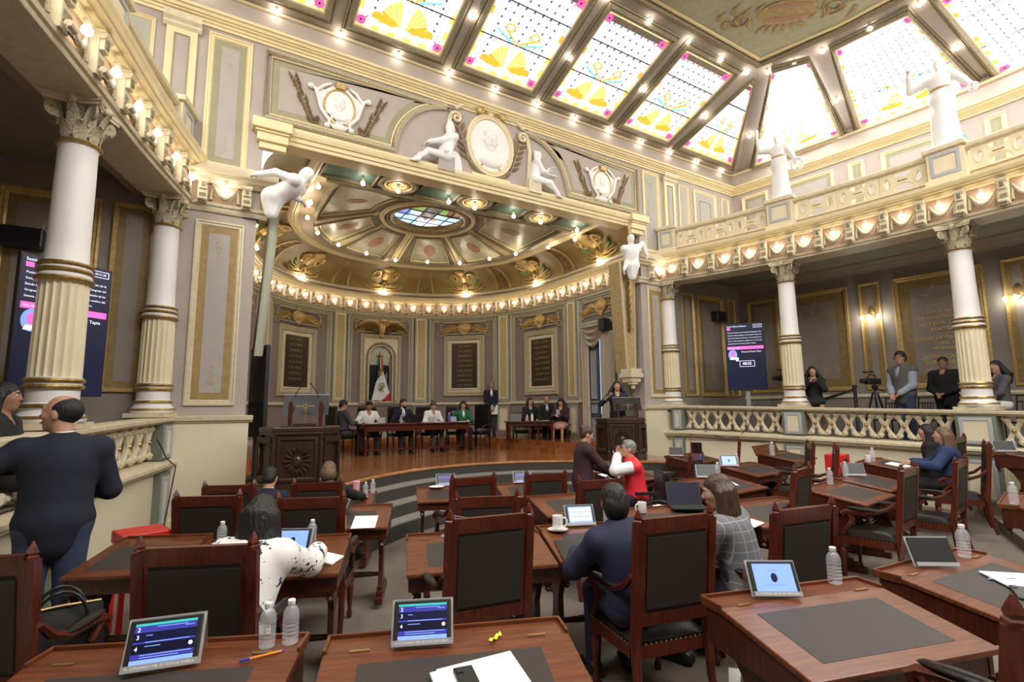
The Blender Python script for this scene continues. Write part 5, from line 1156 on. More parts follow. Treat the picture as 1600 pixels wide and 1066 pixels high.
# the seat of the woman with long hair, turned sideways
# ================================================================ DESKS
def make_desk():
    t = thing('chamber_desk', 'x', 'desk'); T = lambda y: .80 - .085 * max(0, (.20 - y) / .52)      # top surface: flat at the back, sloping to the front
    mb = MB(); mb.box((0, .275, .785), (1.0, .15, .028)); mb.box((0, .345, .806), (1.0, .014, .022)); mb.box((-.495, .275, .806), (.014, .15, .020)); mb.box((.495, .275, .806), (.014, .15, .020)); bevel(mb.build('pen_ledge', 'mahogany_top', t, smooth=0), .004)
    mb = MB(); vs = []
    for y, z in ((.20, .802), (-.33, .716)):
        for x in (-.5, .5):
            for d in (0, -.026): vs.append((x, y, z + d))
    mb.add(vs, [(0, 4, 6, 2), (1, 3, 7, 5), (0, 1, 5, 4), (2, 6, 7, 3), (0, 2, 3, 1), (4, 5, 7, 6)]); bevel(mb.build('writing_slope', 'mahogany_top', t, smooth=0, recalc=True), .006)
    mb = MB(); vs = [(x, y, T(y) + .0035) for y in (.12, -.245) for x in (-.36, .36)]; mb.add(vs, [(0, 2, 3, 1)]); mb.build('leather_inlay', 'inlay', t, smooth=0)
    for x in (-.36, .36): MB().box((x, .20, .804), (.075, .016, .006)).build('hinge', 'brass', t, smooth=0)
    for s in (-1, 1):
        mb = MB(lambda a, b, c: (s * .475 + c, a, b)); mb.prism([(-.30, .60), (.32, .60), (.32, .772), (.20, .774), (-.30, .695)], -.012, .012); mb.build('side_panel', 'mahogany', t, smooth=0)
        mb = MB(lambda a, b, c: (s * .42 + c, a, b)); mb.prism([(-.10, .10), (.16, .10), (.10, .26), (.09, .40), (.15, .52), (.22, .60), (-.18, .60), (-.10, .50), (-.04, .40), (-.05, .26)], -.02, .02); mb.build('leg', 'mahogany', t, smooth=0)
        mb = MB(); mb.box((s * .42, .03, .03), (.075, .56, .06)); mb.box((s * .42, .03, .08), (.06, .42, .04)); mb.box((s * .42, .03, .11), (.05, .32, .03)); bevel(mb.build('foot', 'mahogany', t, smooth=0), .005)
        mb = MB(); mb.lathe([(.012, -.07), (.024, -.055), (.012, -.035), (.026, -.02), (.026, 0)], 8, (s * .44, .29, .60)); mb.lathe([(.012, -.07), (.024, -.055), (.012, -.035), (.026, -.02), (.026, 0)], 8, (s * .44, -.27, .60)); mb.build('drop_finial', 'mahogany', t)
    mb = MB(); mb.box((0, .315, .69), (.95, .022, .17)); mb.box((0, -.285, .65), (.95, .022, .11)); mb.box((0, 0, .61), (.93, .58, .015)); mb.build('apron', 'mahogany', t, smooth=0)
    mb = MB(); mb.tube([(-.42, .03, .2), (-.2, .03, .2), (0, .03, .2), (.2, .03, .2), (.42, .03, .2)], [.018, .028, .02, .028, .018], 8); mb.build('stretcher', 'mahogany', t)
    return t
_desk = make_desk(); DK = {}
def desk(key, x, y, rz, f, label, corner='BL', first=[True]):
    r = math.radians(rz); c, n = math.cos(r), math.sin(r); ox = -.5 if corner == 'BL' else .5; oy = .35
    cx, cy = x - (ox * c - oy * n), y - (ox * n + oy * c)
    o = _desk if first[0] else dup(_desk); first[0] = False
    z = floorz(cx, cy) if f is None else f
    o.location = (cx, cy, z); o.rotation_euler = (0, 0, r); o['label'] = label; o['group'] = 'mahogany writing desks of the chamber'; DK[key] = (cx, cy, z, r); return o
def on(key, u, v, dz=0):     # point on a desk top (u along, v toward the stage)
    cx, cy, z, r = DK[key]; c, n = math.cos(r), math.sin(r)
    return (cx + u * c - v * n, cy + u * n + v * c, z + .802 - .163 * max(0, (.20 - v)) + dz + (.004 if -.245 < v < .12 and abs(u) < .36 else 0))
for a in (('D0', .50, 2.47, -25, 0, 'mahogany desk at lower left with tablet, two bottles and orange pen', 'BR'), ('D1', .56, 2.39, -21, 0, 'mahogany desk at bottom middle with lit tablet and yellow wrapper'),
    ('D2', 2.25, 1.86, -16, 0, 'empty mahogany desk at lower right with blue-screened tablet and one bottle'), ('D3', 3.42, 1.60, -4.5, 0, 'mahogany desk at right with dark tablet, bottle and bright papers'),
    ('D4', 2.45, 3.62, -20, 0, 'desk with white coffee mug, black folder and light blue phone'), ('D5', 1.47, 3.93, -20, -.0, 'desk mostly hidden behind the large middle chair'),
    ('D6', 1.13, 4.20, -21, 0, 'desk where the woman in the floral blouse writes', 'BR'), ('D7', 1.92, 5.54, -23, -.05, 'desk with white sheets of paper left of the aisle', 'BR'), ('D8', 2.25, 7.15, -24, -.15, 'desk with the pink tumbler and small water bottles', 'BR'),
    ('D9', 2.85, 7.25, -20, -.16, 'desk with a white plate near the stage steps'), ('D10', 3.92, 6.88, -18, -.16, 'desk with a lit tablet standing against the stage steps'), 
    ('D12', 3.33, 5.13, -14, -.05, 'empty desk right of centre with grey leather inlay, behind the dark chair'), ('D13', 5.6, 6.62, 6, -.08, 'desk with papers beside the man in the red vest'), ('D14', 8.15, 7.45, 8, -.02, 'far desk with a tablet against the white pier'),
    ('D15', 5.42, 4.76, 5, 0, 'desk with a dark tablet, bottle and white sheet, right of the red vest'), ('D16', 7.26, 5.55, 6, 0, 'desk with a lit blue tablet and bottle in the right block'), ('D17', 8.75, 5.85, 10, .10, 'raised desk with an upright back board and bottle against the parapet'),
    ('D18', 6.02, 3.52, 8, 0, 'bright red-edged desk with one bottle in the right block'), ('D19', 7.23, 3.80, 10, 0, 'desk with small tablet and bottle behind the red-edged desk'), ('D20', 8.62, 4.12, 12, .10, 'desk of the woman in the denim jacket, with mug and papers'),
    ('D21', 6.62, 1.94, 12, .0, 'desk cut off at the right edge with a bottle on its corner'), ('D22', 9.75, 2.85, 14, .27, 'raised desk at the right edge, beside the balustrade pier'), ('D23', 3.50, 3.97, -14, -.04, 'desk with the open black laptop and white mug'), ('D24', -.33, 5.06, -26, 0, 'narrow desk between the two front left chairs, next to the red stool'), ('D25', 4.52, 3.60, -8, -.03, 'desk in front of the long-haired woman')):
    desk(*a)
_d24 = [o for o in COL.objects if o.get('label', '').startswith('narrow desk')][0]; _d24.scale.x = .62; _r = DK['D24'][3]; _d24.location.x -= .19 * math.cos(_r); _d24.location.y -= .19 * math.sin(_r); c = DK['D17']; o = MB().box((0, 0, 0), (1.0, .02, .16)).build('desk_back_board', 'mahogany_top', None, smooth=0); o.location = (c[0] - math.sin(c[3]) * .37, c[1] + math.cos(c[3]) * .37, c[2] + .87); o.rotation_euler = (-.4, 0, c[3]); tag(o, 'tilted wooden back board standing on the far right desk', 'book rest')
# ================================================================ LECTERNS
def lectern(name, lab, x, y, rz, z0=.65, h=.86, so=0):
    t = thing(name, lab, 'lectern', (x, y, z0), rz); K = .42
    pl = [(-.50, .30), (-.50, -.02), (-.30, -.34), (.30, -.34), (.50, -.02), (.50, .30)]
    mb = MB(); mb.prism([(a * .96, b * .96) for a, b in pl], 0, h); mb.build('body', 'dark_wood', t, smooth=0)
    mb = MB(); mb.prism([(a * 1.06, b * 1.06) for a, b in pl], h - .04, h + .02); mb.prism([(a * 1.03, b * 1.03) for a, b in pl], h - .08, h - .04); bevel(mb.build('top_slab', 'dark_wood', t, smooth=0), .01)
    mb = MB(); mb.prism([(a * 1.06, b * 1.06) for a, b in pl], 0, .10); mb.prism([(a * 1.02, b * 1.02) for a, b in pl], .10, .14); mb.build('plinth', 'dark_wood', t, smooth=0)
    for i in range(1, 5):
        a, b = pl[i]; mb = MB(); mb.lathe([(.032, 0), (.032, .05), (.02, .07), (.034, .12), (.02, .2), (.026, .32), (.02, .44), (.034, .52), (.02, .56), (.032, .6), (.032, h - .22)], 8, (a * .98, b * .98, .14)); mb.build('turned_column', 'dark_wood', t)
    f = lambda u, v, w: (u, -.325 - w, v); mb = MB(f); mb.frame(-.25, .25, .17, h - .11, [(0, 0), (0, .02), (.03, .025), (.05, .005)]); mb.build('front_panel', 'dark_wood', t)
    mb = MB(f)
    for i in range(16): a = i * PI / 8; mb.leaf(.0 + .07 * math.cos(a), .43 + .10 * math.sin(a), a, .11, .05, .03)
    mb.ell((0, .43, .01), (.06, .08, .03), 8, 6); mb.build('carved_crest', 'dark_wood', t, smooth=0)
    for s in (-1, 1):
        g = lambda u, v, w, s=s: (s * (.425 + u * .25 + w * .79), -.18 + u * .32 - w * .61, v); MB(g).frame(-.40, .40, .17, h - .11, [(0, .0), (0, .02), (.05, .02), (.08, .003)]).build('side_panel', 'dark_wood', t)
    for s in (-1, 1): mb = MB(lambda x, y, z: (x + so, y, h + (z - h) * .80)); mb.box((s * .20, -.02, h + .23), (.05, .05, .42)); mb.lathe([(.03, 0), (.012, .03), (.0, .05)], 8, (s * .20, -.02, h + .44)); mb.build('stand_post', 'mahogany', t, smooth=0)
    mb = MB(lambda a, b, c: (a + so, b * math.cos(-1.0) - c * math.sin(-1.0) + .06, b * math.sin(1.0) * 1.0 + c * math.cos(1.0) + h + .33)); mb.box((0, 0, 0), (.60, .34, .02)); bk = mb.build('reading_desk', 'black', t, smooth=0)
    mb = MB(lambda x, y, z: (x + so, y, h + (z - h) * .80)); mb.box((0, .16, h + .575), (.60, .03, .035)); mb.build('reading_ledge', 'paper', t, smooth=0)
    mb = MB(lambda x, y, z: (x + so, y, h + (z - h) * .80)); mb.box((0, -.06, h + .05), (.30, .16, .06)); mb.box((0, -.06, h + .03), (.62, .24, .02)); mb.build('stand_base', 'dark_wood', t, smooth=0)
    mb = MB(lambda x, y, z: (x + so, y, h + (z - h) * .80)); mb.tube([(0, -.10, h + .06), (0, -.10, h + .44)], .009, 5); mb.tube([(-.12, -.10, h + .38), (.12, -.10, h + .38)], .007, 5); mb.ell((0, -.12, h + .30), (.015, .012, .07), 6, 5); mb.tube([(-.09, -.12, h + .40), (0, -.12, h + .35), (.09, -.12, h + .40)], .006, 4); mb.ell((0, -.12, h + .395), (.016, .014, .02), 6, 5); mb.build('crucifix', 'brass', t)
    for s in (-1, 1):
        mb = MB(lambda x, y, z: (x + so, y, h + (z - h) * .80)); mb.tube([(s * .16, .14, h + .50), (s * .15, .10, h + .60), (s * .06, .0, h + .76)], .006, 5); mb.ell((s * .05, -.01, h + .77), (.015, .02, .015), 6, 5); mb.build('microphone', 'black', t)
    return t
lectern('lectern', 'carved dark wood lectern without a speaker, left of the stage', 1.36, 7.85, math.radians(-14), so=.06); lectern('lectern', 'carved dark wood lectern where the dark-haired speaker stands', 8.05, 8.55, math.radians(-38), so=.16)
# ================================================================ STAGE TABLES AND CHAIRS
t = thing('presidium_table', 'long reddish wooden table where five officials sit on the stage', 'table', (CX, 12.95, .65))
mb = MB(); mb.box((0, 0, .755), (2.95, .78, .035)); bevel(mb.build('table_top', 'red_wood', t, smooth=0), .008); mb = MB(); mb.box((0, -.31, .66), (2.72, .03, .15)); mb.box((0, .31, .66), (2.72, .03, .15)); mb.box((-1.36, 0, .66), (.03, .6, .15)); mb.box((1.36, 0, .66), (.03, .6, .15)); mb.build('apron', 'red_wood', t, smooth=0)
for x in (-1.36, 0, 1.36):
    for y in (-.30, .30):
        mb = MB(); mb.lathe([(.03, 0), (.035, .05), (.02, .08), (.035, .20), (.045, .40), (.022, .46), (.045, .50), (.045, .74)], 8, (x, y, 0)); mb.build('leg', 'red_wood', t)
for x in (-1.36, 1.36): MB().box((x, 0, .12), (.04, .6, .05)).build('stretcher', 'red_wood', t, smooth=0)
MB().box((0, 0, .12), (2.7, .04, .05)).build('stretcher', 'red_wood', t, smooth=0)
for x in (-.9, 0, .9): MB().box((x, -.33, .66), (.12, .02, .03)).build('drawer_pull', 'dark_wood', t, smooth=0)
t = thing('side_table', 'smaller dark wooden table with three people behind it, right of the long table', 'table', (8.05, 12.15, .65), math.radians(-25))
mb = MB(); mb.box((0, 0, .745), (1.35, .7, .035)); bevel(mb.build('table_top', 'mahogany', t, smooth=0), .008); mb = MB(); mb.box((0, -.28, .68), (1.2, .03, .09)); mb.box((0, .28, .68), (1.2, .03, .09)); mb.build('apron', 'mahogany', t, smooth=0)
for x in (-.58, .58):
    for y in (-.27, .27): mb = MB(); mb.lathe([(.025, 0), (.03, .05), (.02, .08), (.035, .3), (.022, .44), (.04, .5), (.04, .73)], 8, (x, y, 0)); mb.build('leg', 'red_wood', t)
def stage_chair(x, y, rz, lab, z=.65, h=1.1):
    t = thing('leather_chair', lab, 'chair', (x, y, z), math.radians(rz), 'leather chairs on the stage'); mb = MB(); mb.box((0, 0, .44), (.50, .48, .09)); bevel(mb.build('seat', 'leather', t, smooth=0), .03, 3)
    mb = MB(); mb.box((0, -.25, .55 + (h - .5) / 2), (.48, .07, h - .52)); bevel(mb.build('backrest', 'leather', t, smooth=0), .03, 3)
    for s in (-1, 1):
        mb = MB(); mb.box((s * .235, -.26, h / 2), (.04, .05, h)); mb.build('post', 'dark_wood', t, smooth=0); mb = MB(); mb.tube([(s * .22, .2, 0), (s * .22, .2, .42)], .022, 6); mb.build('leg', 'dark_wood', t)
        mb = MB(); mb.tube([(s * .26, -.25, .66), (s * .27, .05, .66), (s * .26, .18, .60), (s * .24, .2, .44)], .02, 6); mb.build('arm', 'dark_wood', t)
    return t
SEATS = [(CX - 1.78, 13.35, -75), (CX - .98, 13.62, -178), (CX - .18, 13.62, 178), (CX + .62, 13.62, 178), (CX + 1.42, 13.50, 160)]
for (x, y, r), l in zip(SEATS, ('dark leather chair under the man in grey suit at the long table', 'dark leather chair behind the man in white shirt', 'dark leather chair of the bearded man, with a carved crest', 'dark leather chair behind the woman in white jacket', 'dark leather chair behind the woman in green')): stage_chair(x, y, r, l, h=1.15)
stage_chair(7.0, 13.2, 120, 'empty dark leather armchair between the green-jacketed woman and the standing man', h=1.2)
for i, (x, y, l) in enumerate(((8.35, 12.95, 'chair of the woman in black at the side table'), (8.85, 12.7, 'chair of the balding man in suit at the side table'), (9.1, 12.05, 'chair of the woman in maroon at the end of the side table'))): stage_chair(x, y, (158, 150, 120)[i], l, .65, .95)
def ladder_chair(x, y, rz, lab, z):
    t = thing('spindle_chair', lab, 'chair', (x, y, z), math.radians(rz), 'black spindle-backed chairs'); mb = MB(); mb.box((0, 0, .45), (.40, .40, .03)); bevel(mb.build('seat', 'black', t, smooth=0), .01)
    for s in (-1, 1):
        mb = MB(); mb.tube([(s * .18, -.18, 0), (s * .18, -.19, .45), (s * .17, -.25, .92)], .014, 6); mb.build('post', 'black', t); mb = MB(); mb.tube([(s * .18, .18, 0), (s * .18, .18, .45)], .014, 6); mb.build('leg', 'black', t)
    for z_ in (.62, .80, .90): mb = MB(); mb.tube([(-.175, -.21 - (z_ - .6) * .12, z_), (.175, -.21 - (z_ - .6) * .12, z_)], .011, 5); mb.build('crossbar', 'black', t)
    for k in range(5): mb = MB(); mb.tube([(-.1 + .05 * k, -.215, .62), (-.1 + .05 * k, -.235, .80)], .008, 4); mb.build('spindle', 'black', t)
ladder_chair(7.75, 14.1, 190, 'black spindle-backed chair standing beside the wall, left of the side table', .775)
# ================================================================ FIGURES: smooth implicit surfaces meshed once
def nets(F, o, h):
    S_ = F < 0; n = [k - 1 for k in F.shape]; cnt = np.zeros(n, np.int8)
    cor = [(a, b, c) for a in (0, 1) for b in (0, 1) for c in (0, 1)]
    sl_ = lambda q: tuple(slice(q[i], q[i] + n[i]) for i in range(3))
    for q in cor: cnt += S_[sl_(q)]
    act = (cnt > 0) & (cnt < 8); I = np.argwhere(act)
    if not len(I): return np.zeros((0, 3)), []
    idx = np.full(n, -1, np.int32); idx[act] = np.arange(len(I))
    val = {q: F[I[:, 0] + q[0], I[:, 1] + q[1], I[:, 2] + q[2]] for q in cor}
    pos = np.zeros((len(I), 3)); num = np.zeros(len(I))
    for q in cor:
        for ax in range(3):
            if q[ax] == 0:
                r = list(q); r[ax] = 1; fa, fb = val[q], val[tuple(r)]; m = (fa < 0) != (fb < 0)
                t = fa / np.where(fa == fb, 1, fa - fb); p = np.tile(np.array(q, float), (len(I), 1)); p[:, ax] += t; pos[m] += p[m]; num[m] += 1
    V = (I + pos / np.maximum(num, 1)[:, None]) * h + o; faces = []
    for ax in range(3):
        u, v = (ax + 1) % 3, (ax + 2) % 3; a = [slice(None)] * 3; b = [slice(None)] * 3; a[ax] = slice(0, -1); b[ax] = slice(1, None)
        A, B = S_[tuple(a)], S_[tuple(b)]; E_ = np.argwhere(A != B)
        E_ = E_[(E_[:, u] > 0) & (E_[:, v] > 0) & (E_[:, u] < F.shape[u] - 1) & (E_[:, v] < F.shape[v] - 1)]
        if not len(E_): continue
        def cell(du, dv): c = E_.copy(); c[:, u] += du; c[:, v] += dv; return idx[c[:, 0], c[:, 1], c[:, 2]]
        Q = np.stack([cell(-1, -1), cell(0, -1), cell(0, 0), cell(-1, 0)], 1); ins = A[E_[:, 0], E_[:, 1], E_[:, 2]]
        Q[~ins] = Q[~ins][:, ::-1]; faces.append(Q[(Q >= 0).all(1)])
    return V, np.concatenate(faces) if faces else []
def Cn(a, b, r0, r1=None, k=.03): return ('c', np.array(a, float), np.array(b, float), r0, r0 if r1 is None else r1, k)
def El(c, r, R=None, k=.03): return ('e', np.array(c, float), np.array(r, float), np.eye(3) if R is None else R, None, k)
def Sub(p): return ('s', p)
def mesh_sdf(name, prims, h, mats, parent, ripple=0):
    lo = np.full(3, 9.); hi = np.full(3, -9.)
    for p in prims:
        if p[0] == 's': continue
        if p[0] == 'c': r = max(p[3], p[4]); l, q = np.minimum(p[1], p[2]) - r, np.maximum(p[1], p[2]) + r
        else: r = p[2].max(); l, q = p[1] - r, p[1] + r
        lo = np.minimum(lo, l); hi = np.maximum(hi, q)
    lo -= 3 * h; hi += 3 * h; n = np.ceil((hi - lo) / h).astype(int) + 1; F = np.full(n, .3, np.float32)
    ax = [lo[i] + h * np.arange(n[i]) for i in range(3)]
    for p in prims:
        sub = p[0] == 's'
        if sub: p = p[1]
        k = p[5]
        if p[0] == 'c': r = max(p[3], p[4]); l, q = np.minimum(p[1], p[2]) - r, np.maximum(p[1], p[2]) + r
        else: r = p[2].max(); l, q = p[1] - r, p[1] + r
        i0 = np.maximum(((l - k - 2 * h - lo) / h).astype(int), 0); i1 = np.minimum(((q + k + 2 * h - lo) / h).astype(int) + 2, n)
        if (i1 <= i0).any(): continue
        X, Y, Z = np.meshgrid(*[ax[i][i0[i]:i1[i]] for i in range(3)], indexing='ij'); P = np.stack([X, Y, Z], -1)
        if p[0] == 'c':
            v = p[2] - p[1]; L = v @ v + 1e-9; t = np.clip(((P - p[1]) @ v) / L, 0, 1); d = np.linalg.norm(P - p[1] - t[..., None] * v, axis=-1) - (p[3] + (p[4] - p[3]) * t)
        else:
            w = (P - p[1]) @ p[3]; k0 = np.linalg.norm(w / p[2], axis=-1); k1 = np.linalg.norm(w / p[2] ** 2, axis=-1); d = k0 * (k0 - 1) / np.maximum(k1, 1e-6)
        if ripple and not sub: d = d + ripple * np.sin(X * 170 + 2 * np.sin(Z * 9)) * np.sin(Y * 150)
        s = tuple(slice(i0[i], i1[i]) for i in range(3)); c = F[s]
        if sub: m = np.maximum(c, -d)
        else: hh = np.clip(.5 + .5 * (c - d) / k, 0, 1); m = c * (1 - hh) + d * hh - k * hh * (1 - hh)
        F[s] = m
    V, Q = nets(F, lo, h)
    me = bpy.data.meshes.new(name); me.from_pydata(V.tolist(), [], np.asarray(Q).tolist()); me.materials.append(MATS[mats]); me.polygons.foreach_set('use_smooth', [True] * len(me.polygons)); me.update()
    return link(name, me, parent)
def unit(v): v = np.array(v, float); return v / (np.linalg.norm(v) + 1e-9)
def rotz(a): c, s = math.cos(a), math.sin(a); return np.array([[c, -s, 0], [s, c, 0], [0, 0, 1]])
def ik(a, b, l1, l2, hint):
    d = b - a; L = np.linalg.norm(d)
    if L > (l1 + l2) * .995: b = a + d / L * (l1 + l2) * .995; d = b - a; L = np.linalg.norm(d)
    x = (l1 * l1 - l2 * l2 + L * L) / (2 * L); hgt = math.sqrt(max(l1 * l1 - x * x, 0)); u = d / L; w = np.array(hint, float); w = unit(w - u * (w @ u)); return a + u * x + w * hgt, b
class Fig:
    def __init__(f, H=1.7, sit=None, lean=0, side=0, twist=0, head=(0, 0), hands=(None, None), wide=1.0, feet=None, curl=28, knees=0, hint=None):
        s = f.s = H / 1.7; f.sit = sit; rad = math.radians; Lr, Sr = rad(lean), rad(side); f.wide = wide; f.h = None
        f.U = U = unit((math.sin(Sr), math.sin(Lr) * math.cos(Sr), math.cos(Lr) * math.cos(Sr))); f.pel = pel = np.array([0, 0, (sit + .10 * s) if sit is not None else .92 * s])
        tw = rad(twist); Rt = np.array([math.cos(tw), math.sin(tw), 0]); Rt = unit(Rt - U * (Rt @ U)); Fw = np.cross(U, Rt); f.Rt, f.Fw = Rt, Fw; f.B = np.stack([Rt, Fw, U], 1)
        f.neck = pel + U * .50 * s; f.chest = pel + U * .33 * s
        Hd = unit(U + np.array([0, 0, 1.2])); hy, hp = rad(head[0]), rad(head[1])
        hb = rotz(hy + tw) @ np.array([[1, 0, 0], [0, math.cos(hp), -math.sin(hp)], [0, math.sin(hp), math.cos(hp)]]); f.HB = hb
        f.hc = f.neck + Hd * .15 * s + hb[:, 1] * .025 * s + hb[:, 2] * .02 * s; f.sh = {}; f.el = {}; f.wr = {}; f.hip = {}; f.kn = {}; f.an = {}; f.curl = curl; f.hd = {}
        for i, sg in ((0, -1), (1, 1)):
            S_ = f.neck - U * .06 * s + Rt * sg * .168 * s * wide; t = hands[i]
            if t is None: t = S_ + np.array([sg * .07, .04, -.53 * s]) if sit is None else pel + np.array([sg * .13, .28 * s, .07])
            f.el[sg], f.wr[sg] = ik(S_, np.array(t, float), .285 * s, .255 * s, hint or (sg * .75, -.45, -.75)); f.sh[sg] = S_
            hp_ = pel + Rt * sg * .09 * s - np.array([0, 0, .02]); f.hip[sg] = hp_
            if sit is None:
                f.an[sg] = np.array([sg * .10, -.02, .08 * s]); f.kn[sg] = (hp_ + f.an[sg]) / 2 + np.array([0, .02, .01])
            else:
                f.kn[sg] = hp_ + np.array([sg * (.04 + knees), .43 * s, max(.0, .0)]); f.kn[sg][2] = sit + .065; f.an[sg] = np.array([f.kn[sg][0], f.kn[sg][1] + (.02 if feet is None else feet), .08])
    def head(f, k=1):
        s = f.s; c = f.hc; b = f.HB; P = lambda x, y, z: c + b @ np.array([x, y, z]) * s
        E = lambda p, r, k=.02: El(P(*p), np.array(r) * s, b, k)
        pr = [Cn(f.neck - f.U * .03, c - b[:, 2] * .05 * s - b[:, 1] * .02 * s, .058 * s, .052 * s, .03), E((0, -.012, .025), (.074, .092, .088)), E((0, .018, -.035), (.060, .068, .082), .04), E((0, .058, -.092), (.030, .026, .024), .03),
              Cn(P(0, .083, .012), P(0, .104, -.026), .010 * s, .015 * s, .014), E((0, .074, .026), (.050, .018, .012), .018), E((-.020, .081, -.058), (.018, .012, .006), .01), E((.020, .081, -.058), (.018, .012, .006), .01), E((0, .082, -.068), (.022, .012, .007), .01)]
        for sg in (-1, 1):
            pr += [E((sg * .036, .062, -.02), (.024, .022, .022), .02), E((sg * .076, -.008, -.012), (.010, .020, .032), .012), E((sg * .014, .088, -.030), (.009, .010, .008), .008), Sub(E((sg * .031, .094, .010), (.016, .012, .009)))]
        return pr
    def hand(f, sg, h):
        s = f.s; w = f.wr[sg]; d = unit(w - f.el[sg]); d = unit(d + np.array([0, 0, -.15])); nrm = unit(np.cross(d, np.array([0, 0, 1.])) ) if abs(d[2]) < .95 else np.array([-sg, 0, 0.])
        if f.hd.get(sg) is not None: pn = unit(np.array(f.hd[sg], float) - d * (d @ np.array(f.hd[sg], float)))
        elif abs(d[2]) > .8: pn = unit(np.array([-sg, .3, 0]) - d * (d @ np.array([-sg, .3, 0])))
        else: pn = unit(np.array([0, 0, -1.]) - d * d[2] * -1)
        sd = np.cross(d, pn) ; sd = sd if sd @ (f.Rt * -sg) > 0 else -sd      # sd points to the thumb side
        R = np.stack([sd, d, pn], 1); rf = max(.0085 * s, .62 * h); pr = [Cn(f.wr[sg] - d * .03, w + d * .02 * s, .026 * s, .024 * s, .02), El(w + d * .055 * s, np.array([.041, .052, .017]) * s, R, .02)]
        cu = math.radians(f.curl)
        for i, (o, L) in enumerate(((.030, .92), (.010, 1.0), (-.011, .95), (-.030, .78))):
            p = w + d * .092 * s + sd * o * s; a = cu * .6
            for sl2 in (.038, .026, .021):
                q = p + (d * math.cos(a) + pn * math.sin(a)) * sl2 * L * s; pr.append(Cn(p, q, rf, rf * .88, .006)); p = q; a += cu
        p = w + d * .025 * s + sd * .030 * s; q = p + unit(d * .6 + sd * .75 + pn * .35) * .045 * s; pr += [Cn(p, q, rf * 1.25, rf * 1.1, .012), Cn(q, q + unit(d * .9 + sd * .2 + pn * .4) * .032 * s, rf * 1.05, rf * .9, .006)]
        return pr
    def torso(f, g=0.0, k=.06):
        s, U, B, p, w = f.s, f.U, f.B, f.pel, f.wide; V = lambda *a: np.array(a) * s + g
        pr = [El(p + U * .02 * s, V(.165 * w, .125, .12), B, k), El(p + U * .17 * s, V(.148 * w, .115, .15), B, k), El(p + U * .34 * s, V(.168 * w, .122, .16), B, k), Cn(f.sh[-1], f.sh[1], .062 * s + g, None, k), Cn(f.neck - U * .08 * s, f.neck - U * .01 * s, .085 * s + g, .06 * s + g * .6, k)]
        return pr
    def arms(f, g=0.0, to=1.0):
        pr = []
        for sg in (-1, 1):
            pr.append(Cn(f.sh[sg], f.el[sg], .052 * f.s + g, .041 * f.s + g, .03))
            if to > 0: pr.append(Cn(f.el[sg], f.el[sg] + (f.wr[sg] - f.el[sg]) * to, .040 * f.s + g, (.028 + .010 * (1 - to)) * f.s + g, .03))
        return pr
    def legs(f, g=0.0, to=1.0):
        pr = [El(f.pel, np.array([.165 * f.wide, .125, .12]) * f.s + g, f.B, .05)]
        for sg in (-1, 1): pr += [Cn(f.hip[sg], f.kn[sg], .082 * f.s + g, .056 * f.s + g, .04), Cn(f.kn[sg], f.kn[sg] + (f.an[sg] - f.kn[sg]) * to, .054 * f.s + g, (.036 + .016 * (1 - to)) * f.s + g, .03)]
        return pr
    def shoes(f):
        pr = []
        for sg in (-1, 1): a = f.an[sg]; pr += [Cn(a + (0, -.04, -.035), a + (sg * .02, .15 * f.s, -.05), .040, .032, .03), Cn(a, a + (0, -.03, -.03), .04, .045, .03)]
        return pr
    def hair(f, style):
        s = f.s; c = f.hc; b = f.HB; P = lambda x, y, z: c + b @ np.array([x, y, z]) * s; E = lambda p, r, k=.02: El(P(*p), np.array(r) * s, b, k)
        face = Sub(E((0, .092, -.045), (.070, .085, .096)))
        if style == 'bald': return [E((0, -.028, .018), (.081, .094, .088)), Sub(E((0, .045, .10), (.074, .105, .058))), Sub(E((0, .115, .0), (.12, .095, .2))), Sub(E((0, .0, -.13), (.2, .2, .05)))]
        pr = [E((0, -.018, .036), (.083, .100, .090))]
        if style in ('short', 'cap'): pr += [E((0, -.05, -.02), (.074, .062, .075)), E((0, .03, .092), (.055, .04, .024)), face, Sub(E((0, -.02, -.13), (.2, .2, .045)))]
        if style == 'bob': pr += [E((0, -.035, -.03), (.094, .088, .105)), face]
        if style == 'bun': pr += [E((0, -.05, -.01), (.076, .060, .08)), E((0, -.105, .075), (.042, .04, .04)), face, Sub(E((0, -.02, -.13), (.2, .2, .045)))]
        if style in ('long', 'wavy', 'mid'):
            dn = np.array([0, 0, -1.]); L = .56 if style == 'long' else (.27 if style == 'wavy' else .30)
            for i in range(9):
                a = PI * (i / 8) ; q = P(.078 * math.cos(a), -.02 - .075 * math.sin(a), -.01); e = q + dn * L * s + (b[:, 0] * .05 * math.cos(a) - b[:, 1] * .05 * math.sin(a)) * s * (1.2 if style == 'wavy' else .9); e = e - f.Fw * .03
                if style == 'wavy': m = (q + e) / 2 + (b[:, 0] * math.cos(a) * .045 - b[:, 1] * math.sin(a) * .03); pr += [Cn(q, m, .038 * s, .044 * s, .03), Cn(m, e, .044 * s, .03 * s, .03)]
                else: pr.append(Cn(q, e, .040 * s, .030 * s, .030))
            pr += [E((0, -.06, -.04), (.08, .06, .1)), face]
        return pr
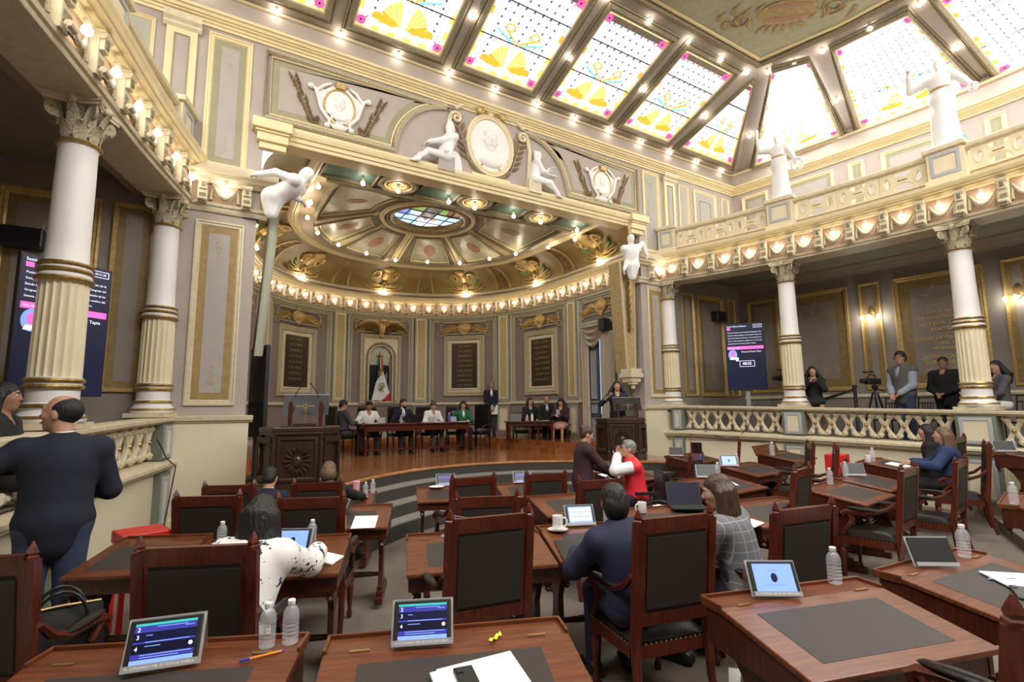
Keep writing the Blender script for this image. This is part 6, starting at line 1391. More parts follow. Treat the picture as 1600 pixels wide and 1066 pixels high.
def person(label, loc, rz, H=1.7, top='navy', bottom=('trousers', 'black_cloth'), shirt=None, hair=('short', 'hair_black'), skin='skin_a', res=.014, vest=None, sleeve=1.0, glasses=False, tie=None, open_=.0, group=None, extra=None, whands=(None, None), palm=(None, None), fit=.016, beard=None, **kw):
    r = math.radians(rz); Ri = rotz(-r)
    hs = list(kw.pop('hands', (None, None)))
    for i in (0, 1):
        if whands[i] is not None: hs[i] = Ri @ (np.array(whands[i]) - np.array(loc))
    f = Fig(H=H, hands=hs, **kw)
    for i, sg in ((0, -1), (1, 1)):
        if palm[i] is not None: f.hd[sg] = Ri @ np.array(palm[i], float)
    t = thing('person', label, 'person', loc, r, group)
    sk = bottom[0] in ('skirt', 'dress')
    mesh_sdf('body', f.torso(-.01) + f.arms() + f.legs(-.004) + f.head() + f.hand(-1, res) + f.hand(1, res), res, skin, t)
    s = f.s; P = lambda x, y, z: f.hc + f.HB @ np.array([x, y, z]) * s
    mb = MB()
    for sg in (-1, 1): mb.ell(P(sg * .031, .080, .010), .011 * s, 8, 6, 0); mb.ell(P(sg * .031, .0885, .010), .0052 * s, 6, 5, 1)
    mb.build('eyes', ['eye', 'hair_black'], t)
    mb = MB()
    for sg in (-1, 1): mb.tube([P(sg * .014, .096, .030), P(sg * .032, .095, .036), P(sg * .050, .082, .030)], [.004 * s, .005 * s, .003 * s], 5)
    mb.build('eyebrows', hair[1], t); mb = MB(); mb.ell(P(0, .0925, -.063), (.018 * s, .005, .006 * s), 8, 4); mb.build('lips', 'lips', t)
    if hair[0]: mesh_sdf('hair', f.hair(hair[0]), min(res, .011), hair[1], t, ripple=.0035 if hair[0] in ('long', 'wavy', 'mid', 'bob') else 0)
    if beard: mesh_sdf('beard', [El(P(0, .045, -.085), np.array([.058, .050, .050]) * s, f.HB, .02), Sub(El(P(0, .05, -.02), np.array([.07, .08, .045]) * s, f.HB)), Sub(El(P(0, .092, -.063), np.array([.022, .02, .008]) * s, f.HB))], .010, beard, t)
    g = fit; tp = f.torso(g) + (f.arms(g, sleeve * .94) if not vest or vest == 'over' else [])
    tp.append(Cn(f.pel + f.U * .02, f.pel - np.array([0, 0, .09 * s]) if f.sit is None else f.pel + f.Fw * .05, .135 * s, .135 * s, .06))
    nb = f.neck - f.U * .01
    if shirt:
        cut = Sub(Cn(f.neck + f.Fw * .13 + f.U * .03, f.chest + f.Fw * .16 - f.U * .02, .062 * s, .028 * s))
        mesh_sdf('shirt', f.torso(g * .45) + [Cn(f.neck - f.U * .05, f.neck + f.U * .018, .072 * s, .066 * s, .02)], max(res, .012), shirt, t); mesh_sdf('jacket', tp + [cut], res, top, t)
    else:
        if vest: mesh_sdf('shirt', f.torso(g * .4) + f.arms(g, .94) + [Cn(f.neck - f.U * .05, f.neck + f.U * .015, .072 * s, .066 * s, .02)], res, vest, t); mesh_sdf('vest', [p for p in tp] + [Sub(Cn(f.neck + f.Fw * .14, f.chest + f.Fw * .17, .055 * s, .03 * s))], res, top, t)
        else: mesh_sdf('top', tp + [Sub(Cn(nb + f.U * .06 + f.Fw * .05, nb + f.Fw * .09 - f.U * .03, .06 * s, .045 * s))], res, top, t)
    if tie: mb = MB(); a = f.neck + f.Fw * .088 - f.U * .03; b_ = f.chest + f.Fw * .152 - f.U * .02; mb.tube([a, a * .5 + b_ * .5 + f.Fw * .012, b_], [.014, .02, .028], 6, flat=.5); mb.build('tie', tie, t)
    if bottom[0] == 'trousers': mesh_sdf('trousers', f.legs(.016), res, bottom[1], t)
    elif bottom[0] == 'skirt': mesh_sdf('skirt', [El(f.pel, np.array([.18, .15, .13]) * s, f.B, .05)] + [Cn(f.hip[sg], f.kn[sg] * 1.0, .105 * s, .085 * s, .06) for sg in (-1, 1)] + [Cn(f.pel, (f.kn[-1] + f.kn[1]) / 2, .11, .09, .06)], res, bottom[1], t)
    elif bottom[0] == 'dress': mesh_sdf('skirt', [El(f.pel, np.array([.18, .14, .13]) * s, f.B, .05), Cn(f.pel, (f.kn[-1] + f.kn[1]) / 2 - np.array([0, 0, .05]), .14 * s, .19 * s, .05)], res, bottom[1], t)
    if f.an[1] is not None: mesh_sdf('shoes', f.shoes(), max(res, .014), 'black', t)
    if glasses:
        mb = MB()
        for sg in (-1, 1): mb.tube([P(sg * .031 + .024 * math.cos(q), .101, .010 + .017 * math.sin(q)) for q in [i * PI / 5 for i in range(10)]], .0028, 4, closed=True); mb.tube([P(sg * .055, .098, .014), P(sg * .078, .05, .014), P(sg * .080, -.01, .006)], .0028, 4)
        mb.tube([P(-.007, .103, .014), P(.007, .103, .014)], .0028, 4); mb.build('glasses', 'black', t)
    if extra: extra(t, f, P)
    return t
def statue(name, label, loc, rz, H, robe=None, bulk=.012, extra=None, cat='statue', hair='bun', beard=False, res=.016, m='marble', **kw):
    f = Fig(H=H, **kw); t = thing(name, label, cat, loc, math.radians(rz)); pr = f.torso(bulk) + f.arms(bulk) + f.head() + f.hand(-1, res) + f.hand(1, res) + [p for p in f.hair(hair) if p[0] != 's']
    s = f.s; P = lambda x, y, z: f.hc + f.HB @ np.array([x, y, z]) * s
    if beard:
        for i in range(7): pr.append(Cn(P(-.045 + .015 * i, .07, -.085), P(-.05 + .017 * i, .085, -.15 - .02 * (i % 2)), .022 * s, .014 * s, .02))
    if robe == 'stand':
        pr += [El(f.pel, np.array([.18, .14, .14]) * s, f.B, .05), Cn(f.pel, (0, 0, .05), .15 * s, .21 * s, .06)]
        for i in range(13): a = 2 * PI * i / 13; pr.append(Cn(f.pel + np.array([.13 * math.cos(a), .10 * math.sin(a), -.08]) * s, (.20 * s * math.cos(a), .17 * s * math.sin(a), .03), .022 * s, .036 * s, .02))
        pr += [Cn(f.kn[1] + (0, .05, .1), f.an[1] + (.0, .12, -.03), .085 * s, .07 * s, .05), El((0, 0, .02), (.25 * s, .22 * s, .04), None, .02)]
    if robe == 'sit': pr += f.legs(.012); pr += [Cn(f.an[sg] - (0, .02, .03), f.an[sg] + (0, .13 * s, -.05), .036 * s, .026 * s, .03) for sg in (-1, 1)]
    if robe == 'drape':
        pr += f.legs(.02)
        for i in range(6): pr.append(Cn(f.pel + np.array([-.1 + .04 * i, .08, 0]) * s, (f.kn[-1] + (f.kn[1] - f.kn[-1]) * i / 5) * .3 + (f.an[-1] + (f.an[1] - f.an[-1]) * i / 5) * .7, .05 * s, .03 * s, .03))
        pr += [Cn(f.an[sg] - (0, .02, .03), f.an[sg] + (0, .13 * s, -.05), .036 * s, .026 * s, .03) for sg in (-1, 1)]
    if extra: pr += extra(f, P)
    mesh_sdf('figure', pr, res, m, t); return t, f, P
# ---- statues on the right gallery parapet
loc, a = GR.frm(2.915, 6.29, -.20); a = math.degrees(a) + 180
t, f, P = statue('parapet_statue', 'white statue raising a torch and holding a wreath, nearer the stage', loc, a, 1.52, 'stand', .022, hands=((-.36, .12, .80), (.40, .06, 1.50)), hair='bun', head=(0, -5))
mb = MB(); w = f.wr[1]; mb.tube([tuple(w + (0, .02, .02)), tuple(w + (.0, .03, .10)), tuple(w + (.0, .03, .18))], [.016, .026, .04], 8); mb.ell(tuple(w + (0, .03, .22)), (.045, .045, .07), 8, 6); mb.build('torch', 'marble', t)
mb = MB(); c = f.wr[-1] + np.array([-.05, .04, -.15]); mb.tube([tuple(c + np.array([.11 * math.cos(q), 0, .13 * math.sin(q)])) for q in [i * PI / 8 for i in range(16)]], .032, 6, closed=True); mb.build('wreath', 'marble', t)
mb = MB(); mb.lathe([(.145, 0), (.152, .012), (.145, .03)], 16, (0, 0, f.pel[2] + .16)); mb.build('gilt_belt', 'gold_leaf', t); bevel(MB().box((0, .0, -.005), (.52, .46, .05)).build('base', 'marble', t, smooth=0))
loc, a = GR.frm(5.785, 6.29, -.20); a = math.degrees(a) + 180
t, f, P = statue('parapet_statue', 'taller-looking white statue with a bent raised arm, beside the green exit sign', loc, a, 1.70, 'stand', .022, hands=((-.46, .14, .92), (.40, .16, 1.52)), hair='bun', head=(10, 0))
mb = MB(); c = f.wr[-1] + np.array([-.03, .06, -.08]); mb.tube([tuple(c + np.array([.07 * math.cos(q), .0, .07 * math.sin(q)])) for q in [i * PI / 6 for i in range(12)]], .02, 6, closed=True); mb.build('coiled_scroll', 'marble', t)
mb = MB(); mb.lathe([(.165, 0), (.172, .012), (.165, .03)], 16, (0, 0, f.pel[2] + .18)); mb.build('gilt_belt', 'gold_leaf', t); bevel(MB().box((0, .0, -.005), (.56, .48, .05)).build('base', 'marble', t, smooth=0))
# ---- atlas figures carrying the beam
drp = lambda f, P: [Cn(f.pel, f.pel - np.array([0, .0, .26]), .17, .09, .06)] + [Cn(f.pel + np.array([.14 * math.cos(i), .12 * math.sin(i), -.05]), f.pel + np.array([.07 * math.cos(i), .07 * math.sin(i), -.26]), .04, .03, .02) for i in range(6)] + [El(f.sh[sg], (.095, .09, .09), None, .04) for sg in (-1, 1)]
statue('atlas_figure', 'white atlas figure bent double under the beam, left of the stage opening', (.94, 8.74, 5.06), -112, 1.72, None, .022, extra=drp, hands=((-.16, .36, .12), (.22, -.16, .34)), hint=(.3, -.6, .9), sit=-.05, lean=56, hair='bob', head=(-10, -40), wide=1.15)
statue('atlas_figure', 'white bearded atlas figure leaning under the beam, right of the stage opening', (8.72, 8.70, 5.02), 172, 1.62, None, .022, extra=drp, hands=((-.40, .04, .40), (.26, .08, -.05)), hint=(-.9, -.3, .4), sit=-.05, lean=14, side=10, hair='short', beard=True, head=(-28, -32), wide=1.15)
# ---- seated relief figures on the proscenium
t, f, P = statue('relief_figure', 'white relief of a seated helmeted warrior with shield, left of the large medallion', (3.98, 8.92, 6.36), 90, 1.62, 'sit', .02, hands=((-.02, .36, .52), (-.14, .02, .40)), sit=.22, feet=.22, lean=-14, hair='cap', head=(0, 0), twist=25, cat='relief')
mb = MB(lambda a_, b_, c_: (c_, a_, b_)); mb.prism([(-.25 + .17 * math.cos(q), .20 + .32 * math.sin(q)) for q in [i * PI / 8 for i in range(16)]], .04, .10); o = mb.build('shield', 'marble', t, smooth=0)
mb = MB(); mb.tube([tuple(P(0, .07, .13)), tuple(P(0, 0, .175)), tuple(P(0, -.09, .14)), tuple(P(0, -.15, .02)), tuple(P(0, -.14, -.10))], [.02, .03, .034, .03, .014], 6); mb.ell(tuple(P(0, -.01, .06)), (.08, .08, .085), 8, 6); mb.build('helmet_crest', 'marble', t); MB().box((0, -.02, .15), (.20, .34, .30)).build('seat_block', 'mauve', t, smooth=0)
t, f, P = statue('relief_figure', 'white relief of a seated woman writing on a tablet, right of the large medallion', (6.12, 8.92, 6.36), -90, 1.48, 'drape', .02, hands=((.10, .34, .60), (.0, .30, .56)), sit=.24, feet=.22, lean=8, hair='bun', head=(0, -25), twist=-25, cat='relief')
o = MB().box((.03, .42, .50), (.16, .26, .02)).build('tablet', 'marble', t, smooth=0); MB().box((0, -.04, .14), (.22, .32, .28)).build('seat_block', 'ivory', t, smooth=0)
# ================================================================ PEOPLE
fz = floorz; TR = ('trousers', 'black_cloth')
def ph(px, py): return None
person('balding man in dark navy jacket standing at left with an arm on the rail', (-.72, 4.72, 0), 8, 1.87, 'navy_wool', ('trousers', 'jeans'), 'white_cloth', ('bald', 'hair_black'), 'skin_b', .0085, whands=((-1.32, 4.80, 1.54), (-.66, 5.05, 1.20)), head=(62, 2), lean=5, wide=1.08, fit=.026)
person('dark-haired person in black behind the left balustrade, half hidden by the near column', (-1.30, 5.85, .72), -100, 1.65, 'black_cloth', TR, None, ('long', 'hair_black'), 'skin_c', .014, sit=.42)
person('woman in black-and-white floral blouse bent over the desk at left', (.26, 3.24, 0), -30, 1.62, 'floral', TR, None, ('mid', 'hair_black'), 'skin_b', .0095, whands=((.50, 3.78, .84), (.78, 3.70, .84)), sit=.47, lean=26, side=2, head=(0, -25), fit=.034)
person('man in dark suit with bowed head beside the high-backed chair near the white pier', (.74, 6.38, -.15), -25, 1.68, 'navy_wool', TR, 'white_cloth', ('short', 'hair_black'), 'skin_b', .013, sit=.44, lean=22, head=(0, -25), hands=((-.12, .42, .68), (.14, .42, .68)))
person('blond person in dark clothes behind a chair back, writing beside the pink tumbler', (1.42, 6.46, -.15), -23, 1.66, 'black_cloth', TR, None, ('bob', 'hair_blond'), 'skin_b', .013, sit=.45, lean=16, whands=((1.55, 6.95, .66), (1.98, 6.85, .66)), head=(0, -20))
person('short-haired woman in navy seated at the desk with the coffee mug', (2.40, 2.47, 0), -18, 1.56, 'navy', ('trousers', 'navy'), None, ('bob', 'hair_black'), 'skin_c', .0095, sit=.47, lean=8, side=-9, whands=((2.30, 2.92, .78), (2.72, 2.95, .76)), head=(8, -12), fit=.026)
person('woman with long brown hair in a grey check jacket, turned away at right of centre', (3.24, 2.28, 0), 14, 1.62, 'check', TR, None, ('long', 'hair_brown'), 'skin_b', .0095, sit=.46, lean=14, side=-4, head=(24, -12), fit=.026, hands=((-.12, .40, .78), (.16, .40, .78)))
person('grey-haired man in a bright red quilted vest with chin on hand, in a wheelchair', (5.36, 5.42, -.08), 62, 1.70, 'vest_red', TR, None, ('short', 'hair_grey'), 'skin_b', .012, vest='white_cloth', sit=.50, lean=8, head=(0, 4), glasses=True, hands=((-.02, .26, 1.17), (.20, .34, .82)), fit=.034, palm=((0, 0, 1), None))
person('woman in maroon jacket with hair in a bun, standing and facing the red-vested man', (4.76, 5.86, -.13), -112, 1.63, 'maroon', ('trousers', 'maroon'), None, ('bun', 'hair_brown'), 'skin_b', .012, lean=6, head=(0, -18), glasses=True, hands=((-.10, .40, .98), (.12, .42, .95)), fit=.024)
person('woman with wavy dark hair and navy dress speaking behind the right lectern', (8.38, 8.98, .65), 146, 1.72, 'navy', ('dress', 'navy'), None, ('wavy', 'hair_black'), 'skin_b', .014, sleeve=.55, hands=((-.22, .30, 1.12), (.26, .24, 1.34)), palm=(None, (0, 0, 1)))
person('man in grey suit looking at a phone at the left end of the long table', (3.30, 13.32, .65), -78, 1.72, 'grey_cloth', ('trousers', 'grey_cloth'), 'white_cloth', ('short', 'hair_black'), 'skin_a', .015, sit=.47, lean=-4, head=(-8, -22), glasses=True, hands=((-.08, .32, .80), (.10, .32, .80)))
person('man in white shirt seated at the long table beside the grey-suited man', (3.94, 13.48, .65), 178, 1.70, 'white_cloth', TR, None, ('short', 'hair_black'), 'skin_c', .015, sit=.47, lean=12, head=(0, -25), hands=((-.2, .34, .79), (.2, .34, .79)))
person('bearded man in dark suit with blue tie behind the black laptop on the stage', (4.88, 13.48, .65), 172, 1.74, 'navy_wool', TR, 'white_cloth', ('short', 'hair_black'), 'skin_b', .015, sit=.49, lean=4, head=(28, -2), tie='tie_blue', beard='hair_black', hands=((-.15, .32, .80), (.14, .32, .82)))
person('woman in white jacket reading at the long table on the stage', (5.70, 13.48, .65), 180, 1.66, 'white_cloth', ('trousers', 'grey_cloth'), None, ('bun', 'hair_brown'), 'skin_b', .015, sit=.48, lean=12, head=(0, -28), hands=((-.12, .36, .79), (.12, .36, .79)))
person('woman in green jacket raising a hand at the right end of the long table', (6.62, 13.40, .65), 165, 1.66, 'green_cloth', TR, 'white_cloth', ('wavy', 'hair_black'), 'skin_b', .015, sit=.48, lean=6, head=(0, -16), hands=((-.10, .36, .79), (.36, .26, 1.0)), palm=(None, (0, -1, 0)))
person('man standing in a dark suit jacket and open white shirt, holding papers', (8.42, 14.95, .90), 158, 1.74, 'navy_wool', ('trousers', 'jeans'), 'white_cloth', ('short', 'hair_grey'), 'skin_a', .016, head=(15, -4), hands=((-.06, .22, .92), (.08, .22, .92)))
person('woman with fringe in a black dress at the side table', (8.60, 12.93, .775), 162, 1.60, 'black_cloth', ('skirt', 'black_cloth'), None, ('long', 'hair_black'), 'skin_b', .016, sit=.46, sleeve=.4, head=(10, 0))
person('balding man in dark suit and tie at the side table', (8.98, 12.62, .775), 152, 1.68, 'black_cloth', TR, 'white_cloth', ('bald', 'hair_black'), 'skin_a', .016, sit=.46, head=(10, 0), tie='maroon')
person('woman in maroon top and pink skirt reading papers at the end of the side table', (9.06, 12.02, .72), 128, 1.66, 'maroon', ('skirt', 'pink_cloth'), None, ('long', 'hair_black'), 'skin_b', .016, sit=.47, head=(0, -22), hands=((-.06, .34, .86), (.12, .32, .84)))
person('woman in black sitting high behind the right balustrade with hands at her chin', (11.5, 6.2, 1.0), 118, 1.60, 'black_cloth', ('skirt', 'black_cloth'), None, ('wavy', 'hair_black'), 'skin_b', .014, sit=.78, hands=((-.05, .24, 1.28), (.06, .25, 1.27)))
person('cameraman in grey vest, glasses and headset standing behind the right balustrade', (11.75, 4.62, 1.0), 74, 1.78, 'vest_grey', ('trousers', 'jeans'), None, ('short', 'hair_black'), 'skin_a', .013, vest='blue_shirt', head=(14, 0), glasses=True, hands=((-.08, .22, .98), (.08, .22, .98)), wide=1.12, fit=.028,
    extra=lambda t, f, P: [MB().ell(tuple(P(s_ * .086, -.008, -.005)), (.02, .03, .036), 8, 6).build('headphone', 'black', t) for s_ in (-1, 1)] and MB().tube([tuple(P(.09 * math.cos(q), -.01, .05 + .085 * math.sin(q))) for q in [PI * i / 8 for i in range(9)]], .009, 5).build('headband', 'black', t))
person('man in black suit with clasped hands, left of the right-hand column', (12.45, 4.2, 1.0), 88, 1.68, 'black_cloth', TR, None, ('short', 'hair_black'), 'skin_a', .014, head=(18, 0), glasses=True, hands=((-.06, .22, .98), (.07, .22, .98)), wide=1.08, fit=.026)
person('woman in black-and-white striped top behind the right-hand column', (12.1, 3.32, 1.0), 50, 1.66, 'stripe', ('trousers', 'white_cloth'), None, ('wavy', 'hair_black'), 'skin_b', .014, sit=.66, head=(25, 0), hands=((-.15, .36, .86), (.1, .36, .86)))
person('woman with light brown hair in a denim jacket, in profile at the right block', (9.06, 3.10, .12), 24, 1.64, 'denim', TR, None, ('long', 'hair_blond'), 'skin_b', .013, sit=.47, lean=4, head=(6, 4), hands=((-.2, .42, .82), (.15, .42, .82)), fit=.03)
person('woman with long black hair in dark clothes, just behind the denim-jacketed woman', (10.02, 3.62, .14), 20, 1.62, 'black_cloth', TR, None, ('long', 'hair_black'), 'skin_b', .014, sit=.47, lean=6)
# ================================================================ THINGS ON THE DESKS
def dz(key, x, y, up=0):      # height of a desk's surface at a world point
    cx, cy, z, r = DK[key]; dx, dy = x - cx, y - cy; v = -dx * math.sin(r) + dy * math.cos(r); u = dx * math.cos(r) + dy * math.sin(r)
    return on(key, u, v)[2] + up
def screen_rows(f, t, kind):
    if kind == 'list':
        for z0, z1, m in ((.138, .146, 'screen_teal'), (.116, .138, 'screen_indigo'), (.088, .114, 'screen_navy'), (.080, .087, 'screen_indigo'), (.050, .078, 'screen_black'), (.032, .048, 'screen_indigo'), (.012, .030, 'screen_pale')):
            MB(f).rect(-.098, .098, z0, z1, .0075).build('screen_row', m, t, smooth=0)
        for z, c in ((.126, '2'), (.101, '3'), (.064, '4')):
            text(c, .02, 'screen_white', t, f.M @ Matrix.Translation((-.09, z, .0085)), ext=.0005)
        for x, z, w in ((-.06, .106, .02), (-.06, .071, .05), (-.06, .084, .14), (-.07, .044, .16), (-.07, .036, .12), (-.03, .132, .1), (.06, .127, .03)): MB(f).rect(x, x + w, z - .0012, z + .0012, .0085).build('text_line', 'screen_pale', t, smooth=0)
        MB(f).prism([(.085 + .007 * math.cos(q), .066 + .007 * math.sin(q)) for q in [i * PI / 5 for i in range(10)]], .0075, .0085).build('dot', 'screen_white', t, smooth=0)
    elif kind == 'blue':
        MB(f).rect(-.098, .098, .012, .146, .0075).build('screen_row', 'screen_pale', t, smooth=0)
        mb = MB(f); mb.prism([(.016 * math.cos(q), .080 + .022 * math.sin(q)) for q in [i * PI / 7 for i in range(14)]], .0075, .0085); mb.build('crest', 'screen_navy', t, smooth=0)
        for w, z in ((.03, .115), (.05, .045)): MB(f).rect(-w, w, z, z + .003, .0085).build('text_line', 'screen_blue', t, smooth=0)
    elif kind == 'calendar':
        MB(f).rect(-.098, .098, .012, .146, .0075).build('screen_row', 'screen_pale', t, smooth=0)
        for i in range(4):
            for j in range(3): MB(f).rect(-.09 + .047 * i, -.05 + .047 * i, .03 + .038 * j, .060 + .038 * j, .0085).build('calendar_cell', 'screen_cream' if (i + j) % 3 else 'screen_white', t, smooth=0)
    elif kind == 'navy': MB(f).rect(-.098, .098, .012, .146, .0075).build('screen_row', 'screen_navy', t, smooth=0); MB(f).rect(-.09, .09, .09, .12, .0085).build('text_line', 'screen_indigo', t, smooth=0); MB(f).rect(-.09, .09, .02, .03, .0085).build('text_line', 'screen_blue', t, smooth=0)
def tablet_stand(key, x, y, rz, kind, lab, sc=1.0):
    z = dz(key, x, y, .003); t = thing('tablet', lab, 'tablet', (x, y, z), math.radians(rz), 'tablets in clear stands'); a = math.radians(28); ca, sa = math.cos(a), math.sin(a)
    class Fm:
        M = Matrix(((1, 0, 0, 0), (0, sa, -ca, 0), (0, ca, sa, .012), (0, 0, 0, 1)))
        def __call__(s, u, v, h): return (u, v * sa - h * ca, .012 + v * ca + h * sa)
    f = Fm(); mb = MB(f); mb.box((0, .079, 0), (.232, .162, .012)); bevel(mb.build('tablet_case', 'black', t, smooth=0), .004); screen_rows(f, t, kind)
    mb = MB(f); mb.rect(-.125, .125, -.005, .168, -.010); mb.build('acrylic_back', 'acrylic', t, smooth=0); mb = MB(); mb.add([(-.125, .085, .155), (.125, .085, .155), (.125, .135, 0), (-.125, .135, 0)], [(0, 1, 2, 3)]); mb.build('acrylic_leg', 'acrylic', t, smooth=0)
    mb = MB(f); mb.box((0, .004, .012), (.235, .022, .006)); mb.build('name_strip', 'grey_plastic', t, smooth=0)
    if kind in ('list', 'blue'): text('H. CONGRESO DEL ESTADO DE PUEBLA', .013, 'paper', t, f.M @ Matrix.Translation((0, .004, .0155)), align='CENTER', ext=.0004, width=.21)
    t.scale = (sc,) * 3; return t
for a in (('D0', -.03, 2.47, -12, 'list', 'tilted tablet with a dark list screen on the desk with the orange pen', 1.05), ('D1', .86, 2.10, -24, 'list', 'tablet with a dark numbered list screen on the desk with the yellow wrapper', 1.0), ('D2', 2.56, 1.64, -34, 'blue', 'tablet with a pale blue crest screen on the empty desk at lower right', 1.0),
    ('D3', 3.80, 1.42, -36, 'off', 'dark switched-off tablet in a clear stand on the desk with bright papers', 1.0), ('D4', 2.76, 3.42, -22, 'calendar', 'tablet with a bright calendar screen beside the coffee mug', 1.0), ('D6', .66, 3.98, -30, 'blue', 'upright lit tablet in front of the floral blouse woman', 1.0),
    ('D5', 1.72, 3.62, -70, 'blue', 'tablet seen edge-on at the left side of the large middle chair', 1.0), ('D7', 1.28, 5.42, -60, 'navy', 'dark blue tablet seen obliquely beside the white sheets of paper', 1.0), ('D9', 3.25, 7.12, -20, 'navy', 'dark blue lit tablet behind the white plate', 1.1), ('D10', 4.32, 6.72, -25, 'navy', 'dark blue lit tablet against the grey stage steps', 1.1),
    ('D13', 5.85, 6.55, 0, 'off', 'dark tablet beside the papers of the red-vested man', 1.0), ('D14', 8.35, 7.30, -40, 'off', 'small dark tablet on the far desk against the white pier', 1.1), ('D15', 5.98, 4.72, -40, 'off', 'switched-off tablet next to the white sheet on the desk right of the red vest', 1.1), ('D16', 7.42, 5.42, -40, 'blue', 'lit blue tablet on the second desk from the parapet hatch', 1.1),
    ('D19', 7.75, 3.72, -45, 'off', 'small dark tablet behind the desk with the red edge', 1.1), ('D22', 10.0, 2.75, -50, 'off', 'dark tablet on the raised desk at the right edge', 1.0)): tablet_stand(*a)
def bottle_parts():
    t = thing('water_bottle', 'x', 'bottle')
    mb = MB(); pr = [(.024, 0), (.031, .006), (.032, .012)]
    for i in range(5): pr += [(.030, .020 + .016 * i), (.0325, .026 + .016 * i), (.0325, .031 + .016 * i)]
    pr += [(.0325, .110), (.031, .125), (.022, .143), (.0125, .152), (.0125, .160)]; mb.lathe(pr, 16); mb.build('bottle_body', 'water_glass', t, recalc=True)
    mb = MB(); mb.lathe([(.0145, .153), (.0155, .155), (.0155, .170), (.013, .173)], 14); mb.build('cap', 'bottle_cap', t); return t
_bt = bottle_parts()
def bottle(key, x, y, lab, sc=1.0, first=[True]):
    o = _bt if first[0] else dup(_bt); first[0] = False; o.location = (x, y, dz(key, x, y, .001)); o.scale = (sc,) * 3; o['label'] = lab; o['group'] = 'clear plastic water bottles'
for a in (('D0', .33, 2.44, 'clear water bottle, left one of the pair beside the orange pen'), ('D0', .415, 2.425, 'clear water bottle, right one of the pair beside the orange pen'), ('D6', .82, 4.10, 'clear water bottle on the desk of the floral blouse woman, right of her tablet'), ('D6', .26, 4.36, 'clear water bottle just left of the floral blouse woman, between chair backs'),
    ('D2', 3.02, 1.60, 'clear water bottle on the empty desk at lower right', 1.1), ('D3', 4.20, 1.42, 'clear water bottle on the desk with bright papers', 1.15), ('D4', 2.98, 3.36, 'clear water bottle between the calendar tablet and the short-haired woman'), ('D8', 2.05, 7.0, 'clear small bottle, nearer the pink tumbler'), ('D8', 2.16, 7.05, 'clear small bottle with purple label, farther from the pink tumbler', 1.05),
    ('D13', 5.66, 6.55, 'clear water bottle between the maroon-jacketed woman and the red-vested man', 1.2), ('D15', 6.22, 4.74, 'clear water bottle beside the switched-off tablet right of the red vest', 1.15), ('D16', 7.60, 5.42, 'clear water bottle beside the lit blue tablet of the right block', 1.15), ('D17', 8.90, 5.62, 'clear tall bottle on the raised desk with the back board', 1.4),
    ('D18', 6.72, 3.52, 'clear water bottle on the red-edged desk', 1.15), ('D19', 7.62, 3.78, 'clear water bottle beside the small tablet behind the red-edged desk', 1.15), ('D20', 9.0, 4.05, 'clear bottle beside the mug on the denim-jacketed woman\'s desk', 1.2), ('D21', 6.78, 1.86, 'clear water bottle on the desk cut by the right edge', 1.2), ('D22', 10.3, 2.75, 'clear bottle on the raised desk by the balustrade pier', 1.1), ('D25', 4.60, 3.42, 'clear water bottle right of the open black laptop', 1.15)): bottle(*a)
def mug(key, x, y, rz, lab, sc=1.0, saucer=False):
    z = dz(key, x, y, .001); t = thing('mug', lab, 'mug', (x, y, z + (.016 if saucer else 0)), math.radians(rz)); mb = MB(); mb.lathe([(.034, 0), (.037, .004), (.038, .088), (.038, .092), (.034, .092), (.033, .012), (.0, .010)], 20, caps=False); mb.build('cup', 'ceramic', t)
    mb = MB(); mb.tube([(.036, 0, .075), (.056, 0, .077), (.066, 0, .06), (.064, 0, .035), (.052, 0, .02), (.036, 0, .018)], .006, 6); mb.build('handle', 'ceramic', t); t.scale = (sc,) * 3
    if saucer: o = MB().lathe([(.03, 0), (.045, .003), (.078, .014), (.080, .016), (.074, .015), (.04, .006), (0, .006)], 24, caps=False).build('saucer', 'ceramic', None, (x, y, z)); tag(o, 'white saucer under the coffee mug by the black folder', 'saucer')
mug('D4', 2.52, 3.42, -40, 'white coffee mug on a saucer beside the black folder', 1.1, True); mug('D23', 3.74, 3.72, 170, 'white mug beyond the short-haired woman, left of the laptop', 1.1); mug('D20', 8.78, 4.02, 0, 'white mug on the denim-jacketed woman\'s desk', 1.15); mug('D9', 3.32, 6.62, 200, 'small white cup just beyond the large middle chair', .9)
o = MB().lathe([(.05, 0), (.06, .004), (.11, .022), (.113, .024), (.10, .018), (.05, .008), (0, .008)], 24, caps=False).build('plate', 'ceramic', None, (3.08, 7.05, dz('D9', 3.08, 7.05, .001))); tag(o, 'white plate on the desk near the stage steps', 'plate')
t = thing('tumbler', 'tall pink tumbler beside small water bottles', 'tumbler', (1.92, 6.98, dz('D8', 1.92, 6.98, .001))); MB().lathe([(.034, 0), (.036, .01), (.046, .18), (.046, .185)], 18).build('cup', 'pink', t); MB().lathe([(.048, .185), (.049, .20), (.044, .208)], 18).build('lid', 'pink', t)
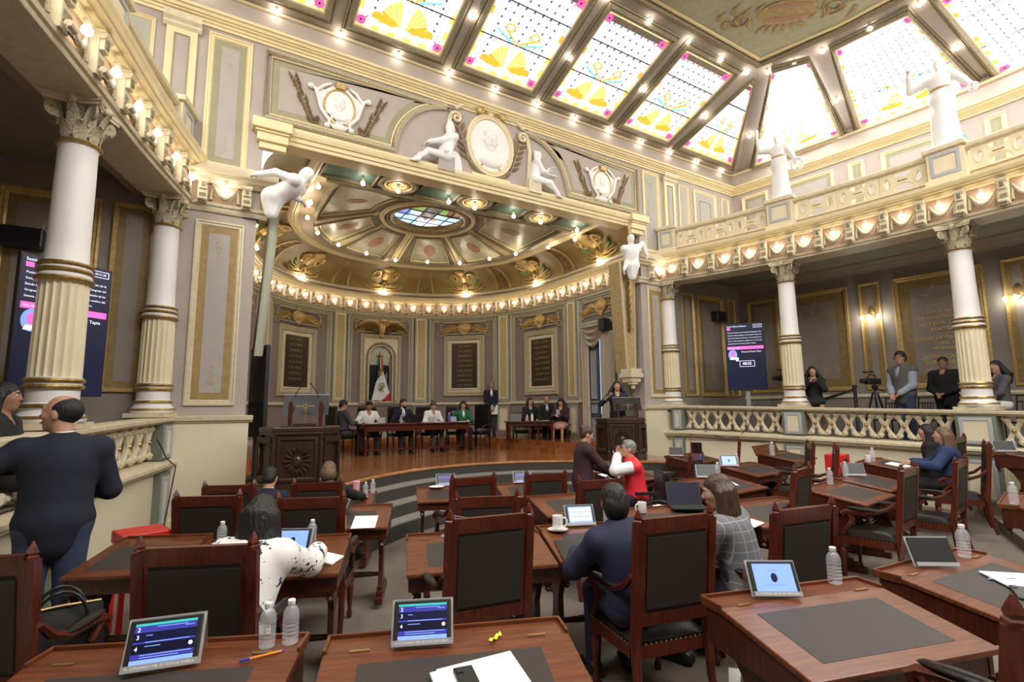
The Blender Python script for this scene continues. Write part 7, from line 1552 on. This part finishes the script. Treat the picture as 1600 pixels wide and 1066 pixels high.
def sheet(name, key, x, y, rz, w, d, lab, m='paper', n=1, cat='paper', th=.0015, up=0):
    r = math.radians(rz); c, s = math.cos(r), math.sin(r); mb = MB(); k = th * n
    q = [(x + u * c - v * s, y + u * s + v * c) for u, v in ((-w / 2, -d / 2), (w / 2, -d / 2), (w / 2, d / 2), (-w / 2, d / 2))]; z = [dz(key, a, b, .005 + up) for a, b in q]
    if max(z) - min(z) > .05: pass
    vs = [(a, b, zz) for (a, b), zz in zip(q, z)] + [(a, b, zz + k) for (a, b), zz in zip(q, z)]; o_ = Vector((x, y, sum(z) / 4)); mb.add([tuple(Vector(v) - o_) for v in vs], [(3, 2, 1, 0), (4, 5, 6, 7), (0, 1, 5, 4), (1, 2, 6, 5), (2, 3, 7, 6), (3, 0, 4, 7)])
    o = mb.build(name, m, None, tuple(o_), smooth=0); tag(o, lab, cat); return o
sheet('paper_sheet', 'D7', 1.50, 5.12, -23, .22, .30, 'white sheets of paper on the desk left of the aisle', n=3); sheet('paper_sheet', 'D0', -.22, 2.24, -12, .30, .22, 'white paper on the near desk at lower left corner', n=2); sheet('paper_stack', 'D1', .98, 1.80, -8, .30, .21, 'cream papers under the phone on the bottom middle desk', n=6); sheet('notebook', 'D1', .85, 1.80, -8, .10, .22, 'white notebook edge left of the phone on the bottom middle desk', n=8, up=.0)
sheet('paper_stack', 'D3', 4.02, 1.10, -30, .30, .24, 'bright white papers on the desk at right with a pen across them', n=5); sheet('paper_sheet', 'D4', 2.72, 3.06, -30, .20, .20, 'white paper beside the light blue phone', n=3); sheet('folder', 'D4', 2.42, 3.06, -25, .26, .34, 'black folder on the desk with the coffee mug', 'black', 6, 'folder')
sheet('paper_sheet', 'D15', 6.02, 4.48, -25, .22, .28, 'white sheet on the desk right of the red vest', n=2); sheet('paper_stack', 'D13', 5.72, 6.30, 10, .36, .28, 'white and cream papers between the maroon-jacketed woman and the red-vested man', n=4); sheet('paper_stack', 'D20', 9.15, 3.75, 10, .40, .30, 'white papers on the denim-jacketed woman\'s desk', n=5); sheet('paper_sheet', 'D6', .86, 3.80, -50, .18, .13, 'folded white paper by the hand of the floral blouse woman', n=6); sheet('paper_sheet', 'D25', 4.40, 3.1, 10, .2, .28, 'white sheet before the long-haired woman', n=2)
def phone(key, x, y, rz, lab, m, up=.0):
    t = thing('phone', lab, 'phone', (x, y, dz(key, x, y, .012 + up)), math.radians(rz)); t.rotation_euler = (.16, 0, math.radians(rz)); bevel(MB().box((0, 0, 0), (.074, .150, .010)).build('case', m, t, smooth=0), .004); MB().box((0, 0, .0055), (.066, .140, .001)).build('glass', 'black' if m != 'light_blue' else 'light_blue', t, smooth=0); bevel(MB().box((-.018, .052, .008), (.024, .03, .004)).build('camera_bump', 'black', t, smooth=0), .002)
phone('D1', .915, 1.80, -10, 'black phone lying on the papers of the bottom middle desk', 'black', .012); phone('D4', 2.44, 2.98, 25, 'light blue phone lying on the black folder', 'light_blue', .010); phone('D3', 3.82, 1.06, -60, 'black phone beside the bright papers on the right desk', 'black')
def pen(key, x, y, rz, lab, m, m2):
    t = thing('pen', lab, 'pen', (x, y, dz(key, x, y, .010)), math.radians(rz)); mb = MB(lambda a, b, c: (c, a, b)); mb.lathe([(.0045, -.045), (.0045, .075)], 8); mb.build('barrel', m, t); mb = MB(lambda a, b, c: (c, a, b)); mb.lathe([(.0055, -.075), (.006, -.04)], 8); mb.lathe([(.004, .075), (.001, .088)], 8); mb.build('pen_cap', m2, t)
pen('D0', .30, 2.36, 2, 'orange ballpoint pen with blue cap on the lower left desk', 'orange', 'blue_pen'); pen('D3', 3.95, 1.18, -30, 'grey pen lying across the bright papers', 'grey_plastic', 'light_blue')
mb = MB(); mb.grid(lambda a, b: (-.035 + .07 * a, -.008 + .016 * b, .006 * math.sin(a * 9) + .008), 8, 2); mb.leaf(.03, 0, .3, .03, .02, .012); o = mb.build('candy_wrapper', 'yellow', None, (1.14, 2.0, dz('D1', 1.14, 2.0, .002)), .5); tag(o, 'crumpled yellow wrapper on the bottom middle desk', 'wrapper')
# laptop beyond the long-haired woman
def laptop(lab, loc, rz, sc=1.0, m='black'):
    t = thing('laptop', lab, 'laptop', loc, math.radians(rz)); bevel(MB().box((0, 0, .009), (.34, .23, .016)).build('keyboard_base', m, t, smooth=0), .003); f = lambda u, v, h: (u, .112 + v * .35 - h * .94, .016 + v * .94 + h * .35); bevel(MB(f).box((0, .11, 0), (.34, .22, .008)).build('screen_lid', m, t, smooth=0), .003); MB(f).rect(-.158, .158, .014, .208, .0048).build('display', 'screen_black', t, smooth=0); MB().box((0, .02, .018), (.29, .11, .002)).build('keys', 'black_metal', t, smooth=0); t.scale = (sc,) * 3
laptop('open black laptop between the white mug and the long-haired woman', (4.22, 3.58, dz('D25', 4.22, 3.55, .002)), -35); laptop('black laptop in front of the bearded man on the stage', (4.98, 12.92, 1.423), 178, .95); laptop('dark grey laptop on the side table', (7.72, 12.36, 1.415), 160, .9, 'grey_plastic')
# stage table things
for i, (x, y, w, lab) in enumerate(((3.95, 12.95, .26, 'papers in front of the man in white shirt'), (5.62, 12.92, .26, 'papers in front of the woman in white jacket'), (6.38, 12.90, .32, 'papers in front of the woman in green jacket'))): o = MB().box((x, y, 1.428), (w, .22, .008)).build('paper_stack', 'paper', None, smooth=0); tag(o, lab, 'paper')
o = MB().box((8.45, 12.05, 1.418), (.3, .2, .006), -.4).build('paper_stack', 'paper', None, smooth=0); tag(o, 'papers on the side table', 'paper')
for x, y, m, lab, h in ((4.62, 12.85, 'water_glass', 'clear bottle left of the black laptop on the stage table', .19), (5.95, 12.85, 'purple', 'violet bottle beside the woman in white jacket', .24), (7.98, 12.15, 'pink', 'pink-tinted bottle on the side table', .18), (8.10, 12.08, 'paper', 'white bottle on the side table', .22)):
    t = thing('stage_bottle', lab, 'bottle', (x, y, 1.423 if y > 12.5 else 1.415)); MB().lathe([(.032, 0), (.034, .01), (.034, h * .7), (.014, h * .86), (.014, h * .92)], 12).build('bottle_body', m, t); MB().lathe([(.017, h * .9), (.017, h)], 10).build('cap', 'bottle_cap', t)
for x, lab in ((4.12, 'grey tablet stand beside the man in white shirt'), (5.48, 'grey tablet stand before the woman in white jacket'), (6.08, 'small grey box with a microphone near the violet bottle')):
    t = thing('desk_unit', lab, 'desk device', (x, 12.86, 1.423)); bevel(MB().box((0, 0, .07), (.18, .05, .14), taper=.9).build('panel', 'blue_grey', t, smooth=0), .01); mb = MB(); mb.tube([(.06, .02, .12), (.07, .04, .22), (.05, .12, .28)], .006, 5); mb.build('microphone', 'black', t)
o = MB().box((8.42, 14.72, 1.73), (.21, .012, .30), math.radians(-22)).build('paper_sheet', 'paper', None, smooth=0); tag(o, 'white papers held low by the standing man on the stage', 'paper'); o = MB().box((8.80, 11.82, 1.62), (.30, .012, .20), math.radians(38)).build('paper_sheet', 'paper', None, smooth=0); tag(o, 'white papers held up by the woman in maroon at the side table', 'paper')
# ================================================================ SCREENS
PAR = ('Posicionamiento que presentan las Diputadas de la', 'Sexagésima Segunda Legislatura del Honorable Congreso del', 'Estado Libre y Soberano de Puebla, en representación de los', 'Grupos y Representaciones Legislativas, con motivo del', 'Setenta Aniversario del Voto de la Mujer en México.')
def tv(lab, loc, rz, w, h, floor):
    t = thing('display_screen', lab, 'screen', loc, math.radians(rz)); f = lambda u, v, k: (u, -k, v); bevel(MB().box((0, .03, h / 2), (w, .06, h)).build('housing', 'black', t, smooth=0), .008); MB(f).rect(-w / 2 + .012, w / 2 - .012, .015, h - .015, .0012).build('display', 'screen_navy', t, smooth=0)
    M = Matrix(((1, 0, 0, 0), (0, 0, -1, -.003), (0, 1, 0, 0), (0, 0, 0, 1))); T = lambda s_, x, y, sz, **k: text(s_, sz, k.pop('m', 'screen_white'), t, M @ Matrix.Translation((x, y, 0)), ext=.0006, **k)
    L = -w / 2 + .05; T('Sesión Pública Ordinaria', L, h * .955, .05, width=w * .5); MB(f).rect(L, L + .075, h * .900, h * .935, .003).build('number_tile', 'screen_magenta', t, smooth=0)
    MB(f).frame(w / 2 - .22, w / 2 - .04, h * .925, h * .975, [(0, .002), (0, .004), (.006, .004), (.006, .002)]).build('clock_frame', 'screen_white', t, smooth=0); T('00:31:08', w / 2 - .13, h * .95, .035, align='CENTER')
    for i, s_ in enumerate(PAR): T(s_, L + .01, h * (.862 - .042 * i), .034, width=w - .12 if i < 4 else w * .72)
    MB(f).rect(L - .01, w / 2 - .03, h * .605, h * .652, .003).build('magenta_bar', 'screen_magenta', t, smooth=0); T('Uso de la palabra', L + .01, h * .628, .036)
    circ_ = [(L + .10 + .095 * math.cos(q), h * .525 + .12 * math.sin(q)) for q in [i * PI / 10 for i in range(20)]]; MB(f).prism(circ_, .002, .004).build('portrait_disc', 'screen_pale', t, smooth=0)
    MB(f).prism([(L + .10 + .045 * math.cos(q), h * .535 + .065 * math.sin(q)) for q in [i * PI / 6 for i in range(12)]], .004, .005).build('portrait_head', 'screen_magenta', t, smooth=0); MB(f).prism([(L + .03, h * .455), (L + .17, h * .455), (L + .15, h * .49), (L + .05, h * .49)], .004, .005).build('portrait_shoulders', 'screen_white', t, smooth=0)
    MB(f).rect(L + .16, L + .22, h * .43, h * .485, .0055).build('portrait_badge', 'screen_white', t, smooth=0)
    T('Azucena Rosas Tapia', -w * .10, h * .568, .05, width=w * .5); MB(f).frame(-w * .16, w * .22, h * .345, h * .435, [(0, .002), (0, .004), (.008, .004), (.008, .002)]).build('timer_frame', 'screen_white', t, smooth=0); T('08:52', w * .03, h * .39, .085, align='CENTER', bold=.001)
    mb = MB(); mb.box((0, .09, -(loc[2] - floor) / 2 + .25), (.09, .05, loc[2] - floor + .5)); mb.build('stand_pole', 'grey_plastic', t, smooth=0); MB().box((0, .12, floor - loc[2] + .02), (.7, .45, .04)).build('stand_foot', 'black', t, smooth=0)
tv('upright screen with a magenta bar standing behind the right balustrade', (10.98, 7.42, 2.14), -56, .84, 1.56, 1.0); tv('upright screen with a magenta bar partly hidden by the near left column', (-1.22, 7.42, 1.93), 38, .90, 1.50, 1.0)
t = thing('edge_on_screen', 'tall black screen seen edge-on at the left side of the stage', 'screen', (.98, 9.62, .65), math.radians(100)); bevel(MB().box((0, 0, 1.42), (.85, .07, 1.5)).build('housing', 'black', t, smooth=0), .01); MB().box((0, 0, .35), (.08, .06, .7)).build('stand_pole', 'black', t, smooth=0); MB().box((0, 0, .02), (.6, .35, .04)).build('stand_foot', 'black', t, smooth=0)
# ================================================================ OTHER THINGS
def spk(lab, s, z, w=.42, h=.26):
    t = thing('wall_speaker', lab, 'speaker', WF.P(s, z, .14)); bevel(MB().box((0, 0, 0), (w, .22, h)).build('cabinet', 'black', t, smooth=0), .02); MB().box((0, -.112, 0), (w * .9, .006, h * .85)).build('grille', 'black_metal', t, smooth=0)
spk('black loudspeaker on the dark wall at the left edge, above the large screen', -1.95, 4.0); spk('black loudspeaker on the dark panel beside the right-hand screen', 12.05, 4.17, .36, .26)
loc, a = BR.frm(5.0, 7.42, .03); t = thing('exit_sign', 'green exit sign with a white arrow high on the right wall', 'sign', loc, a); MB().box((0, 0, 0), (.46, .03, .19)).build('panel', 'exit_green', t, smooth=0); mb = MB(lambda u, v, h: (u, -.016 - h, v)); mb.prism([(-.16, -.015), (.08, -.015), (.08, -.05), (.17, 0), (.08, .05), (.08, .015), (-.16, .015)], 0, .004); mb.build('arrow', 'screen_white', t, smooth=0)
def sconce(s, z, lab):
    loc, a = BR.frm(s, z, .02); t = thing('wall_sconce', lab, 'wall lamp', loc, a); mb = MB(); mb.ell((0, -.02, .05), (.07, .025, .15), 10, 6); mb.build('back_plate', 'gold', t)
    for x, y in ((-.17, -.16), (0, -.24), (.17, -.16)):
        mb = MB(); mb.tube([(0, -.04, .0), (x * .5, y * .6, -.05), (x, y, -.04)], .010, 5); mb.build('arm', 'gold', t); mb = MB(); mb.ell((x, y, -.09), (.035, .035, .055), 8, 6); mb.build('lamp_glass', 'lamp_flame', t)
sconce(3.18, 3.90, 'three-lamp gilt wall sconce between the two large panels'); sconce(5.72, 3.92, 'gilt wall sconce at the right edge, beyond the right-hand column')
def tripod(name, lab, loc, top, cat='tripod', cam_=True, rz=0):
    t = thing(name, lab, cat, loc, rz)
    for i in range(3): q = i * 2.094 + .4; mb = MB(); mb.tube([(.04 * math.cos(q), .04 * math.sin(q), top - .1), (.34 * math.cos(q), .34 * math.sin(q), 0)], [.02, .014], 6); mb.build('leg', 'black_metal', t)
    mb = MB(); mb.tube([(0, 0, top - .5), (0, 0, top)], .022, 8); mb.ell((0, 0, top), (.06, .06, .05), 8, 5); mb.tube([(0, 0, top), (.0, -.25, top - .1)], .010, 5); mb.build('tripod_head', 'black', t)
    if cam_: bevel(MB().box((0, .05, top + .12), (.12, .34, .13)).build('camera_body', 'black', t, smooth=0), .02); mb = MB(lambda a, b, c: (a, c, b)); mb.lathe([(.045, .22), (.05, .34)], 10, (0, top + .12, 0)); mb.build('lens', 'black', t); mb = MB(); mb.tube([(0, -.05, top + .18), (0, -.02, top + .25), (0, .14, top + .25), (0, .17, top + .18)], .012, 5); mb.box((-.03, .18, top + .30), (.16, .10, .03)); mb.build('carry_handle', 'black', t)
tripod('video_camera', 'video camera on a tripod beside the cameraman in the grey vest', (11.75, 5.12, 1.0), 1.12, 'camera', True, 1.3); tripod('camera_tripod', 'small camera tripod beside the middle right column', (11.25, 6.62, 1.0), 1.25, 'tripod', True, 1.2)
t = thing('barrier_post', 'black barrier post with a sloping belt behind the right balustrade', 'barrier', (11.75, 5.50, 1.0)); MB().lathe([(.16, 0), (.16, .03), (.04, .05), (.032, .06), (.032, 1.12), (.045, 1.12), (.045, 1.18)], 12).build('post', 'black', t); MB().add([(0, 0, 1.12), (-.1, .95, .82), (-.1, .95, .74), (0, 0, 1.06)], [(0, 1, 2, 3)]).build('belt', 'black', t, smooth=0)
for x, y, r, l in ((12.5, 5.25, 80, 'black spindle-backed chair behind the video camera'), (12.75, 4.75, 80, 'black spindle-backed chair behind the cameraman'), (12.9, 3.95, 80, 'black spindle-backed chair behind the man in black suit'), (11.9, 3.0, 80, 'black spindle-backed chair in front of the striped-top woman'), (12.6, 2.75, 80, 'black spindle-backed chair at the right edge of the gallery')): ladder_chair(x, y, r, l, 1.0)
f = lambda u, z, h: GR.P(u, z, h); o = MB(f).prism([(.60, .50), (.86, .50), (.86, .93), (.60, .93)], -.045, -.03).build('wall_hatch', 'black', None, smooth=0); tag(o, 'black square hatch in the cream parapet under the right balustrade', 'hatch')
o = MB(f).tube([(.66, 1.18, .09), (.66, .9, .08), (.64, .65, 0), (.62, .45, -.02)], .006, 5).build('red_cable', 'red', None); tag(o, 'thin red cable hanging down over the black hatch', 'cable'); o = MB(f).tube([(.95, 1.22, .03), (1.2, 1.12, .10), (1.5, 1.05, .11), (1.75, 1.1, .10), (1.95, 1.3, .04), (2.05, 1.6, .04), (2.12, 1.80, .03), (2.18, 1.81, -.1)], .007, 5).build('black_cable', 'black', None); tag(o, 'thin black cable looping over the right balustrade ledge', 'cable')
f2 = lambda u, z, h: GL.P(u, z, h); q0 = sY(GL, 8.6); o = MB(f2).tube([(q0 - .25, 1.40, .05), (q0 - .1, 1.28, .06), (q0 + .05, 1.12, .08), (q0 + .22, 1.0, .14), (q0 + .28, .8, .10), (q0 + .26, .4, .06), (q0 + .2, .2, .05)], .008, 5).build('black_cable', 'black', None); tag(o, 'thin black cable hanging from the left balustrade', 'cable')
t = thing('red_stool', 'bright red stool beside the navy-jacketed man', 'stool', (-.26, 5.40, 0), .3); bevel(MB().box((0, 0, .74), (.34, .34, .10)).build('seat', 'red', t, smooth=0), .01)
for sx in (-1, 1):
    for sy in (-1, 1): MB().box((sx * .14, sy * .14, .35), (.035, .035, .70)).build('leg', 'red', t, smooth=0)
t = thing('red_box', 'bright red box file standing at the end of the denim woman\'s desk', 'box', (8.50, 4.32, DK['D20'][2]), .2); bevel(MB().box((0, 0, .46), (.30, .26, .92)).build('box_body', 'red', t, smooth=0), .008); MB().box((-.05, -.132, .72), (.12, .006, .30)).build('dark_opening', 'black', t, smooth=0)
def handbag(lab, loc, rz, w, h, m, zip_=True):
    t = thing('handbag', lab, 'handbag', loc, math.radians(rz)); mb = MB(); n = 14
    mb.grid(lambda a, b: ((-.5 + a) * w * (1 - .12 * b), .07 * math.cos(b * PI / 2 * .9) * (1 - (2 * a - 1) ** 4 * .6), h * b), n, 6); mb.grid(lambda a, b: ((.5 - a) * w * (1 - .12 * b), -.07 * math.cos(b * PI / 2 * .9) * (1 - (2 * a - 1) ** 4 * .6), h * b), n, 6); mb.add([(-w / 2, -.03, 0), (w / 2, -.03, 0), (w / 2, .03, 0), (-w / 2, .03, 0)], [(3, 2, 1, 0)]); mb.build('bag_body', m, t)
    if zip_: mb = MB(); mb.tube([(-w * .42, 0, h + .005), (0, 0, h + .012), (w * .42, 0, h + .005)], .008, 6); mb.build('zip', 'brass', t)
    for s_ in (-1, 1): mb = MB(); mb.tube([(w * .28 * math.cos(q), s_ * .06, h * .75 + .16 * math.sin(q)) for q in [PI * i / 10 for i in range(11)]], .009, 6); mb.build('strap', m if zip_ else 'bronze_leaf', t)
    mb = MB(); mb.tube([(w * .28 + .02 * math.cos(q), -.07, h * .72 + .02 * math.sin(q)) for q in [i * PI / 4 for i in range(8)]], .004, 4, closed=True); mb.build('ring', 'brass', t); return t
t = handbag('black handbag with a brass zip on the seat behind the left chair', (-.50, 3.66, .485), 10, .40, .26, 'black'); handbag('white handbag with tan straps on the floor beside the large chair', (2.86, 2.0, 0), -40, .34, .26, 'hat_white', False)
# wheelchair
t = thing('wheelchair', 'black wheelchair of the man in the red vest', 'wheelchair', (5.42, 5.38, -.09), math.radians(62))
for s_ in (-1, 1):
    mb = MB(); mb.tube([(s_ * .29, -.12 + .30 * math.cos(q), .31 + .30 * math.sin(q)) for q in [i * PI / 14 for i in range(28)]], .017, 6, closed=True); w_ = mb.build('wheel', 'black', t); mb = MB(); mb.tube([(s_ * .315, -.12 + .25 * math.cos(q), .31 + .25 * math.sin(q)) for q in [i * PI / 12 for i in range(24)]], .009, 5, closed=True); mb.build('push_rim', 'chrome', w_)
    mb = MB()
    for i in range(10): q = i * PI / 5; mb.tube([(s_ * .29, -.12, .31), (s_ * .29, -.12 + .29 * math.cos(q), .31 + .29 * math.sin(q))], .003, 3)
    struct(mb.build('spokes', 'chrome', w_), 'stuff')
    mb = MB(); mb.tube([(s_ * .22, -.22, .40), (s_ * .22, -.30, .92), (s_ * .22, -.40, .95)], .014, 6); mb.tube([(s_ * .22, -.22, .45), (s_ * .22, .24, .45), (s_ * .2, .30, .12)], .013, 6); mb.build('frame_tube', 'black_metal', t); mb = MB(); mb.box((s_ * .25, .0, .70), (.05, .34, .04)); mb.build('arm_pad', 'black', t, smooth=0)
bevel(MB().box((0, 0, .45), (.44, .44, .07)).build('seat', 'black', t, smooth=0), .02); bevel(MB().box((0, -.27, .74), (.42, .06, .46)).build('backrest', 'black', t, smooth=0), .02)
for o in _tmp: bpy.data.objects.remove(o, do_unlink=True)
